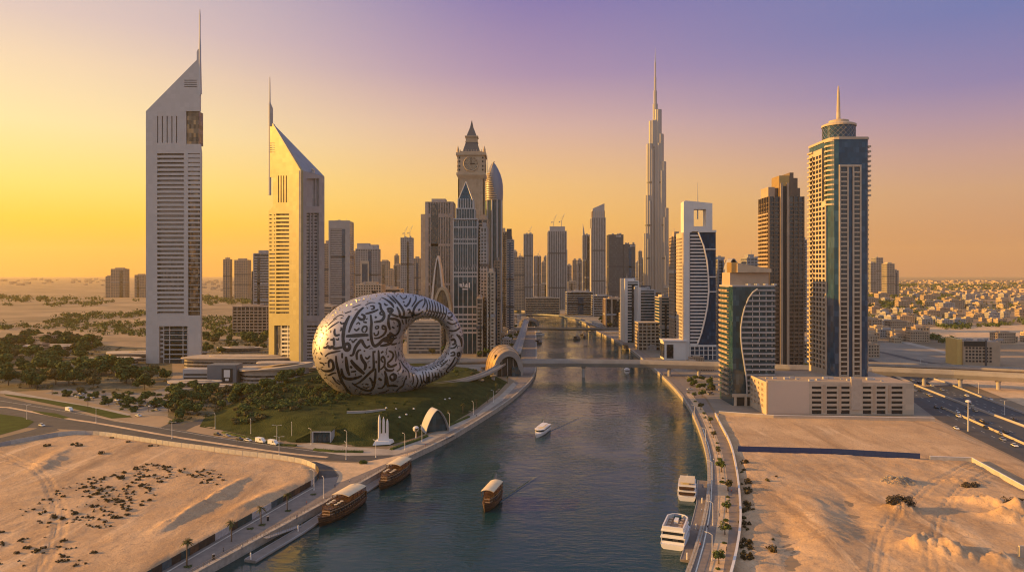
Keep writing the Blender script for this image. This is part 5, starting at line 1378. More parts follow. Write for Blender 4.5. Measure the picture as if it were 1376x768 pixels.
# sail line
sail = [(938, 312), (945, 330), (949.5, 350), (951.5, 372), (952, 392), (950, 412), (946.5, 430), (942, 448), (936.5, 463)]
pp = [ff.fn(1.2, base)(*ff.px(*p), 0) for p in sail]; pts = []
for a, b_ in zip(pp, pp[1:]): pts += [a, a.lerp(b_, .5)]
g = MB().tube(pts + [pp[-1]], .9, 6); wbox(g, ff, base, 926.5, 962.3, 463, 465.5, 1.0, 1.2); wbox(g, ff, base, 938, 962.3, 309, 312, 1.0, 1.2)
for y in (334, 371, 391): wbox(g, ff, base, {334: 946, 371: 951.5, 391: 952}[y], 962.3, y, y + 1.4, .9, 1.0)
g.build('sail_rib', M_white, sq_)
def sail_x(y):
    for (xa, ya), (xb, yb) in zip(sail, sail[1:]):
        if ya <= y <= yb: return xa + (xb - xa) * (y - ya) / (yb - ya)
    return 938
y = 315.5; 
while y < 462:
    g = MB(); wbox(g, ff, base, 927.5, sail_x(y), y, y + 2.0, .7, 1.1); g.build('floor_band', M_white, sq_); y += 4.55
g = MB()
for x in frange(927, 963, 6): wbox(g, ff, base, x, x + 1, 465, 483, .8, 1.0)
for y in (470, 476): wbox(g, ff, base, 927, 962, y, y + .8, .7, .8)
g.build('lobby_window_frame', M_white, sq_)
# left flank with punched windows
sf = Face((X0, d + dep), (X0, d))
hs = []; zz_ = 4
while zz_ < z(315) - 3:
    for a in (2, 7.5, 13, 18.5, 24): hs.append([(a, zz_), (a + 3, zz_), (a + 3, zz_ + 1.8), (a, zz_ + 1.8)])
    zz_ += 3.6
q = MB().plate([(0, 0), (dep, 0), (dep, z(312)), (0, z(312))], hs, sf.fn(.9, base), 1.2); q.build('side_wall', M_cream, sq_, fix=True)
antenna(sq_, ax(938.5, d) - base.x, -dep / 2 + 3, z(294), z(245), .7)
T('rear_wing', 'tan wing with windows standing just left behind the tower with the square hole', 906, 916, 317, 800, 24, 'grid', M_tan, G_dark, gap=4)
r_, p_, hh_, w_ = T('grey_tower', 'low grey tower with a flat cap, just right of the square hole tower', 965, 972, 348, 900, 26, 'bands', M_alu_d, G_far)
MB().box(-w_, w_ * .9, -10, 10, hh_, hh_ + 3).build('flat_cap', M_alu_d, r_)
arch('curved_roof_block', 'block with a curved glass roof behind the wave fronted tower', 972, 1000, 347, 470, 860, 20, 1.2, M_alu_d, pointed=False, fillm=G_teal)
T('grey_tower', 'small grey tower top peeping out behind the wave fronted tower', 1004, 1018, 346, 900, 24, 'grid', M_alu_d, G_far)
T('hazy_tower', 'dark slender tower in the gap right of the gold crown tower', 1079.6, 1084, 322, 1100, 40, 'grid', M_conc, G_dark)

# --- glass blocks on the right bank below the giant tower
for x0, x1, top, dd, dep_, st, wl, gl_, la in (
    (841, 858, 377, 930, 40, 'bands', M_white, G_teal, 'leftmost pale glass block on the right bank, nearest the canal end'),
    (858.5, 880, 389, 900, 44, 'bands', M_alu, G_teal, 'blue glass block with pale floors, second from the canal end'),
    (888, 901, 399, 830, 34, 'bands', M_cream, G_teal, 'narrow blue glass block with cream balconies beside the square hole tower'),
    (899, 912, 386, 860, 30, 'grid', M_cream, G_dark, 'cream apartment block squeezed against the square hole tower'),
    (880, 889, 392, 930, 30, 'bands', M_tan, G_dark, 'tan block in the gap between the blue glass blocks')):
    r_, p_, hh_, w_ = T('waterside_block', la, x0, x1, top, dd, dep_, st, wl, gl_, floor=3.7, th=1.2, gap=3.6)
    if x0 < 860:
        MB().box(-w_ / 2 - 1.4, -w_ / 2 + 2.2, -dep_ / 2 - 1.4, dep_ / 2 + 1, 0, hh_ + 3).build('end_wall', M_white, r_)
        MB().box(-w_ * .2, w_ * .4, -6, 8, hh_, hh_ + 5).build('roof_plant', M_darkc, r_)
T('waterside_block', 'low tan block with tall dark windows near the far end of the canal', 814, 838, 401, 1200, 30, 'fins', M_tan, G_dark, gap=9, fw=3)
for x0, x1, top, dd, la in ((858, 886, 433, 840, 'low sunlit cream podium at the foot of the blue glass blocks'), (836, 852, 421, 960, 'low tan podium at the foot of the leftmost glass block')):
    T('podium', la, x0, x1, top, dd, 26, 'grid', M_cream, G_dark, floor=4, gap=5, roof=())
# white pavilion by the viaduct
d = 745; X0, X1 = ax(890, 752), ax(918, 752)
pv = thing('pavilion', 'low white pavilion with a big dark window at the foot of the square hole tower', 'pavilion', ((X0 + X1) / 2, 752, 0))
ww = X1 - X0
MB().box(-ww / 2, ww / 2, -12, 12, 0, az(458, 745)).build('wall', M_white, pv)
MB().box(-ww / 2 + 2, -ww / 2 + 9, -12.3, -11.9, 2, az(462, 745)).box(-ww / 2 - .3, -ww / 2 + .1, -10, 10, 2, az(462, 745)).build('window', G_dark, pv)
MB().box(-ww / 2 - 1, ww / 2 + 1, -13, 13, az(458, 745), az(456.5, 745)).build('roof', M_white, pv)

# --- sunlit hotel and distant towers far right
d = 690
X0, X1 = ax(1300, d), ax(1346, d); w = X1 - X0
base = Vector(((X0 + X1) / 2, d + 15, 0))
ho = thing('hotel_block', 'long tan hotel with a dark top band and a bright yellow sunlit end', 'hotel', base, R(-8))
hh_ = az(459, d)
MB().box(-w / 2, w / 2, -14, 14, 0, hh_).build('wall', M_tan, ho)
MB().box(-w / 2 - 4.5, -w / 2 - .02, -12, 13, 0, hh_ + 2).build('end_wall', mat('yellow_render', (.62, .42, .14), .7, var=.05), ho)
MB().box(-w / 2 + .5, w * .08, -14.6, -13.9, hh_ - 4.5, hh_ + .5).build('top_window', M_dark, ho)
MB().box(w * .085, w * .13, -14.9, -13.9, 0, hh_ + 1.2).build('stair_panel', M_darkc, ho)
wm_ = MB().box(-w / 2 + 2, -w / 2 + 3.8, -14.3, -13.95, 4, 5.8); w0 = wm_.build('window', M_dark, ho)
for i in range(8):
    for j in range(5):
        if i or j: dup(w0, parent=ho, loc=(3.1 * i, 0, 3.2 * j))
for k in range(9):
    rb = MB().box(-w / 2 + 4 + 4.6 * k, -w / 2 + 6.5 + 4.6 * k, -6 + 3 * (k % 3), -3 + 3 * (k % 3), hh_, hh_ + 1.6 + .5 * (k % 2)); rb.build('roof_plant', M_alu_d, ho)
T('hazy_tower', 'tall dark tower of the distant pair on the right horizon, with a small peak', 1177.5, 1186.5, 346, 3000, 40, 'grid', M_conc, G_far, floor=7, gap=9, roof=('mast',))
T('hazy_tower', 'dark shoulder wing left of the tall tower on the right horizon', 1170, 1177, 353, 3000, 40, 'grid', M_conc, G_far, floor=7, gap=9)
T('hazy_tower', 'sunlit gold tower of the distant pair on the right horizon', 1192, 1202, 354, 2800, 40, 'grid', M_cream, G_far, floor=7, gap=9)
T('hazy_tower', 'lower dark wing joined to the sunlit gold tower on the right horizon', 1202.3, 1207.5, 363, 2800, 36, 'grid', M_conc, G_far, floor=7, gap=9)

# ------------------------------------------------------------------ bridges, viaduct, stations
M_deck = mat('viaduct_concrete', (.34, .31, .29), .75, var=.15, scale=.1)
M_steel2 = mat('bridge_steel', (.19, .20, .22), .5, metal=.3, var=.15, scale=.2)
DZ = 11.0
def dp(px, py): return gp(px, py, DZ)
def viaduct(name, label, path, width, piers, m=M_deck, railm=M_steel2, thick=2.6, cat='bridge', para=1.3):
    c = path[len(path) // 2]
    root = thing(name, label, cat, (c.x, c.y, 0))
    off = Vector((c.x, c.y, 0)); pth = [p - off for p in path]
    h = width / 2
    MB().sweep(pth, [(-h, 0), (h, 0), (h, -.7), (h * .55, -thick), (-h * .55, -thick), (-h, -.7)]).build('deck', m, root)
    for s in (-1, 1):
        MB().sweep(pth, [(s * h - .2, 0.01), (s * h - .2, para), (s * h + .2, para), (s * h + .2, -.4)]).build('parapet', m, root)
    for s in (-1, 1):
        MB().sweep(pth, [(s * h * .38 - .9, .02), (s * h * .38 - .9, .3), (s * h * .38 + .9, .3), (s * h * .38 + .9, .02)]).build('rail_track', railm, root)
    p0 = None
    for q in piers:
        if p0 is None:
            p0 = MB().lathe([(1.5, -3), (1.5, -thick * 1 + q.z - 1.5), (2.6, q.z - thick + .15)], 12).build('pier', m, root); p0.location = (q.x - off.x, q.y - off.y, 0); pz = q.z
        else:
            k = dup(p0, parent=root, loc=(q.x - off.x, q.y - off.y, 0)); 
    return root
def along(path, n, skip0=0, skip1=0):
    r = []; tot = sum((b - a).length for a, b in zip(path, path[1:]))
    for k in range(skip0, n - skip1):
        s = tot * (k + .5) / n
        for a, b in zip(path, path[1:]):
            l_ = (b - a).length
            if s <= l_: r.append(a.lerp(b, s / l_)); break
            s -= l_
    return r
bp_ = [dp(690, 486.5), dp(760, 486), dp(860, 487), dp(960, 490), dp(1060, 494), dp(1170, 496.5), dp(1280, 501), dp(1376, 506), dp(1480, 512)]
v1 = viaduct('canal_bridge', 'long straight metro viaduct crossing the canal and running on to the right', bp_, 10, [q for q in along(bp_, 18) if not -6 < q.x < 118 or abs(q.x - 56) < 14], M_conc, thick=4.0, para=2.2)
bm_ = [Vector(p.xyz) + Vector((0, 0, 0)) for p in bp_[:4]]
bp2 = [gp(1130, 488, 9), gp(1200, 490, 9), gp(1280, 492.5, 9), gp(1376, 497, 9), gp(1480, 503, 9)]
viaduct('flyover', 'wide pale road flyover on the right just beyond the metro viaduct', bp2, 15, along(bp2, 8), M_deck, M_pave, thick=2.4, cat='flyover')
# curved track from the station towards us on the left and behind it
tk = [gp(560, 519, 7), gp(610, 514, 8), gp(640, 507, 9), gp(662, 498, 10), gp(675, 489, 10.5)]
viaduct('curved_track', 'curved pale track ramp sweeping out of the golden station mouth to the left', smooth(tk, 2), 6, along(tk, 5, 0, 1), M_deck, M_pave2, thick=1.5, cat='viaduct')
tk2 = [gp(694, 473, 11), gp(700, 455, 11), gp(704, 442, 11), gp(706, 434, 11), gp(708, 428, 11)]
viaduct('station_track', 'straight twin track running from the golden station to the farther dark station', tk2, 9, along(tk2, 7), M_deck, M_steel2, cat='viaduct')
tk3 = [gp(380, 489, 7), gp(480, 488, 8), gp(580, 486, 9.5), gp(665, 484.5, 10.5)]
viaduct('station_track', 'low grey track entering the golden station from the left behind the ring', tk3, 7, along(tk3, 9), M_deck, M_steel2, cat='viaduct')
# farther bridges
b3 = [gp(706, 441, 7), gp(740, 441, 7.5), gp(790, 441.5, 7.5), gp(830, 441, 7), gp(850, 440, 6)]
viaduct('foot_bridge', 'low flat bridge across the canal beyond the metro viaduct, with one pale pier', b3, 9, [gp(792, 443, 7)], M_steel2, cat='bridge', thick=2.4)
b4 = [gp(690, 423, 8), gp(720, 422, 9), gp(752, 424, 9), gp(775, 428, 9), gp(792, 434, 8), gp(806, 439, 6)]
viaduct('curved_bridge', 'farthest bridge, curving over the bend at the end of the canal', smooth(b4, 2), 10, [gp(760, 427, 9)], M_steel2, thick=1.8, cat='bridge')
def station(name, label, px, py, wid, hgt, length, rz, m, loc=None):
    c = loc or gp(px, py)
    root = thing(name, label, 'metro station', c, R(rz))
    n, mrows = 26, 16
    def P(i, j, s):
        f = i / n; a = math.pi * j / mrows
        bulge = (.92, 1.0)[0] + .14 * math.sin(math.pi * min(1, f * 1.15)) - max(0, f - .5) ** 2 * 2.0
        r = max(.12, bulge)
        y = length * f + (1 - math.sin(a)) * 3.0 * (1 - f)       # the mouth leans back
        hx = (wid / 2 - s) * r; hz = (hgt - s) * r
        return (hx * math.cos(a), y, hz * math.sin(a) ** .8)
    mb = MB(); vs = [P(i, j, 0) for i in range(n + 1) for j in range(mrows + 1)] + [P(i, j, 1.4) for i in range(n + 1) for j in range(mrows + 1)]
    k = mrows + 1; o = (n + 1) * k
    fs = []
    for i in range(n):
        for j in range(mrows):
            fs.append((i * k + j, i * k + j + 1, (i + 1) * k + j + 1, (i + 1) * k + j)); fs.append((o + i * k + j, o + (i + 1) * k + j, o + (i + 1) * k + j + 1, o + i * k + j + 1))
    for j in range(mrows): fs.append((j, o + j, o + j + 1, j + 1)); fs.append((n * k + j, n * k + j + 1, o + n * k + j + 1, o + n * k + j))
    mb.add(vs, fs); mb.build('shell', m, root, smooth=False, fix=True)
    lip = MB(); pts = [Vector(P(0, j, .2)) + Vector((0, -.6, 0)) for j in range(mrows + 1)]
    pin = [Vector((p.x * .72, p.y + .9, p.z * .78)) for p in pts]
    vs = []; 
    for a, b_ in zip(pts, pin): vs += [a, b_, b_ + Vector((0, 1.6, 0)), a + Vector((0, 1.6, 0))]
    fs = [(4 * q + e, 4 * q + (e + 1) % 4, 4 * q + 4 + (e + 1) % 4, 4 * q + 4 + e) for q in range(mrows) for e in range(4)]
    lip.add(vs, fs).build('mouth_frame', M_alu_d, root, fix=True)
    MB().box(-wid * .40, wid * .40, 4.4, 5.0, .2, hgt * .76).build('dark_interior', M_dark, root)
    g = MB()
    for q in range(5): g.box(-wid * .36 + q * wid * .17, -wid * .36 + q * wid * .17 + .4, 3.8, 4.3, .2, hgt * .62)
    g.build('glazing_frame', M_steel, root)
    MB().box(wid * .1, wid * .38, 2.5, 5.2, .1, 8).build('entrance_block', G_teal, root)
    seam = MB()
    for i in range(3, n - 2, 4):
        seam.tube([Vector(P(i, j, -.12)) for j in range(mrows + 1)], .16, 4)
    seam.build('seam_rib', mat('shell_seam', (.30, .21, .12), .5), root)
    return root
M_shell = mat('gold_shell', (.50, .34, .17), .38, metal=.55, var=.12, scale=.25)
station('golden_station', 'domed golden shell of a metro station with an arched mouth beside the bridge', 684, 506, 30, 25, 44, 14, M_shell)
station('far_station', 'smaller dark domed station at the far end of the straight track', 720, 434, 34, 13, 36, 3, mat('grey_shell', (.10, .095, .095), .6, metal=.2), loc=Vector((ax(712, 1215), 1215, 0)))

# ------------------------------------------------------------------ low curved pavilions between the triangular towers
def blob(cx, cy, rx, ry, n=36, wob=.12, ph=0):
    return [(cx + rx * (1 + wob * math.sin(3 * 2 * math.pi * k / n + ph)) * math.cos(2 * math.pi * k / n), cy + ry * (1 + wob * math.sin(2 * 2 * math.pi * k / n + ph)) * math.sin(2 * math.pi * k / n)) for k in range(n)]
def pavilion(label, px, py, rx, ry, h, m=M_cream, ph=0.0, tilt=0.0, over=1.6):
    root = thing('curved_pavilion', label, 'pavilion', gp(px, py))
    MB().prism(blob(0, 0, rx - 1.5, ry - 1.5, ph=ph), 0, h).build('wall', mat('pavilion_wall', (.33, .29, .26), .7, var=.2, scale=.2), root)
    g = MB()
    for k in range(2 if h > 5 else 1):
        g.prism(blob(0, 0, rx - 1.2, ry - 1.2, ph=ph), 1.6 + 3.2 * k, 2.9 + 3.2 * k)
    g.build('window', G_dark, root)
    top = blob(0, 0, rx + over, ry + over, ph=ph)
    MB().prism(top, h + .02, [h + .8 + tilt * p[0] / rx for p in top]).build('roof', m, root)
    MB().prism(blob(rx * .1, ry * .1, rx * .6, ry * .55, ph=ph + 1), h + .85 + abs(tilt), h + 1.6 + abs(tilt)).build('upper_roof', m, root)
    return root
pavilion('round terraced pavilion with pale roof left of the office tower foot', 150, 490, 24, 14, 6, ph=.4)
pavilion('wide flat roofed pavilion just behind the foot of the office tower', 205, 484, 52, 15, 8, ph=1)
pavilion('broad pale roof spreading between the feet of the two triangular towers', 322, 492, 56, 20, 9, ph=2)
pavilion('bowl shaped stone pavilion with raised lip, in front of the second triangular tower', 365, 511, 30, 16, 11, M_cream, ph=.2, tilt=3)
pavilion('low pale disc roof among the trees below the office tower', 258, 518, 20, 8, 3, ph=.7)
pavilion('tiny pale disc roof in front of the low grey block', 290, 524, 14, 6, 3, ph=1.7)
pavilion('flat oval canopy far behind between the two triangular towers', 320, 473, 24, 8, 5, ph=.5)
pavilion('pale terrace roof at the left foot of the ring', 425, 500, 16, 8, 5, ph=2.4)
pavilion('small pale clubhouse roof among the trees on the far left', 75, 470, 40, 12, 5, ph=1.3)
kb = thing('gate_block', 'dark grey cube shaped gate block with a lit sign, between the two towers', 'building', gp(302, 513))
MB().box(-12, 12, -6, 8, 0, 15).build('wall', mat('blue_grey_panel', (.13, .14, .16), .6, var=.1), kb)
MB().box(0, 9, -6.4, -5.9, 1, 12).build('sign_panel', M_dark, kb)
MB().box(2, 7, -6.8, -6.35, 5, 11).box(3, 6, -6.85, -6.4, 2, 4).build('sign_mark', M_white, kb)
MB().box(-34, -12.2, -2, 8, 0, 11).build('side_wall', M_conc, kb)
MB().box(-33, -14, -2.4, -1.9, 3, 4.2).box(-33, -14, -2.4, -1.9, 6, 7.2).build('side_window', M_dark, kb)
# ------------------------------------------------------------------ vegetation
def leafmat(name, c1, c2):
    m = mat(name, c1, .8, spec=.15, var=.3, scale=.35, col2=c2)
    return m
M_leaf = leafmat('olive_leaf', (.040, .062, .016), (.125, .15, .042))
M_leaf2 = leafmat('dark_leaf', (.028, .048, .015), (.085, .115, .034))
M_leaf3 = leafmat('dusty_leaf', (.060, .055, .025), (.13, .11, .045))
M_palm = leafmat('palm_leaf', (.05, .055, .02), (.12, .11, .04))
M_bark = mat('bark', (.11, .075, .05), .9, var=.3, scale=1)
def leafcloud(mb, rnd, blobs, n, size):
    """many small leaf clump faces through the crown's volume"""
    for k in range(n):
        c, r = blobs[rnd.randrange(len(blobs))]
        while True:
            v = Vector((rnd.uniform(-1, 1), rnd.uniform(-1, 1), rnd.uniform(-1, 1)))
            if .25 < v.length < 1: break
        p = Vector(c) + Vector((v.x * r, v.y * r, v.z * r * .8))
        nrm_ = (v + Vector((rnd.uniform(-.7, .7), rnd.uniform(-.7, .7), rnd.uniform(-.2, .9)))).normalized()
        u = nrm_.orthogonal().normalized(); w = nrm_.cross(u); a = rnd.uniform(0, 6.28); s = size * rnd.uniform(.6, 1.4)
        u2 = u * math.cos(a) + w * math.sin(a); w2 = nrm_.cross(u2)
        mb.add([p + u2 * s, p + w2 * s * .7, p - u2 * s, p - w2 * s * .7], [(0, 1, 2, 3)])
def make_tree(seed, h, spread, m, name='tree', n=900, size=.68):
    rnd = random.Random(seed)
    root = thing(name, 'tree', 'tree')
    t_ = MB(); th = h * .42
    t_.tube([(0, 0, -.3), (.1, 0, th * .5), (rnd.uniform(-.3, .3), rnd.uniform(-.3, .3), th)], [.28, .2, .15], 6)
    blobs = []
    for k in range(7):
        a = 6.28 * k / 7 + rnd.uniform(-.5, .5); r = spread * rnd.uniform(.25, .75) if k else 0
        c = (r * math.cos(a), r * math.sin(a), h * rnd.uniform(.45, .82))
        t_.tube([(0, 0, th * .8), (c[0] * .6, c[1] * .6, c[2] * .8), c], [.12, .08, .03], 4)
        blobs.append((c, spread * rnd.uniform(.34, .58)))
    t_.build('trunk', M_bark, root)
    c_ = MB(); leafcloud(c_, rnd, blobs, n, size)
    c_.build('crown', m, root)
    return root
def make_palm(seed, h, name='palm_tree', full=True):
    rnd = random.Random(seed)
    root = thing(name, 'palm', 'palm tree')
    t_ = MB(); t_.tube([(0, 0, -.2), (.08, .02, h * .5), (.0, .1, h)], [.24, .19, .17], 7); t_.build('trunk', M_bark, root)
    c_ = MB()
    for k in range(26 if full else 14):
        a = rnd.uniform(0, 6.28); e = rnd.uniform(-.5, 1.2); L_ = rnd.uniform(1.7, 2.6)
        pr = None
        for j in range(7):
            f = j / 6
            x = L_ * f * math.cos(e * .8); zz_ = L_ * (math.sin(e) * f - .55 * f * f)
            p = Vector((x * math.cos(a), x * math.sin(a) + .1, h + zz_)); s_ = Vector((-math.sin(a), math.cos(a), 0)) * (.34 * math.sin(math.pi * (f * .9 + .1)) + .03)
            if pr: c_.add([pr[0] - pr[1], pr[0] + pr[1], p + s_ + Vector((0, 0, -.12)), p - s_ + Vector((0, 0, -.12))], [(0, 1, 2, 3)])
            pr = (p, s_)
    c_.build('crown', M_palm, root)
    return root
def make_shrub(seed, r, m, name='shrub', n=150, size=.28):
    rnd = random.Random(seed)
    o = MB(); leafcloud(o, rnd, [((rnd.uniform(-r, r) * .6, rnd.uniform(-r, r) * .6, r * .3), r * rnd.uniform(.4, .7)) for _ in range(4)], n, size)
    ob = o.build(name, m); return tag(ob, 'shrub', 'shrub')

FREE = {}
def place(kind, protos, pos, rz, scale, label, group):
    """first use moves the prototype itself, later uses copy it"""
    k = RND.randrange(len(protos)); p = protos[k]; key = p.name
    if key not in FREE:
        FREE[key] = 1; CH.setdefault(p.name, list(p.children))
        p.location = pos; p.rotation_euler = (0, 0, rz); p.scale = (scale,) * 3; p['label'] = label; p['group'] = group
        return p
    return dup(p, pos, rz, label, group, scale=scale)
RND = random.Random(11)
BUSY = []     # plan rectangles kept free of trees: (x0, x1, y0, y1)
def wpoly(px): return P2(px)
def scatter(n, poly, tries=60, mind=4.0, taken=None):
    xs = [p[0] for p in poly]; ys = [p[1] for p in poly]; res = []
    taken = taken if taken is not None else []
    for _ in range(n):
        for _t in range(tries):
            p = (RND.uniform(min(xs), max(xs)), RND.uniform(min(ys), max(ys)))
            if not inside(p, poly): continue
            if any((p[0] - q[0]) ** 2 + (p[1] - q[1]) ** 2 < mind * mind for q in taken): continue
            if any(a <= p[0] <= b and c <= p[1] <= e for a, b, c, e in BUSY): continue
            taken.append(p); res.append(p); break
    return res
bpy.context.view_layer.update()
for o in list(S.objects):
    if o.parent is None and o.get('category') in ('pavilion', 'skyscraper', 'building'):
        bb = [o.matrix_world @ Vector(c) for k in o.children for c in k.bound_box]
        bb = [k.matrix_world @ Vector(c) for k in o.children if k.type == 'MESH' for c in k.bound_box]
        if bb: BUSY.append((min(v.x for v in bb) - 3, max(v.x for v in bb) + 3, min(v.y for v in bb) - 4, max(v.y for v in bb) + 3))
# the ring stands on the hill: only its foot is in the way
BUSY = [b_ for b_ in BUSY if not (b_[0] < -100 < b_[1] and b_[2] < 497 < b_[3])]
round_trees = [make_tree(1, 9, 4.6, M_leaf), make_tree(2, 8, 4.2, M_leaf2), make_tree(3, 10, 5.2, M_leaf), make_tree(4, 7, 4.0, M_leaf3), make_tree(5, 8.5, 5.6, M_leaf2)]
tk_ = []
for reg, n, smin, smax, lab, grp in (
    ([(-40, 462), (60, 452), (140, 468), (110, 480), (120, 500), (205, 500), (225, 512), (205, 524), (150, 526), (90, 522), (40, 524), (-40, 522)], 150, 1.0, 1.9, 'round green tree in the dense park left of the office tower foot', 'trees in the park left of the office tower'),
    ([(228, 530), (262, 522), (300, 528), (330, 524), (400, 512), (420, 520), (380, 530), (320, 545), (275, 560), (240, 566), (222, 556)], 54, .7, 1.3, 'green tree in front of the low pavilions between the two triangular towers', 'trees before the pavilions'),
    ([(272, 456), (358, 452), (358, 474), (272, 478)], 34, .8, 1.4, 'tree in the dark grove behind, between the two triangular towers', 'trees of the grove between the towers'),
    ([(690, 440), (700, 440), (700, 478), (668, 478), (648, 482), (636, 478)], 12, .7, 1.1, 'small tree beside the straight track left of the canal', 'trees left of the canal'),
    ([(538, 455), (596, 455), (604, 482), (545, 486)], 12, .8, 1.2, 'tree seen through the hole of the ring', 'trees behind the ring'),
    ([(800, 430), (842, 432), (846, 440), (815, 440)], 14, .9, 1.3, 'tree at the far end of the right bank', 'trees at the far right bank'),
    ([(918, 510), (958, 512), (962, 545), (950, 540), (930, 520)], 12, .45, .7, 'small tree on the right bank in front of the wave fronted tower', 'small trees by the wave fronted tower'),
    ([(1040, 500), (1085, 500), (1085, 505), (1040, 505)], 6, .9, 1.2, 'dark tree behind the podium between its two towers', 'trees behind the podium')):
    for p in scatter(n, wpoly(reg), mind=4.0, taken=tk_):
        place('tree', round_trees, (p[0], p[1], mound_z(*p)), RND.uniform(0, 6.28), RND.uniform(smin, smax), lab, grp)
# bushes and low trees on the hill
bushes = [make_shrub(31, 2.2, M_leaf, 'bush', 260, .42), make_shrub(32, 2.6, M_leaf2, 'bush', 260, .45), make_shrub(33, 2.0, M_leaf3, 'bush', 240, .4)]
hill = wpoly([(300, 566), (345, 545), (400, 522), (440, 525), (470, 538), (465, 556), (420, 565), (380, 572), (330, 580)])
for p in scatter(150, hill, mind=2.6):
    place('bush', bushes, (p[0], p[1], mound_z(*p)), RND.uniform(0, 6.28), RND.uniform(.8, 1.7), 'rounded bush on the left slope of the green hill, below the ring', 'bushes on the left slope of the hill')
for p in scatter(14, wpoly([(560, 512), (640, 505), (668, 515), (600, 520)]), mind=4):
    place('bush', bushes, (p[0], p[1], mound_z(*p)), RND.uniform(0, 6.28), RND.uniform(.5, 1.0), 'bush on the top right of the green hill, beside the ring', 'bushes at the top right of the hill')
for p in scatter(42, wpoly([(400, 560), (470, 558), (560, 556), (640, 530), (620, 552), (540, 580), (480, 588), (420, 580)]), mind=6):
    place('bush', bushes, (p[0], p[1], mound_z(*p)), RND.uniform(0, 6.28), RND.uniform(.25, .6), 'low shrub dotted on the open lawn of the hill in front of the ring', 'low shrubs on the open hill lawn')
for px, py, s_ in ((237, 567, 1.0), (243, 566, .9), (231, 568, .8)):
    p = gp(px, py); place('bush', bushes, p, 1, s_, 'dark bush on the little traffic island of the side road', 'bushes on the traffic island')
p = gp(487, 622); place('bush', bushes, p, 2, .9, 'single round bush on the bare sand corner beside the moored dhows', None) if False else tag(dup(bushes[0], p, 2, 'single round bush on the bare sand corner near the quay'), group=None)
for o in S.objects:
    if o.get('group') == '': del o['group']
for p in scatter(46, wpoly([(60, 526), (150, 526), (225, 530), (240, 560), (185, 556), (120, 540)]), mind=3.5):
    place('bush', bushes, (p[0], p[1], .05), RND.uniform(0, 6.28), RND.uniform(.5, 1.3), 'bush on the paved strip between the park and the left road', 'bushes along the park edge')
for px, py, s_ in ((146, 545, .8), (160, 541, .9), (172, 547, .8), (195, 541, 1.0), (206, 548, .85), (108, 530, .8), (90, 533, .7), (125, 537, .75)):
    dup(round_trees[px % 5], gp(px, py), px, 'small tree standing on the paved strip below the park', 'trees on the strip below the park', scale=s_)
# scrub on the sand lots
M_scrub = leafmat('dry_brown_leaf', (.042, .030, .015), (.095, .07, .03))
scrubs = [make_shrub(41, .9, M_scrub, 'desert_shrub', 70, .24), make_shrub(42, 1.1, M_scrub, 'desert_shrub', 80, .26), make_shrub(43, .7, M_leaf3, 'desert_shrub', 60, .2)]
def lot_z(x, y):
    d = edge_dist((x, y), lot_left); s = min(1, d / 5); s = s * s * (3 - 2 * s); return .05 + s * h_left(x, y, d)
def lotr_z(x, y):
    q = [tuple(v) for v in lot_right]; d = edge_dist((x, y), q); s = min(1, d / 5); s = s * s * (3 - 2 * s); return .05 + s * h_right(x, y, d)
lt = []
for reg, n in (([(20, 690), (100, 648), (200, 625), (250, 632), (232, 655), (180, 690), (150, 712), (60, 712)], 270), ([(250, 640), (280, 630), (306, 640), (295, 655), (265, 652)], 40), ([(-20, 715), (60, 720), (130, 745), (110, 768), (-20, 768)], 36)):
    for p in scatter(n, wpoly(reg), mind=1.2, taken=lt):
        c_ = noise.noise(Vector((p[0] * .06, p[1] * .06, 8)))
        if c_ < -.2: continue
        place('scrub', scrubs, (p[0], p[1], lot_z(*p) - .05), RND.uniform(0, 6.28), RND.uniform(.4, 1.15) * (1 + c_), 'low dry shrub on the sandy lot at the left', 'dry shrubs on the left sandy lot')
for px, py, s_ in ((63, 601, 1.6), (98, 600, 1.9), (106, 601, 1.6), (103, 598, 1.2), (135, 612, 2.0), (62, 602, 1.3), (150, 590, 1.0), (172, 597, 1), (202, 602, 1.1), (213, 602, 1)):
    p = gp(px, py); place('scrub', scrubs, (p.x, p.y, lot_z(p.x, p.y) - .05), 1, s_, 'dark shrub standing alone near the white fence of the left lot', 'lone shrubs near the white fence')
for k in range(34):
    py = RND.uniform(615, 768); px = 1002 + RND.uniform(-3, 8) - (768 - py) * .02 + (RND.random() < .25) * RND.uniform(5, 40)
    p = gp(px, py); place('scrub', scrubs, (p.x, p.y, lotr_z(p.x, p.y)), RND.uniform(0, 6), RND.uniform(.7, 2.1), 'shrub along the wall at the left edge of the right sandy lot', 'shrubs along the right lot wall')
# planting strip on the right promenade
small_trees = [make_tree(61, 5, 2.2, M_leaf, 'promenade_tree', 300, .34), make_tree(62, 4.4, 1.9, M_leaf3, 'promenade_tree', 280, .34)]
for k in range(30):
    f = k / 29
    line = [(966, 768), (974, 709), (974, 660), (970, 620), (960, 585), (947, 555), (927, 528)]
    q = f * (len(line) - 1); i = min(int(q), len(line) - 2); g_ = q - i
    px = line[i][0] + (line[i + 1][0] - line[i][0]) * g_; py = line[i][1] + (line[i + 1][1] - line[i][1]) * g_
    p = gp(px, py); p += Vector((RND.uniform(-1.4, 1.4), RND.uniform(-2, 2), .05))
    if k % 3 == 1: place('ptree', small_trees, p, RND.uniform(0, 6), RND.uniform(.8, 1.25), 'small tree in the planting strip of the right promenade', 'trees in the promenade planting strip')
    else: place('bush', bushes, p, RND.uniform(0, 6), RND.uniform(.3, .6), 'low bush in the planting strip of the right promenade', 'bushes in the promenade planting strip')
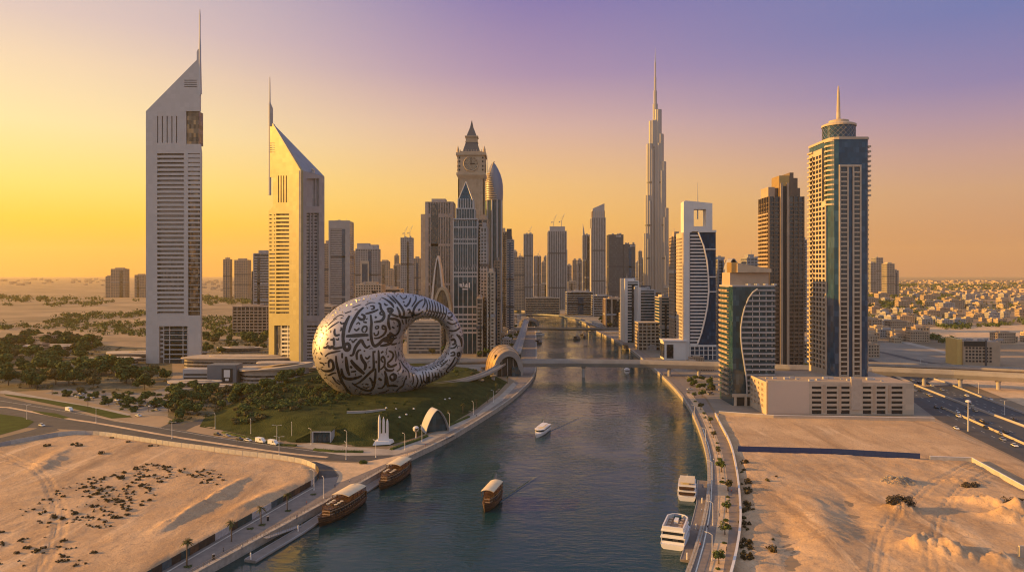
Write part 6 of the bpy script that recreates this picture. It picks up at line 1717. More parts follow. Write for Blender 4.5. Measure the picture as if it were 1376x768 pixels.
# palms
palms = [make_palm(71, 7.2), make_palm(72, 6.4, full=False)]
for i, (px, py, s_, q, lab) in enumerate(((251, 760, 1.05, 0, 'fullest palm beside the hoarding, nearest the bottom edge'), (311, 727, 1.0, 1, 'thin crowned palm on the left promenade, second from the bottom'), (351, 704, .95, 1, 'palm with a bench shaped planter, third along the left promenade'), (386, 685, .95, 1, 'palm nearest the bend of the left promenade'))):
    b_ = palms[q] if i < 2 else dup(palms[q]); b_.location = gp(px, py, .03); b_.scale = (s_,) * 3; b_.rotation_euler = (0, 0, i * 1.3); b_['label'] = lab
for k, (px, py) in enumerate(((118, 548), (199, 553), (70, 530), (40, 522), (165, 540), (640, 548), (622, 556), (655, 540), (668, 527), (682, 515), (604, 566), (560, 590))):
    dup(palms[k % 2], gp(px, py), k, 'palm beside the road below the park' if k < 5 else 'palm along the quay path right of the hill', 'palms below the park' if k < 5 else 'palms along the hill path', scale=.9)
pl_ = []
for i, (px, py) in enumerate(((251, 761), (335, 710), (351, 705), (420, 664), (386, 686))):
    s0 = make_shrub(80, 1.0, M_leaf2, 'planter_bed', 90, .22) if i == 0 else dup(pl_[0])
    pl_.append(s0); s0.location = gp(px, py, .1); s0.scale = (1.3, 1.3, .35)
    tag(s0, 'flat bed of dark planting set in the left promenade paving', 'plant bed', 'plant beds on the left promenade')
# low undergrowth of the park that nobody could count
mu = MB(); ru = random.Random(4)
for reg, n in (([(-40, 462), (60, 452), (150, 466), (228, 474), (228, 512), (205, 524), (150, 526), (90, 522), (-40, 522)], 420), ([(228, 540), (262, 522), (300, 528), (400, 512), (420, 520), (380, 530), (320, 545), (275, 560), (240, 566)], 150), ([(272, 458), (358, 454), (358, 476), (272, 478)], 120)):
    for p in scatter(n, wpoly(reg), mind=1.5):
        s_ = ru.uniform(.8, 2.0); leafcloud(mu, ru, [((p[0] + ru.uniform(-1, 1), p[1] + ru.uniform(-1, 1), s_ * .4), s_) for _ in range(2)], 34, .42)
tag(mu.build('undergrowth', M_leaf3), 'low dusty undergrowth below the park trees', 'undergrowth', kind='stuff')
# far woods that read as one mass
mw = MB(); rw = random.Random(9)
for reg, n in (([(-60, 398), (120, 402), (195, 404), (195, 412), (60, 412), (-60, 408)], 160), ([(60, 425), (195, 420), (195, 452), (110, 448), (60, 440)], 190), ([(-60, 430), (40, 436), (40, 444), (-60, 442)], 50), ([(272, 400), (340, 402), (340, 410), (272, 410)], 60), ([(272, 428), (360, 426), (360, 452), (272, 454)], 120), ([(1168, 385), (1400, 384), (1400, 392), (1168, 396)], 240), ([(1168, 400), (1270, 398), (1300, 410), (1168, 412)], 150), ([(1168, 412), (1400, 408), (1400, 434), (1290, 438), (1168, 440)], 220), ([(1260, 438), (1400, 432), (1400, 436), (1260, 444)], 50), ([(1230, 446), (1300, 462), (1290, 466), (1230, 452)], 30)):
    pg = wpoly(reg)
    xs = [p[0] for p in pg]; ys = [p[1] for p in pg]; c_ = 0
    while c_ < n:
        p = (rw.uniform(min(xs), max(xs)), rw.uniform(min(ys), max(ys)))
        if not inside(p, pg): continue
        c_ += 1
        if noise.noise(Vector((p[0] * .006, p[1] * .003, 2))) < -.15: continue
        k = p[1] / 1200; s_ = rw.uniform(4, 8) * max(1, k)
        leafcloud(mw, rw, [((p[0] + rw.uniform(-1, 1) * s_, p[1] + rw.uniform(-1, 1) * s_ * 2, s_ * .45), s_ * rw.uniform(.5, .9)) for _ in range(3)], 46, s_ * .22)
tag(mw.build('distant_woods', M_leaf), 'patches of dark woodland spread over the distant plain', 'woods', kind='stuff')
# ------------------------------------------------------------------ houses and low city blocks
def make_house(seed, w, dpt, h, m):
    r = random.Random(seed)
    o = MB().box(-w / 2, w / 2, -dpt / 2, dpt / 2, 0, h)
    o.box(-w / 2 - .2, w / 2 + .2, -dpt / 2 - .2, -dpt / 2 + .3, h, h + .9).box(-w / 2 - .2, w / 2 + .2, dpt / 2 - .3, dpt / 2 + .2, h, h + .9)
    o.box(-w / 2 - .2, -w / 2 + .3, -dpt / 2 + .31, dpt / 2 - .31, h, h + .9).box(w / 2 - .3, w / 2 + .2, -dpt / 2 + .31, dpt / 2 - .31, h, h + .9)
    o.box(-w * .2, w * .3, -dpt * .2, dpt * .3, h, h + 2.6)
    ob = o.build('house', m); tag(ob, 'house', 'house')
    g = MB(); z = 1.0
    while z + 1.6 < h:
        x = -w / 2 + 1.2
        while x + 1.6 < w / 2: g.box(x, x + 1.5, -dpt / 2 - .06, -dpt / 2 + .2, z, z + 1.5); g.box(x, x + 1.5, dpt / 2 - .2, dpt / 2 + .06, z, z + 1.5); x += 3.0
        y = -dpt / 2 + 1.2
        while y + 1.6 < dpt / 2: g.box(-w / 2 - .06, -w / 2 + .2, y, y + 1.5, z, z + 1.5); g.box(w / 2 - .2, w / 2 + .06, y, y + 1.5, z, z + 1.5); y += 3.0
        z += 3.3
    g.build('window_grille', G_dark, ob)
    return ob
houses = [make_house(1, 16, 12, 8, M_stone), make_house(2, 12, 14, 7, M_tan), make_house(3, 20, 12, 10, M_conc), make_house(4, 14, 10, 6, M_stone), make_house(5, 24, 14, 13, M_tan)]
ht_ = []
def houses_in(reg, n, s0, s1, lab, grp, mind):
    for p in scatter(n, wpoly(reg), mind=mind, taken=ht_):
        place('house', houses, (p[0], p[1], 0), RND.choice((0, math.pi / 2, math.pi)) + RND.uniform(-.15, .15), RND.uniform(s0, s1), lab, grp)
houses_in([(1168, 443), (1232, 443), (1250, 458), (1215, 461), (1168, 462)], 22, .9, 1.4, 'pale low block in the cluster just right of the drum topped tower', 'houses right of the drum topped tower', 18)
houses_in([(1168, 418), (1400, 414), (1400, 434), (1290, 438), (1168, 440)], 100, .7, 1.15, 'sunlit low house in the suburb on the right plain', 'houses of the suburb on the right', 20)
houses_in([(1330, 452), (1420, 452), (1420, 470), (1356, 470)], 12, .9, 1.2, 'low house to the right of the tan hotel', 'houses right of the hotel', 18)
houses_in([(1168, 398), (1420, 396), (1420, 414), (1168, 416)], 90, 1.0, 1.7, 'far low house in the hazy suburb toward the right horizon', 'far houses of the right suburb', 32)
houses_in([(640, 470), (650, 440), (690, 425), (700, 430), (690, 460), (660, 486), (640, 486)], 16, .6, 1.1, 'low roof among the tower feet left of the canal', 'low roofs left of the canal', 14)
houses_in([(838, 438), (885, 452), (905, 470), (895, 480), (868, 470), (845, 456), (825, 446)], 16, .5, .9, 'small waterside building along the right bank', 'waterside buildings on the right bank', 14)
houses_in([(440, 420), (560, 408), (570, 440), (440, 462)], 20, .9, 1.5, 'low city block behind the ring', 'low blocks behind the ring', 24)
houses_in([(690, 400), (860, 400), (870, 412), (800, 420), (700, 416)], 24, 1.2, 2.0, 'low block at the feet of the downtown towers', 'low blocks at the downtown feet', 40)
houses_in([(1085, 470), (1165, 470), (1165, 486), (1085, 486)], 8, .9, 1.2, 'low block glimpsed between the gold crown and drum topped towers', 'low blocks behind the right towers', 18)
houses_in([(920, 488), (955, 488), (955, 500), (930, 500)], 4, .5, .8, 'small kiosk building beside the right promenade under the viaduct', 'kiosks by the right promenade', 12)
houses_in([(30, 462), (100, 468), (95, 482), (50, 480)], 7, .6, 1.0, 'low house among the park trees on the far left', 'houses among the park trees', 16)
ms = MB(); rs_ = random.Random(21)
for (a, b_), (y0, y1), n in (((1166, 1420), (379, 397), 900), ((-60, 150), (376, 384), 60), ((690, 1000), (377, 392), 120), ((270, 560), (378, 392), 120)):
    for k in range(n):
        py = y0 + (y1 - y0) * rs_.random() ** 1.4; p = gp(rs_.uniform(a, b_), py)
        s_ = rs_.uniform(12, 30) * max(1, p.y / 4500); h_ = rs_.uniform(7, 18) * max(1, p.y / 5200)
        ms.prism(rect(p.x - s_ / 2, p.x + s_ / 2, p.y - s_ / 2, p.y + s_ / 2), 0, h_, bottom=False)
tag(ms.build('distant_suburb', M_tan), 'countless pale roofs of the city fading into the haze', 'suburb', kind='stuff')

# ------------------------------------------------------------------ fences, hoardings, railings
def panels_along(root, path, step, height, mats, name='panel', gap=.0, thick=.12, pick=None, z=0.0, maxn=100, proto=None):
    off = Vector((root.location.x, root.location.y, 0)); n = 0; cache = {}
    s = 0.0; seg = 0
    tot = [0.0]
    for a, b_ in zip(path, path[1:]): tot.append(tot[-1] + (b_ - a).length)
    L_ = tot[-1]; k = int(L_ / step)
    def at_(s):
        for i in range(len(path) - 1):
            if s <= tot[i + 1] or i == len(path) - 2:
                return path[i].lerp(path[i + 1], (s - tot[i]) / max(1e-6, tot[i + 1] - tot[i]))
    for j in range(k):
        a, b_ = at_(j * step), at_((j + 1) * step); dv = b_ - a
        m = pick(j) if pick else mats[0]
        ang = math.atan2(dv.y, dv.x); ln = dv.length
        key = m.name
        if key not in cache:
            mb = MB().box(0, step - gap, -thick / 2, thick / 2, 0, height).box(-.07, .07, -thick, thick, 0, height + .12)
            o = mb.build(name, m, root); cache[key] = o
        else: o = dup(cache[key], parent=root)
        o.location = (a.x - off.x, a.y - off.y, z); o.rotation_euler = (0, 0, ang); o.scale = (ln / step, 1, 1)
M_hd = [mat('hoarding_dark_print', (.035, .026, .022), .6, var=.6, scale=.5), mat('hoarding_blue_print', (.05, .085, .11), .6, var=.5, scale=.6), mat('hoarding_white_print', (.40, .39, .40), .6, var=.3, scale=.8), mat('hoarding_teal_print', (.02, .05, .055), .6, var=.5, scale=.5), mat('hoarding_brown_print', (.09, .05, .03), .6, var=.6, scale=.6)]
hp = [Vector((p.x, p.y)) for p in HOARD[:8]]
hr = thing('printed_hoarding', 'dark printed hoarding with pale panels between the sand lot and the left promenade', 'hoarding', (HOARD[3].x, HOARD[3].y, 0))
seq = [0, 0, 3, 0, 1, 0, 3, 4, 0, 0, 2, 2, 0, 3, 3, 2, 2, 2, 1, 3, 0, 0, 4, 0, 0, 2, 1, 0, 0, 4, 0, 2, 2, 1, 0, 4, 4, 0, 0]
panels_along(hr, hp[1:] if False else [Vector(gp(160, 800)[:2])] + hp[1:], 4.2, 2.5, M_hd, pick=lambda j: M_hd[seq[j % len(seq)]])
wf = thing('white_fence', 'long curving white panel fence around the left sandy lot along the road', 'fence', (HOARD[12].x, HOARD[12].y, 0))
M_fence = mat('white_fence_panel', (.42, .40, .38), .7, var=.2, scale=.3)
M_fence2 = mat('grey_fence_panel', (.32, .31, .32), .7, var=.25, scale=.3)
fp_ = [Vector((p.x, p.y)) for p in HOARD[7:]]
panels_along(wf, smooth(fp_, 1), 4.6, 2.4, [M_fence], pick=lambda j: M_fence2 if (j * 7) % 5 in (0, 3) and j > 30 else M_fence, gap=.12)
def railing(name, label, pts, h=1.15, z=.45, step=2.0, m=None):
    c = pts[len(pts) // 2]; root = thing(name, label, 'railing', (c.x, c.y, z)); m = m or M_rail
    pp = [Vector((p.x - c.x, p.y - c.y, 0)) for p in pts]
    for hh, r in ((h, .07), (h * .55, .04)):
        MB().tube([p + Vector((0, 0, hh)) for p in pp], r, 5).build('rail', m, root)
    g = MB(); 
    for a, b_ in zip(pp, pp[1:]):
        n = max(1, int((b_ - a).length / step))
        for k in range(n):
            p = a.lerp(b_, k / n); g.box(p.x - .06, p.x + .06, p.y - .06, p.y + .06, 0, h)
    g.build('baluster_grille', m, root)
    return root
M_rail = mat('railing_metal', (.34, .27, .20), .5, metal=.2)
def off_line(pts, dist):
    r = []
    for i, p in enumerate(pts):
        t_ = (pts[min(i + 1, len(pts) - 1)] - pts[max(i - 1, 0)]).normalized()
        r.append(p + Vector((-t_.y, t_.x)) * dist)
    return r
railing('quay_railing', 'slender metal railing along the left promenade edge above the moored dhows', off_line([p for p in LBs if 190 < p.y < 720], .7))
railing('quay_railing', 'pale metal railing along the curved right bank promenade', off_line([p for p in RBs if 190 < p.y < 640], -.7))
# right lot: retaining wall, blue fence, white walls
WL = [Vector(p) for p in P2([(958, 850), (986, 768), (996, 709), (994, 669), (990, 633), (982, 598), (970, 576), (961, 558)])]
c = WL[3]; rw_ = thing('retaining_wall', 'curving cream wall between the right promenade and the sandy lot', 'wall', (c.x, c.y, 0))
pth = [Vector((p.x - c.x, p.y - c.y, 0)) for p in smooth(WL, 2)]
MB().sweep(pth, [(-.25, 0), (-.25, 1.8), (.25, 1.8), (.25, 0)]).build('wall_panel', M_cream, rw_)
MB().sweep(pth, [(-.4, 1.8), (-.4, 2.0), (.4, 2.0), (.4, 1.8)]).build('coping', M_white, rw_)
M_bluef = mat('navy_hoarding', (.012, .034, .125), .55, var=.15, scale=.4)
a, b_ = gp(992, 607), gp(1249, 618)
bf = thing('blue_hoarding', 'straight dark blue hoarding across the right sandy lot', 'hoarding', (a + b_) / 2)
panels_along(bf, [Vector(a[:2]), Vector(gp(1120, 610.5)[:2]), Vector(b_[:2])], 5.0, 3.1, [M_bluef])
lw = thing('low_white_wall', 'low white wall continuing from the blue hoarding and turning toward us', 'wall', gp(1300, 620))
q = [gp(1249.5, 619) - lw.location, gp(1306, 621) - lw.location, gp(1342, 641) - lw.location, gp(1376, 660) - lw.location, gp(1440, 695) - lw.location, gp(1590, 768) - lw.location]
MB().sweep(q, [(-.2, 0), (-.2, 2.3), (.2, 2.3), (.2, 0)]).build('wall_panel', M_fence, lw)
MB().sweep(q, [(-.32, 2.3), (-.32, 2.5), (.32, 2.5), (.32, 2.3)]).build('coping', M_white, lw)
wp_ = thing('signboard', 'yellow sunlit panel standing at the right edge of the sandy lot', 'panel', gp(1376, 753)); MB().box(-1.6, 1.6, -.4, .4, .3, 4.8).build('board', M_cream, wp_); MB().box(-1.8, -1.6, -.2, .2, 0, 4.4).box(1.6, 1.8, -.2, .2, 0, 4.4).build('post_frame', M_steel, wp_)
# highway barriers
for lab, pts, m in (('sunlit yellow crash barrier along the near side of the highway', [(1268, 549), (1320, 572), (1376, 597), (1460, 634)], M_cream), ('plain concrete crash barrier along the middle of the highway', [(1228, 517), (1291, 542), (1376, 573), (1460, 605)], M_conc), ('low kerb wall along the far edge of the highway', [(1223, 500), (1270, 514), (1324, 536), (1376, 556), (1460, 590)], M_conc)):
    pp = [gp(*p) for p in pts]; c = pp[1]; rt_ = thing('crash_barrier', lab, 'barrier', c)
    MB().sweep([p - c for p in pp], [(-.4, .1), (-.2, 1.25), (.2, 1.25), (.4, .1)]).build('barrier_wall', m, rt_)

# ------------------------------------------------------------------ street lamps
def make_lamp(h, double=True):
    root = thing('street_lamp', 'lamp', 'street lamp')
    MB().lathe([(.28, 0), (.22, .5), (.14, .7), (.09, h)], 8).build('pole', M_white, root)
    g = MB().tube([(0, 0, h - .1), (.9, 0, h + .25), (1.9, 0, h + .3)], .06, 5)
    if double: g.tube([(0, 0, h - .1), (-.9, 0, h + .25), (-1.9, 0, h + .3)], .06, 5)
    g.build('arm', M_white, root)
    for s in (1, -1) if double else (1,):
        MB().box(s * 2.2 - .5, s * 2.2 + .5, -.2, .2, h + .2, h + .38).build('lamp_head', M_alu, root)
    return root
lampA, lampB = make_lamp(9, True), make_lamp(8, False)
LAMPS = [(36, 563, 0), (129, 568, 0), (231, 589, 0), (289, 575, 1), (337, 583, 1), (372, 594, 0), (392, 588, 1), (375, 611, 0), (422, 658, 1), (435, 669, 1), (465, 617, 1), (505, 614, 1), (544, 604, 1), (466, 600, 1), (418, 597, 1), (567, 593, 1), (604, 574, 1), (636, 557, 1), (663, 540, 1), (1350, 557, 0), (1262, 517, 0), (1237, 495, 0), (1232, 505, 0), (1265, 506, 0), (1315, 528, 1), (1248, 500, 1), (957, 752, 1), (958, 705, 1), (957, 645, 1), (948, 596, 1), (933, 562, 1)]
used_l = {}
for i, (px, py, k) in enumerate(LAMPS):
    src = (lampA, lampB)[k]
    o = src if k not in used_l else dup(src)
    used_l[k] = 1
    o.location = gp(px, py); o.rotation_euler = (0, 0, RND.uniform(-.3, .3) + (0 if k == 0 else 2.2))
    if px < 380: tag(o, 'pale street lamp along the road left of the hill' if k == 0 else 'pale single armed lamp on the verge below the left hill slope', None, 'lamps along the left road' if k == 0 else 'lamps below the left slope')
    elif px < 700: tag(o, 'pale lamp post along the quay path between the hill and the canal', None, 'lamps along the hill quay')
    elif px > 1100: tag(o, 'lamp post beside the highway on the right', None, 'lamps along the highway')
    else: tag(o, 'slim lamp post on the right promenade', None, 'lamps on the right promenade')
hmast = thing('high_mast_lamp', 'tall mast with a round white lamp crown between sand lot and highway', 'street lamp', gp(1301, 579))
MB().lathe([(.5, 0), (.2, 17)], 8).build('pole', M_alu, hmast); MB().lathe([(.4, 16.6), (1.5, 16.8), (1.5, 17.4), (.5, 17.9)], 14).build('lamp_crown', M_white, hmast)

# ------------------------------------------------------------------ vehicles
def make_car(col, kind='car'):
    root = thing('car' if kind == 'car' else 'white_van', 'car', 'car' if kind == 'car' else 'van')
    L_, W_, h_ = (4.5, 1.8, 1.45) if kind == 'car' else (6.2, 2.1, 2.6)
    b = MB()
    prof = [(-L_ / 2, .35), (-L_ / 2, .8), (-L_ * .40, .92), (L_ * .22, .92), (L_ * .47, .78), (L_ / 2, .6), (L_ / 2, .35)] if kind == 'car' else [(-L_ / 2, .4), (-L_ / 2, h_), (L_ * .26, h_), (L_ * .36, 1.5), (L_ * .5, 1.25), (L_ * .5, .4)]
    n = len(prof); vs = [(x, -W_ / 2, z) for x, z in prof] + [(x, W_ / 2, z) for x, z in prof]
    b.add(vs, [tuple(range(n)), tuple(range(2 * n - 1, n - 1, -1))] + [(i, n + i, n + (i + 1) % n, (i + 1) % n) for i in range(n)]).build('body', col, root, fix=True)
    c_ = MB()
    if kind == 'car':
        c_.prism(rect(-L_ * .36, L_ * .18, -W_ * .46, W_ * .46), .925, h_, rect(-L_ * .28, L_ * .05, -W_ * .38, W_ * .38)); c_.build('cabin', G_dark, root)
        MB().box(-L_ * .27, L_ * .04, -W_ * .37, W_ * .37, h_ + .003, h_ + .05).build('roof', col, root)
    else: c_.box(L_ * .05, L_ * .25, -W_ / 2 - .02, W_ / 2 + .02, 1.5, 2.2); c_.build('window', G_dark, root)
    w0 = None
    for x in (-L_ * .3, L_ * .3):
        for y in (-W_ / 2, W_ / 2):
            if w0 is None:
                w0 = MB().tube([(0, -.11, 0), (0, .11, 0)], .34, 10).build('wheel', M_dark, root); o = w0
            else: o = dup(w0, parent=root)
            o.location = (x, y, .34)
    return root
paints = [mat('white_car_paint', (.7, .7, .7), .3), mat('dark_car_paint', (.03, .03, .035), .25), mat('silver_car_paint', (.4, .4, .42), .3, metal=.4), mat('sand_car_paint', (.4, .32, .22), .35)]
cars = [make_car(p) for p in paints]; van = make_car(paints[0], 'van')
CARS = [(322, 590.5, 1, 0, 'dark car parked first in the line under the hill', None), (333, 592, 0, 0, 'white car behind the dark one in the parked line', None), (292, 584, 1, 0, 'dark car at the left end of the parked line', None),
        (305, 586, 2, 0, 'silver car near the left end of the parked line', None), (186, 559, 0, 0, 'white car stopped by the low white wall of the park road', None), (93, 552, 9, 0, 'white van driving on the far carriageway of the left road', None),
        (350, 594, 9, 0, 'long white van parked under the hill lamps', None), (367, 597, 9, 0, 'rearmost white van of the line, beside a lamp post', None), (56, 572, 0, 0, 'white car turning by the lawn corner on the far left', None),
        (1247, 530, 2, 1, 'silver car alone on the near highway lanes', None), (1299, 532, 0, 1, 'white car on the far highway lanes', None), (1331, 537, 0, 1, 'bright white car closest to the far highway edge', None), (1258, 548, 1, 1, 'dark car on the service road beside the podium', None), (1301, 549, 2, 1, 'silver car halfway across the highway below the median', None), (1285, 576, 0, 1, 'white car parked on the sand beside the highway', None), (1240, 515, 0, 1, 'white car emerging from below the flyover', None), (1325, 575, 1, 1, 'dark car near the yellow barrier', None)]
for k in range(26): CARS.append((RND.uniform(1222, 1372), 0, RND.choice((0, 1, 2, 3)), 2, 'small car far along the highway lanes', 'cars on the highway'))
for k in range(12): CARS.append((RND.uniform(100, 235), 0, RND.choice((0, 1, 2)), 4, 'car parked on the paved strip below the park', 'cars parked below the park'))
for k in range(10): CARS.append((RND.uniform(1295, 1345), RND.uniform(486, 488.5), RND.choice((0, 1, 2)), 3, 'car parked in the row before the tan hotel', 'cars parked before the hotel'))
for k in range(14): CARS.append((RND.uniform(925, 958), RND.uniform(505, 530), RND.choice((0, 1, 2, 3)), 3, 'car parked below the viaduct beside the wave fronted tower', 'cars parked near the wave fronted tower'))
hw = (gp(1376, 585) - gp(1230, 518)); hang = math.atan2(hw.y, hw.x)
usedc = {}
for px, py, k, mode, lab, grp in CARS:
    src = van if k == 9 else cars[k]
    if mode == 2:
        f = (px - 1222) / 154; lane = RND.choice((.2, .3, .42, .62, .72, .84)); py = 500 + 58 * f + (30 + 27 * f) * lane
    p = gp(px, py, .06)
    if mode == 4: p = gp(px, 531 + (px - 100) * .17 + RND.uniform(-4, 2), .06)
    if mode == 3 and inside((p.x, p.y), canal): continue
    o = src if src.name not in usedc else dup(src)
    usedc[src.name] = 1
    o.location = p; o['label'] = lab
    if grp: o['group'] = grp
    o.rotation_euler = (0, 0, {0: -.55, 1: hang, 2: hang, 3: RND.choice((0.1, 1.6)), 4: RND.choice((-.5, 1.1))}[mode])

# ------------------------------------------------------------------ boats
def carved(name, c1, c2, st=(1, 1, 1)):
    """dark wood with lighter carved and lattice work"""
    m = bpy.data.materials.new(name); m.use_nodes = True; t = m.node_tree; b = t.nodes['Principled BSDF']; b.inputs['Roughness'].default_value = .5
    c = t.nodes.new('ShaderNodeTexCoord'); mp = t.nodes.new('ShaderNodeMapping'); mp.inputs['Scale'].default_value = st; t.links.new(c.outputs['Object'], mp.inputs[0])
    v = t.nodes.new('ShaderNodeTexVoronoi'); v.inputs['Scale'].default_value = 1.5; t.links.new(mp.outputs[0], v.inputs['Vector'])
    r = t.nodes.new('ShaderNodeValToRGB'); r.color_ramp.elements[0].position = .18; r.color_ramp.elements[1].position = .55; r.color_ramp.elements[0].color = (*c2, 1); r.color_ramp.elements[1].color = (*c1, 1)
    t.links.new(v.outputs['Distance'], r.inputs[0]); t.links.new(r.outputs[0], b.inputs['Base Color'])
    return m
M_wood = carved('carved_wood', (.055, .024, .010), (.26, .125, .045))
M_wood2 = carved('planked_hull_wood', (.035, .016, .008), (.13, .06, .025), (.25, .25, 2.2))
M_canvas = mat('cream_canopy', (.62, .50, .34), .7, var=.08, scale=.5)
M_hullw = mat('white_gelcoat', (.72, .70, .70), .25, var=.04)
WZ = -2.5
def hull(L_, B_, free, bow=1.2, stern=.35, n=16, tr=.75):
    """lofted hull, bow towards +x; returns the mesh and the deck outline"""
    mb = MB(); rows = []
    for i in range(n + 1):
        s = -1 + 2 * i / n
        b = B_ / 2 * ((tr + (1 - tr) * math.sin(math.pi / 2 * min(1, (s + 1) * 1.4))) if s < -.1 else max(.02, 1 - ((s + .1) / 1.1) ** 2.4))
        zs = free + (bow * max(0, s) ** 2 + stern * max(0, -s) ** 2)
        x = s * L_ / 2; rake = .9 * max(0, s) ** 4
        rows.append([(x + rake * 1.2, -b, zs), (x + rake * .4, -b * .93, free * .35), (x, -b * .6, -.45), (x, 0, -.8), (x, b * .6, -.45), (x + rake * .4, b * .93, free * .35), (x + rake * 1.2, b, zs)])
    vs = [p for r in rows for p in r]; m = 7
    fs = [(i * m + j, (i + 1) * m + j, (i + 1) * m + j + 1, i * m + j + 1) for i in range(n) for j in range(m - 1)]
    fs += [tuple(range(m)), tuple(n * m + j for j in reversed(range(m)))]
    fs += [(i * m, i * m + m - 1, (i + 1) * m + m - 1, (i + 1) * m) for i in range(n)]
    return mb.add(vs, fs), rows
def lattice_rail(mb, pts, h, step=.8, r=.06):
    for a, b_ in zip(pts, pts[1:]):
        a, b_ = Vector(a), Vector(b_); k = max(1, int((b_ - a).length / step))
        mb.tube([a + Vector((0, 0, h)), b_ + Vector((0, 0, h))], r, 4); mb.tube([a + Vector((0, 0, h * .5)), b_ + Vector((0, 0, h * .5))], r * .7, 4)
        for j in range(k + 1):
            p = a.lerp(b_, j / k); mb.box(p.x - r, p.x + r, p.y - r, p.y + r, p.z, p.z + h)
def make_dhow(label, L_=26, B_=7.6, open_deck=True):
    root = thing('wooden_dhow', label, 'dhow')
    hm_, rows = hull(L_, B_, 2.0, 1.5, .9)
    hm_.build('hull', M_wood2, root, fix=True)
    g = MB()
    for side in (0, 6): g.tube([rows[i][side] for i in range(17)], .16, 5)
    for f in (.25, .6): 
        for side, sg in ((0, 0), (6, 1)): g.tube([tuple(Vector(rows[i][side]).lerp(Vector(rows[i][1 if side == 0 else 5]), f)) for i in range(17)], .09, 4)
    g.build('gunwale_trim', M_wood, root)
    dz = 2.05
    out_l = [(rows[i][0][0], rows[i][0][1] * .93) for i in range(0, 15)]; out_r = [(x, -y) for x, y in reversed(out_l)]
    MB().prism(out_l + out_r, dz, dz + .3).build('main_deck', M_wood, root)
    # enclosed lower saloon, then an upper deck with posts and the canopy over its after half
    lo = [(x * .93, y * .9) for x, y in out_l[:15]] + [(x * .93, -y * .9) for x, y in reversed(out_l[:15])]
    MB().prism(lo, dz + .3, dz + 2.7).build('saloon', M_wood, root)
    MB().prism(grow(lo, .03), dz + 1.0, dz + 1.25).prism(grow(lo, .03), dz + 2.2, dz + 2.4).build('carved_trim', M_tan, root)
    x = -L_ * .40; w0 = None
    while x < L_ * .30:
        for sg in (-1, 1):
            bb = B_ / 2 * .9 * .97
            o = MB().box(-.55, .55, -.05, .05, 0, 1.2).build('window', G_dark, root) if w0 is None else dup(w0, parent=root)
            w0 = w0 or o
            i = min(12, max(0, int((x / .93 / L_ + .5) * 16))); y = abs(rows[i][0][1]) * .93 * .9 + .03
            o.location = (x, sg * y, dz + .9)
        x += 1.7
    MB().prism([(p[0], p[1] * 1.04) for p in lo], dz + 2.7, dz + 2.95).build('upper_deck', M_wood, root)
    g = MB(); up = [(p[0], p[1] * 1.0, dz + 2.95) for p in lo]; lattice_rail(g, up + [up[0]], 1.0, .7, .06); lattice_rail(g, [(p[0], p[1], 2.3) for p in out_l], .8, .8, .05); lattice_rail(g, [(p[0], p[1], 2.3) for p in out_r], .8, .8, .05)
    g.build('rail_lattice', M_wood, root)
    x0, x1 = -L_ * .45, (L_ * .02 if open_deck else L_ * .33); zc = dz + 5.1; bw_ = B_ * .44
    vs = []; n = 8; m = 6
    for i in range(m + 1):
        for j in range(n + 1):
            yy = -bw_ + 2 * bw_ * j / n
            vs.append((x0 + (x1 - x0) * i / m, yy, zc + .65 * (1 - (yy / bw_) ** 2)))
    k = len(vs); vs += [(a, b_, c_ - .18) for a, b_, c_ in vs]
    fs = [(i * (n + 1) + j, (i + 1) * (n + 1) + j, (i + 1) * (n + 1) + j + 1, i * (n + 1) + j + 1) for i in range(m) for j in range(n)]
    fs += [tuple(k + q for q in reversed(f)) for f in fs]
    edge = [j for j in range(n + 1)] + [i * (n + 1) + n for i in range(1, m + 1)] + [m * (n + 1) + j for j in range(n - 1, -1, -1)] + [i * (n + 1) for i in range(m - 1, 0, -1)]
    fs += [(edge[q], edge[(q + 1) % len(edge)], k + edge[(q + 1) % len(edge)], k + edge[q]) for q in range(len(edge))]
    MB().add(vs, fs).build('canopy', M_canvas, root, fix=True)
    p0 = None
    for i in range(5):
        for sg in (-1, 1):
            o = MB().box(-.09, .09, -.09, .09, 0, zc - dz - 2.9).build('post', M_wood, root) if p0 is None else dup(p0, parent=root)
            p0 = p0 or o; o.location = (x0 + .4 + (x1 - x0 - .8) * i / 4, sg * (bw_ - .2), dz + 2.9)
    if open_deck:
        t0 = None
        for i in range(3):
            for sg in (-1, 1):
                o = MB().lathe([(.1, 0), (.1, .7), (.75, .7), (.75, .8)], 10).build('table', M_canvas, root) if t0 is None else dup(t0, parent=root)
                t0 = t0 or o; o.location = (L_ * (.08 + .07 * i), sg * B_ * .2, dz + 2.95)
        MB().box(L_ * .05, L_ * .22, -.5, .5, dz + 2.96, dz + 3.9).build('skylight', M_wood, root)
    MB().tube([(L_ * .46, 0, 3.2), (L_ * .56, 0, 4.6)], [.2, .1], 6).build('stem_post', M_wood, root)
    MB().box(-L_ / 2 - .5, -L_ / 2 + .3, -B_ * .34, B_ * .34, 1.6, 4.6).build('stern_gallery', M_wood, root)
    return root
def aim(o, bow, stern, z=WZ):
    a, b_ = gp(*bow, z), gp(*stern, z); c = (a + b_) / 2
    o.location = (c.x, c.y, z); o.rotation_euler = (0, 0, math.atan2(a.y - b_.y, a.x - b_.x))
aim(make_dhow('largest ornate wooden dhow with open front deck, moored nearest the bottom edge', 30, 8.4), (427, 709), (486, 672))
aim(make_dhow('wooden dhow with cream canopy moored second along the left pontoon', 28, 8.0), (505, 662), (550, 631))
aim(make_dhow('smaller covered wooden dhow sailing alone in mid canal', 19, 6.0, False), (650, 690), (670, 666))
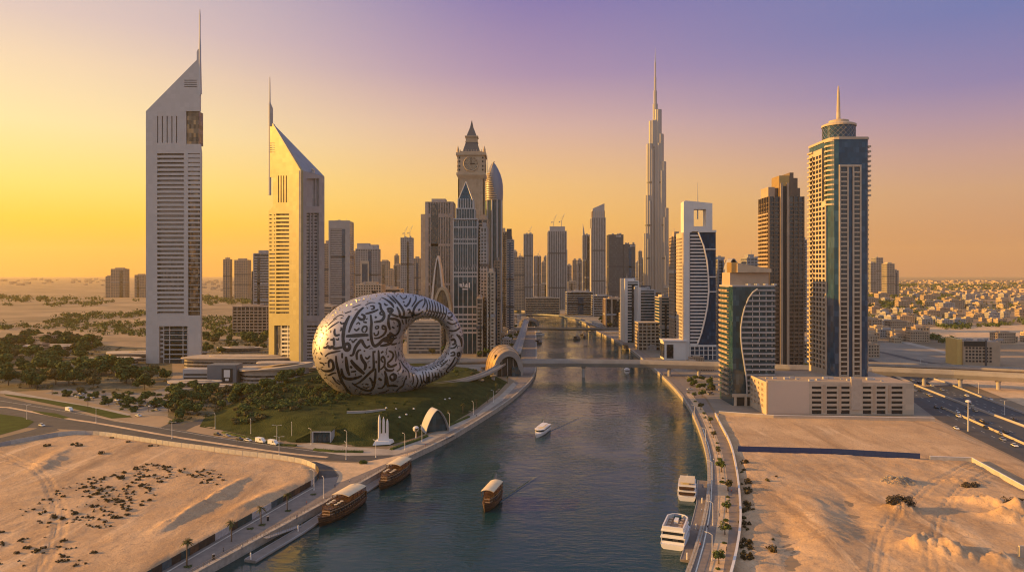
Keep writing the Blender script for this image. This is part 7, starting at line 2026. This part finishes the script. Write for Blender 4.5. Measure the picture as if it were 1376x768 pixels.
def make_yacht(name, label, L_, B_, decks, dark=False, topless=False, cat='boat'):
    root = thing(name, label, cat)
    h_, rows = hull(L_, B_, 1.5, .7, .1, tr=.9)
    h_.build('hull', M_darkc if dark else M_hullw, root, fix=True)
    st = MB()
    for side in (0, 6): st.tube([rows[i][side] for i in range(17)], .1, 4)
    st.build('gunwale_trim', M_alu, root)
    z = 1.55; xs0, xs1 = -L_ * .44, L_ * .30; bw_ = B_ * .44
    for k in range(decks):
        pl = [(xs0, -bw_), (xs1 - bw_, -bw_), (xs1 - .3, -bw_ * .5), (xs1, 0), (xs1 - .3, bw_ * .5), (xs1 - bw_, bw_), (xs0, bw_)]
        MB().prism(pl, z, z + .75).build('side_wall', M_hullw, root)
        MB().prism(grow(pl, -.12), z + .75, z + 1.85).build('window', G_dark, root)
        MB().prism(grow(pl, .35), z + 1.85, z + 2.2).build('deck', M_hullw, root)
        g = MB()
        for q in range(8):
            x = xs0 + (xs1 - bw_ - xs0) * q / 7
            for sg in (-1, 1): g.box(x - .12, x + .12, sg * bw_ - .08, sg * bw_ + .08, z + .7, z + 1.9)
        g.build('window_frame', M_hullw, root)
        z += 2.2; xs0 += L_ * .0; xs1 -= L_ * .08; bw_ *= .95
    if topless:
        pl = [(xs0 + .2, -bw_), (xs1 - bw_ * .3, -bw_), (xs1 + 1, -bw_ * .6), (xs1 + 1.6, 0), (xs1 + 1, bw_ * .6), (xs1 - bw_ * .3, bw_), (xs0 + .2, bw_)]
        g = MB(); n = len(pl)
        for i in range(n):
            a, b_ = Vector(pl[i]), Vector(pl[(i + 1) % n]); u = (b_ - a).normalized(); q = Vector((u.y, -u.x)) * .22
            g.prism([tuple(a + q), tuple(b_ + q), tuple(b_ - q), tuple(a - q)], z, z + 1.3)
        g.build('bulwark', M_hullw, root)
        MB().prism(grow(pl, -.4), z + .0, z + .06).build('teak_deck', mat('teak_deck', (.26, .17, .12), .7, var=.25, scale=1.2), root)
        MB().box(-L_ * .1, L_ * .05, -.7, .7, z + .06, z + 1.1).build('bar_counter', M_hullw, root)
        MB().box(L_ * .07, L_ * .14, -1.3, 1.3, z + .06, z + 1.5).build('wheelhouse', G_blue, root)
        t0 = None
        for i in range(4):
            for sg in (-1, 1):
                o = MB().lathe([(.1, 0), (.1, .7), (.6, .7), (.6, .8)], 10).build('table', M_tan, root) if t0 is None else dup(t0, parent=root)
                t0 = t0 or o; o.location = (xs0 + 2.2 + 2.6 * i, sg * bw_ * .55, z + .06)
    else:
        MB().prism(rect(xs0 + L_ * .12, xs1 - 1.5, -bw_ * .7, bw_ * .7), z + .9, z + 1.15).build('canopy', M_canvas if dark is None else M_hullw, root)
        p0 = None
        for x in (xs0 + L_ * .14, xs1 - 2):
            for sg in (-1, 1):
                o = MB().box(-.07, .07, -.07, .07, 0, .95).build('post', M_hullw, root) if p0 is None else dup(p0, parent=root)
                p0 = p0 or o; o.location = (x, sg * bw_ * .62, z)
        MB().tube([(xs0 + L_ * .3, 0, z + 1.1), (xs0 + L_ * .28, 0, z + 3.2)], [.12, .05], 5).build('mast', M_hullw, root)
    return root
aim(make_yacht('motor_yacht', 'sleek white motor yacht with dark windows cruising in mid canal', 23, 6, 1), (717, 591), (738, 574))
aim(make_yacht('party_boat', 'white open topped cruise boat moored at the right pontoon, nearest the bottom edge', 22, 8.6, 2, topless=True), (917, 704), (901, 744))
ob_ = make_yacht('tour_boat', 'cream roofed boat with open stern decks moored just beyond the white cruise boat', 21, 7.6, 2)
z_ = 1.55
for k in range(2):
    MB().box(-21 * .44 - .5, -21 * .44 + .1, -2.9, 2.9, z_ + .55, z_ + 1.75).build('stern_shade_box', M_wood2, ob_); z_ += 2.2  # dark boxes stand for the shade inside the open stern decks
for k in ob_.children:
    if k.name.startswith('canopy'): k.scale = (1.25, 1.45, 1); k.data.materials[0] = M_canvas
aim(ob_, (925, 644), (922, 684))
yb = make_yacht('black_barge', 'dark blocky tour barge beyond the metro viaduct, by the right bank', 20, 9, 2, dark=True); aim(yb, (842, 474), (838, 466))
for k in yb.children:
    if not k.name.startswith('gunwale'): k.data.materials[0] = M_darkc
yb2 = make_yacht('motor_yacht', 'small white boat passing right below the viaduct', 11, 5, 1); aim(yb2, (843, 505), (842, 498))
for px, py, lab in ((776, 456, 'tiny dark boat in the far canal, left of its white twin'), (784, 452.5, 'tiny white boat in the far canal beside the dark one'), (724.5, 461, 'dark boat moored at the far left bank, nearer of two'), (725, 450, 'white topped boat moored at the far left bank, farther of two')):
    o = dup(yb2, loc=None, label=lab); p = gp(px, py, WZ); o.location = p; o.rotation_euler = (0, 0, RND.uniform(0, 1.2)); o.scale = (1.25,) * 3
    if 'dark' in lab:
        for k in o.children:
            if k.type == 'MESH' and k.name.startswith(('hull', 'deck', 'canopy', 'side_wall')): k.data = k.data.copy(); k.data.materials[0] = M_darkc
for lab, pts, wd in (('grey floating pontoon below the left quay, between the moored dhows', [(336, 752), (400, 714), (470, 668), (520, 640)], 4.2), ('grey floating pontoon beside the white cruise boat on the right', [(924, 752), (936, 712), (944, 676), (945, 645)], 4.6)):
    pp = [gp(x, y, -1.7) for x, y in pts]; c = pp[1]; rt_ = thing('pontoon', lab, 'pontoon', (c.x, c.y, -1.7))
    pth = [p - c for p in pp]
    MB().sweep(pth, [(-wd / 2, -1.2), (-wd / 2, 0), (wd / 2, 0), (wd / 2, -1.2)]).build('deck', M_pave, rt_)
    MB().sweep(pth, [(-wd / 2 - .12, -.5), (-wd / 2 - .12, .12), (-wd / 2 + .12, .12), (-wd / 2 + .12, -.5)]).sweep(pth, [(wd / 2 - .12, -.5), (wd / 2 - .12, .12), (wd / 2 + .12, .12), (wd / 2 + .12, -.5)]).build('fender_rim', M_conc, rt_)
    p0 = None
    for p in pth[:-1]:
        o = MB().lathe([(.25, -2), (.25, 1.9), (.05, 2.3)], 8).build('pile', M_white, rt_) if p0 is None else dup(p0, parent=rt_)
        p0 = p0 or o; o.location = (p.x, p.y + .6, 0)
gw = thing('gangway', 'sloping railed gangway from the left promenade down to the pontoon', 'gangway', gp(372, 716, 0))
a, b_ = gp(357, 722, .5) - gw.location, gp(402, 706, -1.6) - gw.location
MB().sweep([a, b_], [(-1, -.15), (-1, .05), (1, .05), (1, -.15)]).build('ramp', M_alu_d, gw)
g = MB(); dv = Vector((b_.y - a.y, a.x - b_.x, 0)).normalized() * .95
lattice_rail(g, [a + dv, b_ + dv], 1.1, 1.2, .05); lattice_rail(g, [a - dv, b_ - dv], 1.1, 1.2, .05); g.build('rail_lattice', M_rail, gw)

# wakes of the two boats under way: low ridges of water spreading behind them
for bow, stern, ln in (((650, 690), (670, 666), 46), ((717, 591), (738, 574), 60)):
    a, b_ = gp(*bow, WZ), gp(*stern, WZ); u = (b_ - a).normalized(); s = Vector((u.y, -u.x, 0)); mb = MB()
    for sg in (-1, 1):
        n = 34; vs = []; m = 15
        for i in range(n + 1):
            f = i / n; c_ = a.lerp(b_, .5) + u * (ln * f) + s * (sg * (1.5 + ln * .2 * f))
            for j in range(m):
                q = (j / (m - 1) - .5) * (2.2 + 4 * f)
                hgt_ = .34 * (1 - f) ** .7 * math.cos(q * 2.2 / (1 + f)) * math.exp(-(q / (.9 + 1.6 * f)) ** 2) * min(1, f * 8)
                vs.append(c_ + s * (sg * q) + Vector((0, 0, hgt_ - .012)))
        fs = [(i * m + j, i * m + j + 1, (i + 1) * m + j + 1, (i + 1) * m + j) for i in range(n) for j in range(m - 1)]
        if sg > 0: fs = [tuple(reversed(f)) for f in fs]
        mb.add(vs, fs)
    for i_, f in enumerate(mb.f):
        p, q, r = (Vector(mb.v[k]) for k in f[:3])
        if (q - p).cross(r - p).z < 0: mb.f[i_] = list(reversed(f))
    struct('water', mb, wm, smooth=True)

# ------------------------------------------------------------------ things on and around the hill
p = gp(514, 596); mo = thing('monument', 'white monument of upright columns on a ship shaped slab, on the hill edge', 'monument', p, R(18))
MB().prism([(-5.6, -3.4), (3.6, -3.8), (6.4, .8), (3.2, 4.2), (-3.8, 3.4)], .4, 2.0, [(-4.6, -2.6), (3, -3), (5.6, .8), (2.6, 3.6), (-3, 2.8)]).build('ship_slab', M_white, mo)
MB().box(-5, 4, -2.5, 2.5, 0, .42).build('plinth', M_conc, mo)
for x, hh in ((-1.6, 13.5), (.6, 12.2), (2.6, 11.0)):
    o = MB().lathe([(.75, 0), (.7, hh * .75), (.55, hh * .88), (.12, hh)], 12).build('column', M_white, mo); o.location = (x, .4, 2.0)
MB().prism([(-2.6, -.6), (3.6, -.6), (3.2, 1.8), (-2.4, 1.8)], 2.0, 5.4, [(-1.6, 0), (2.6, 0), (2.4, 1.2), (-1.4, 1.2)]).build('flared_foot', M_white, mo)
hd = arch('glass_hood', 'curved glass entrance hood at the right foot of the green hill', 571, 606, 550, 580, 402, 9, .32, M_alu, pointed=True, fillm=G_teal); hd.rotation_euler = (0, 0, R(28))
gd = thing('garage_entrance', 'square dark glass entrance cut into the left foot of the hill', 'entrance', gp(432, 594.5))
MB().box(-5, -4.5, 0, 8, 0, 5.6).box(4.5, 5, 0, 8, 0, 5.6).box(-5, 5, 0, .5, 5.6, 6.0).build('frame', M_alu, gd); MB().box(-5, 5, .5, 14, 5.6, 5.95).build('roof', M_lawn, gd); MB().box(-4.5, 4.5, 1.2, 2, 0, 5.6).build('door', G_teal, gd)
g = MB(); [g.box(x - .12, x + .12, 1.0, 1.19, 0, 5.6) for x in (-2.6, 0, 2.6)]; g.build('mullion', M_dark, gd)
MB().prism([(-14, .5), (-5.1, .5), (-5.1, 6), (-14, 4)], 0, [1.5, 5.5, 6, 2]).build('wing_wall', M_lawn, gd)
sl_ = thing('hill_wall', 'pale low retaining wall halfway up the green hill below the ring', 'wall', (*gp(492, 556, 8)[:2], 0))
c = sl_.location; q = [gp(466, 556, 8.2), gp(492, 554, 8.6), gp(518, 551, 8.8)]
MB().sweep([Vector((v.x - c.x, v.y - c.y, 6.6)) for v in q], [(-.3, 0), (-.3, 3.0), (.3, 3.0), (.3, 0)]).build('wall_panel', M_conc, sl_)
MB().sweep([Vector((v.x - c.x, v.y - c.y, 9.6)) for v in q], [(-.45, 0.003), (-.45, .25), (.45, .25), (.45, 0.003)]).build('coping', M_conc, sl_)
sc_ = thing('sculpture', 'small white sculpture on a stem near the glass hood', 'sculpture', gp(559, 588)); MB().lathe([(.6, 0), (.3, .5), (.2, 3)], 8).build('stem', M_white, sc_); MB().lathe([(.3, 3), (1.6, 4.2), (1.8, 5.6), (.9, 6.4)], 10).build('bowl', M_white, sc_)
rocks = None
for k, (px, py) in enumerate(((519, 549), (532, 551), (546, 554), (556, 548), (537, 557), (598, 533), (604, 531))):
    w_ = gp(px, py, 8); zz_ = mound_z(w_.x, w_.y)
    if rocks is None: rocks = tag(MB().lathe([(.7, 0), (.75, .3), (.3, .7)], 8).build('hill_skylight', M_white), 'small white skylight dome on the dark lawn of the hill', 'skylight', 'skylights on the hill'); o = rocks
    else: o = dup(rocks)
    o.location = (w_.x, w_.y, zz_ - .05)
for lab, pts, h_ in (('long clipped hedge in the middle of the road bend', [(422, 604.5), (450, 607), (488, 607.5)], 1.1), ('clipped hedge beside the quay path in front of the monument', [(526, 604), (545, 597), (560, 592), (574, 586)], 1.1), ('dark low hedge along the quay path right of the glass hood', [(596, 575), (612, 568), (630, 560)], 1.0), ('clipped hedge behind the parked vans', [(300, 581), (340, 590), (375, 598), (398, 599)], 1.0)):
    pp = [gp(*v) for v in pts]; c = pp[0]; rt_ = thing('hedge', lab, 'hedge', c)
    mb = MB(); rr_ = random.Random(len(lab)); mb.sweep([v - c for v in pp], [(-.9, 0), (-.8, h_ * .8), (.8, h_ * .8), (.9, 0)])
    mb.build('hedge_core', M_leaf2, rt_)
    mb = MB()
    for a, b_ in zip(pp, pp[1:]):
        n = int((b_ - a).length * 1.0) + 2
        leafcloud(mb, rr_, [(tuple(a.lerp(b_, j / n) - c + Vector((0, 0, h_ * .5))), 1.05) for j in range(n)], n * 9, .3)
    mb.build('foliage', M_leaf2, rt_)
# rubble heap and debris on the right lot
mb = MB(); rr_ = random.Random(77)
for k in range(260):
    a = rr_.uniform(0, 6.28); r = rr_.random() ** .6
    x, y = gp(1207, 652).x + 7.5 * r * math.cos(a), gp(1207, 652).y + 4.4 * r * math.sin(a); s_ = rr_.uniform(.15, .55)
    z = lotr_z(x, y); mb.prism([(x - s_, y - s_ * .6), (x + s_ * .8, y - s_), (x + s_, y + s_ * .7), (x - s_ * .6, y + s_)], z - .1, z + s_ * rr_.uniform(.5, 1.2), [(x - s_ * .6, y - s_ * .4), (x + s_ * .4, y - s_ * .6), (x + s_ * .6, y + s_ * .4), (x - s_ * .3, y + s_ * .6)])
tag(mb.build('rubble', mat('broken_concrete', (.30, .26, .22), .9, var=.3, scale=.6)), 'heap of broken grey concrete rubble on the right sandy lot', 'rubble', kind='stuff')
for lab, px, py, r in (('dark heap of old branches and soil in the middle of the right lot', 1212, 688, 6.5), ('dark debris heap beside the pale sand mounds on the right', 1300, 655, 5.5), ('dark brown debris heap at the right edge of the lot', 1362, 684, 6.0)):
    mb = MB(); rr_ = random.Random(px); c = gp(px, py); zc = lotr_z(c.x, c.y)
    leafcloud(mb, rr_, [((rr_.uniform(-r, r) * .7, rr_.uniform(-r, r) * .4, 0), r * .35) for _ in range(9)], 800, .42)
    o = mb.build('debris_heap', mat('dark_debris', (.06, .045, .03), .95, var=.4, scale=.8)); o.location = (c.x, c.y, zc + .2); tag(o, lab, 'debris heap')
# traffic signs and bins on the promenade
bn = thing('litter_bin', 'small dark litter bin on the left promenade near the palms', 'bin', gp(287, 751)); MB().lathe([(.4, 0), (.42, 1.5), (.3, 1.6)], 10).build('bin_body', M_dark, bn); MB().lathe([(.46, 1.6), (.46, 1.75)], 10).build('lid', M_steel, bn)
bn2 = dup(bn, gp(360, 699), label='small dark litter bin further along by the third palm')

# ------------------------------------------------------------------ people
def make_person(shirt, trousers):
    me = bpy.data.meshes.new('person')
    J = [((0, 0, .95), .15), ((0, 0, 1.2), .14), ((0, 0, 1.42), .15), ((0, 0, 1.53), .06), ((0, .01, 1.62), .095), ((0, .01, 1.74), .08),
         ((.19, 0, 1.40), .06), ((.25, .03, 1.13), .045), ((.26, -.08, .90), .035), ((-.19, 0, 1.40), .06), ((-.25, -.03, 1.13), .045), ((-.26, .10, .90), .035),
         ((.10, 0, .88), .09), ((.11, -.10, .48), .065), ((.11, .02, .08), .045), ((.11, -.14, .04), .04), ((-.10, 0, .88), .09), ((-.11, .08, .48), .065), ((-.11, .20, .08), .045), ((-.11, .05, .04), .04)]
    E = [(0, 1), (1, 2), (2, 3), (3, 4), (4, 5), (2, 6), (6, 7), (7, 8), (2, 9), (9, 10), (10, 11), (0, 12), (12, 13), (13, 14), (14, 15), (0, 16), (16, 17), (17, 18), (18, 19)]
    me.from_pydata([p for p, _ in J], E, [])
    o = bpy.data.objects.new('person', me); COL.objects.link(o)
    o.modifiers.new('skin', 'SKIN')
    for i, (_, r) in enumerate(J): me.skin_vertices[0].data[i].radius = (r, r)
    me.skin_vertices[0].data[0].use_root = True
    o.modifiers.new('sub', 'SUBSURF').levels = 1
    dg = bpy.context.evaluated_depsgraph_get()
    m2 = bpy.data.meshes.new_from_object(o.evaluated_get(dg))
    o.modifiers.clear(); o.data = m2
    m2.materials.clear()
    for m in (mat('skin_tone', (.30, .18, .12), .6), shirt, trousers, mat('dark_hair', (.015, .012, .01), .7)): m2.materials.append(m)
    for p in m2.polygons:
        z = p.center.z; r = abs(p.center.x)
        p.material_index = 3 if z > 1.70 or (z > 1.58 and p.center.y > .03) else 0 if z > 1.50 or (r > .2 and z < 1.1) else 1 if z > .95 else 2
        p.use_smooth = True
    return tag(o, 'person', 'person')
cl = [mat('white_cloth', (.6, .58, .55), .8), mat('black_cloth', (.02, .02, .022), .8), mat('blue_cloth', (.05, .09, .2), .8), mat('red_cloth', (.3, .05, .04), .8)]
ppl = [make_person(cl[1], cl[1]), make_person(cl[0], cl[2]), make_person(cl[2], cl[1]), make_person(cl[3], cl[2])]
up_ = {}
PEOPLE = [(951, 711, 0, 'person in black walking down the right promenade near the pontoon'), (950, 581, 0, 'person in black far up the right promenade'), (967, 694, 2, 'person in blue beside the planting strip of the right promenade'), (943, 688, 1, 'person in white by the quay above the cruise boat'), (946, 640, 1, 'person in white standing at the end of the right pontoon'), (959, 620, 1, 'person in white strolling mid way along the right promenade'), (426, 644, 0, 'person in black walking beside the end of the printed hoarding'), (399, 697, 2, 'person in blue at the head of the gangway'), (412, 678, 3, 'person in red walking along the left promenade railing'), (325, 738, 1, 'person in white shirt on the left promenade below the thin palm'), (983, 662, 3, 'person in red leaning near the cream retaining wall'), (955, 660, 2, 'person in blue close to the quay line, beyond the tour boat'), (941, 735, 3, 'person in red on the right promenade nearest the bottom edge'), (948, 560, 1, 'person in white by the top of the planting strip'), (976, 740, 0, 'person in black beside the retaining wall near the bottom edge'), (300, 741, 0, 'person in black near the first litter bin'), (450, 655, 2, 'person in blue where the lane joins the left promenade'), (470, 648, 1, 'person in white above the gap between the two moored dhows'), (572, 600, 3, 'person in red on the quay below the glass hood'), (640, 560, 0, 'person in black on the quay path under the palms')]
for px, py, k, lab in PEOPLE:
    o = ppl[k] if k not in up_ else dup(ppl[k]); up_[k] = 1
    z = .04; o.location = gp(px, py, z)
    if 'end of the right pontoon' in lab: o.location = gp(944, 655, -1.7)
    o.rotation_euler = (0, 0, RND.uniform(0, 6)); o['label'] = lab
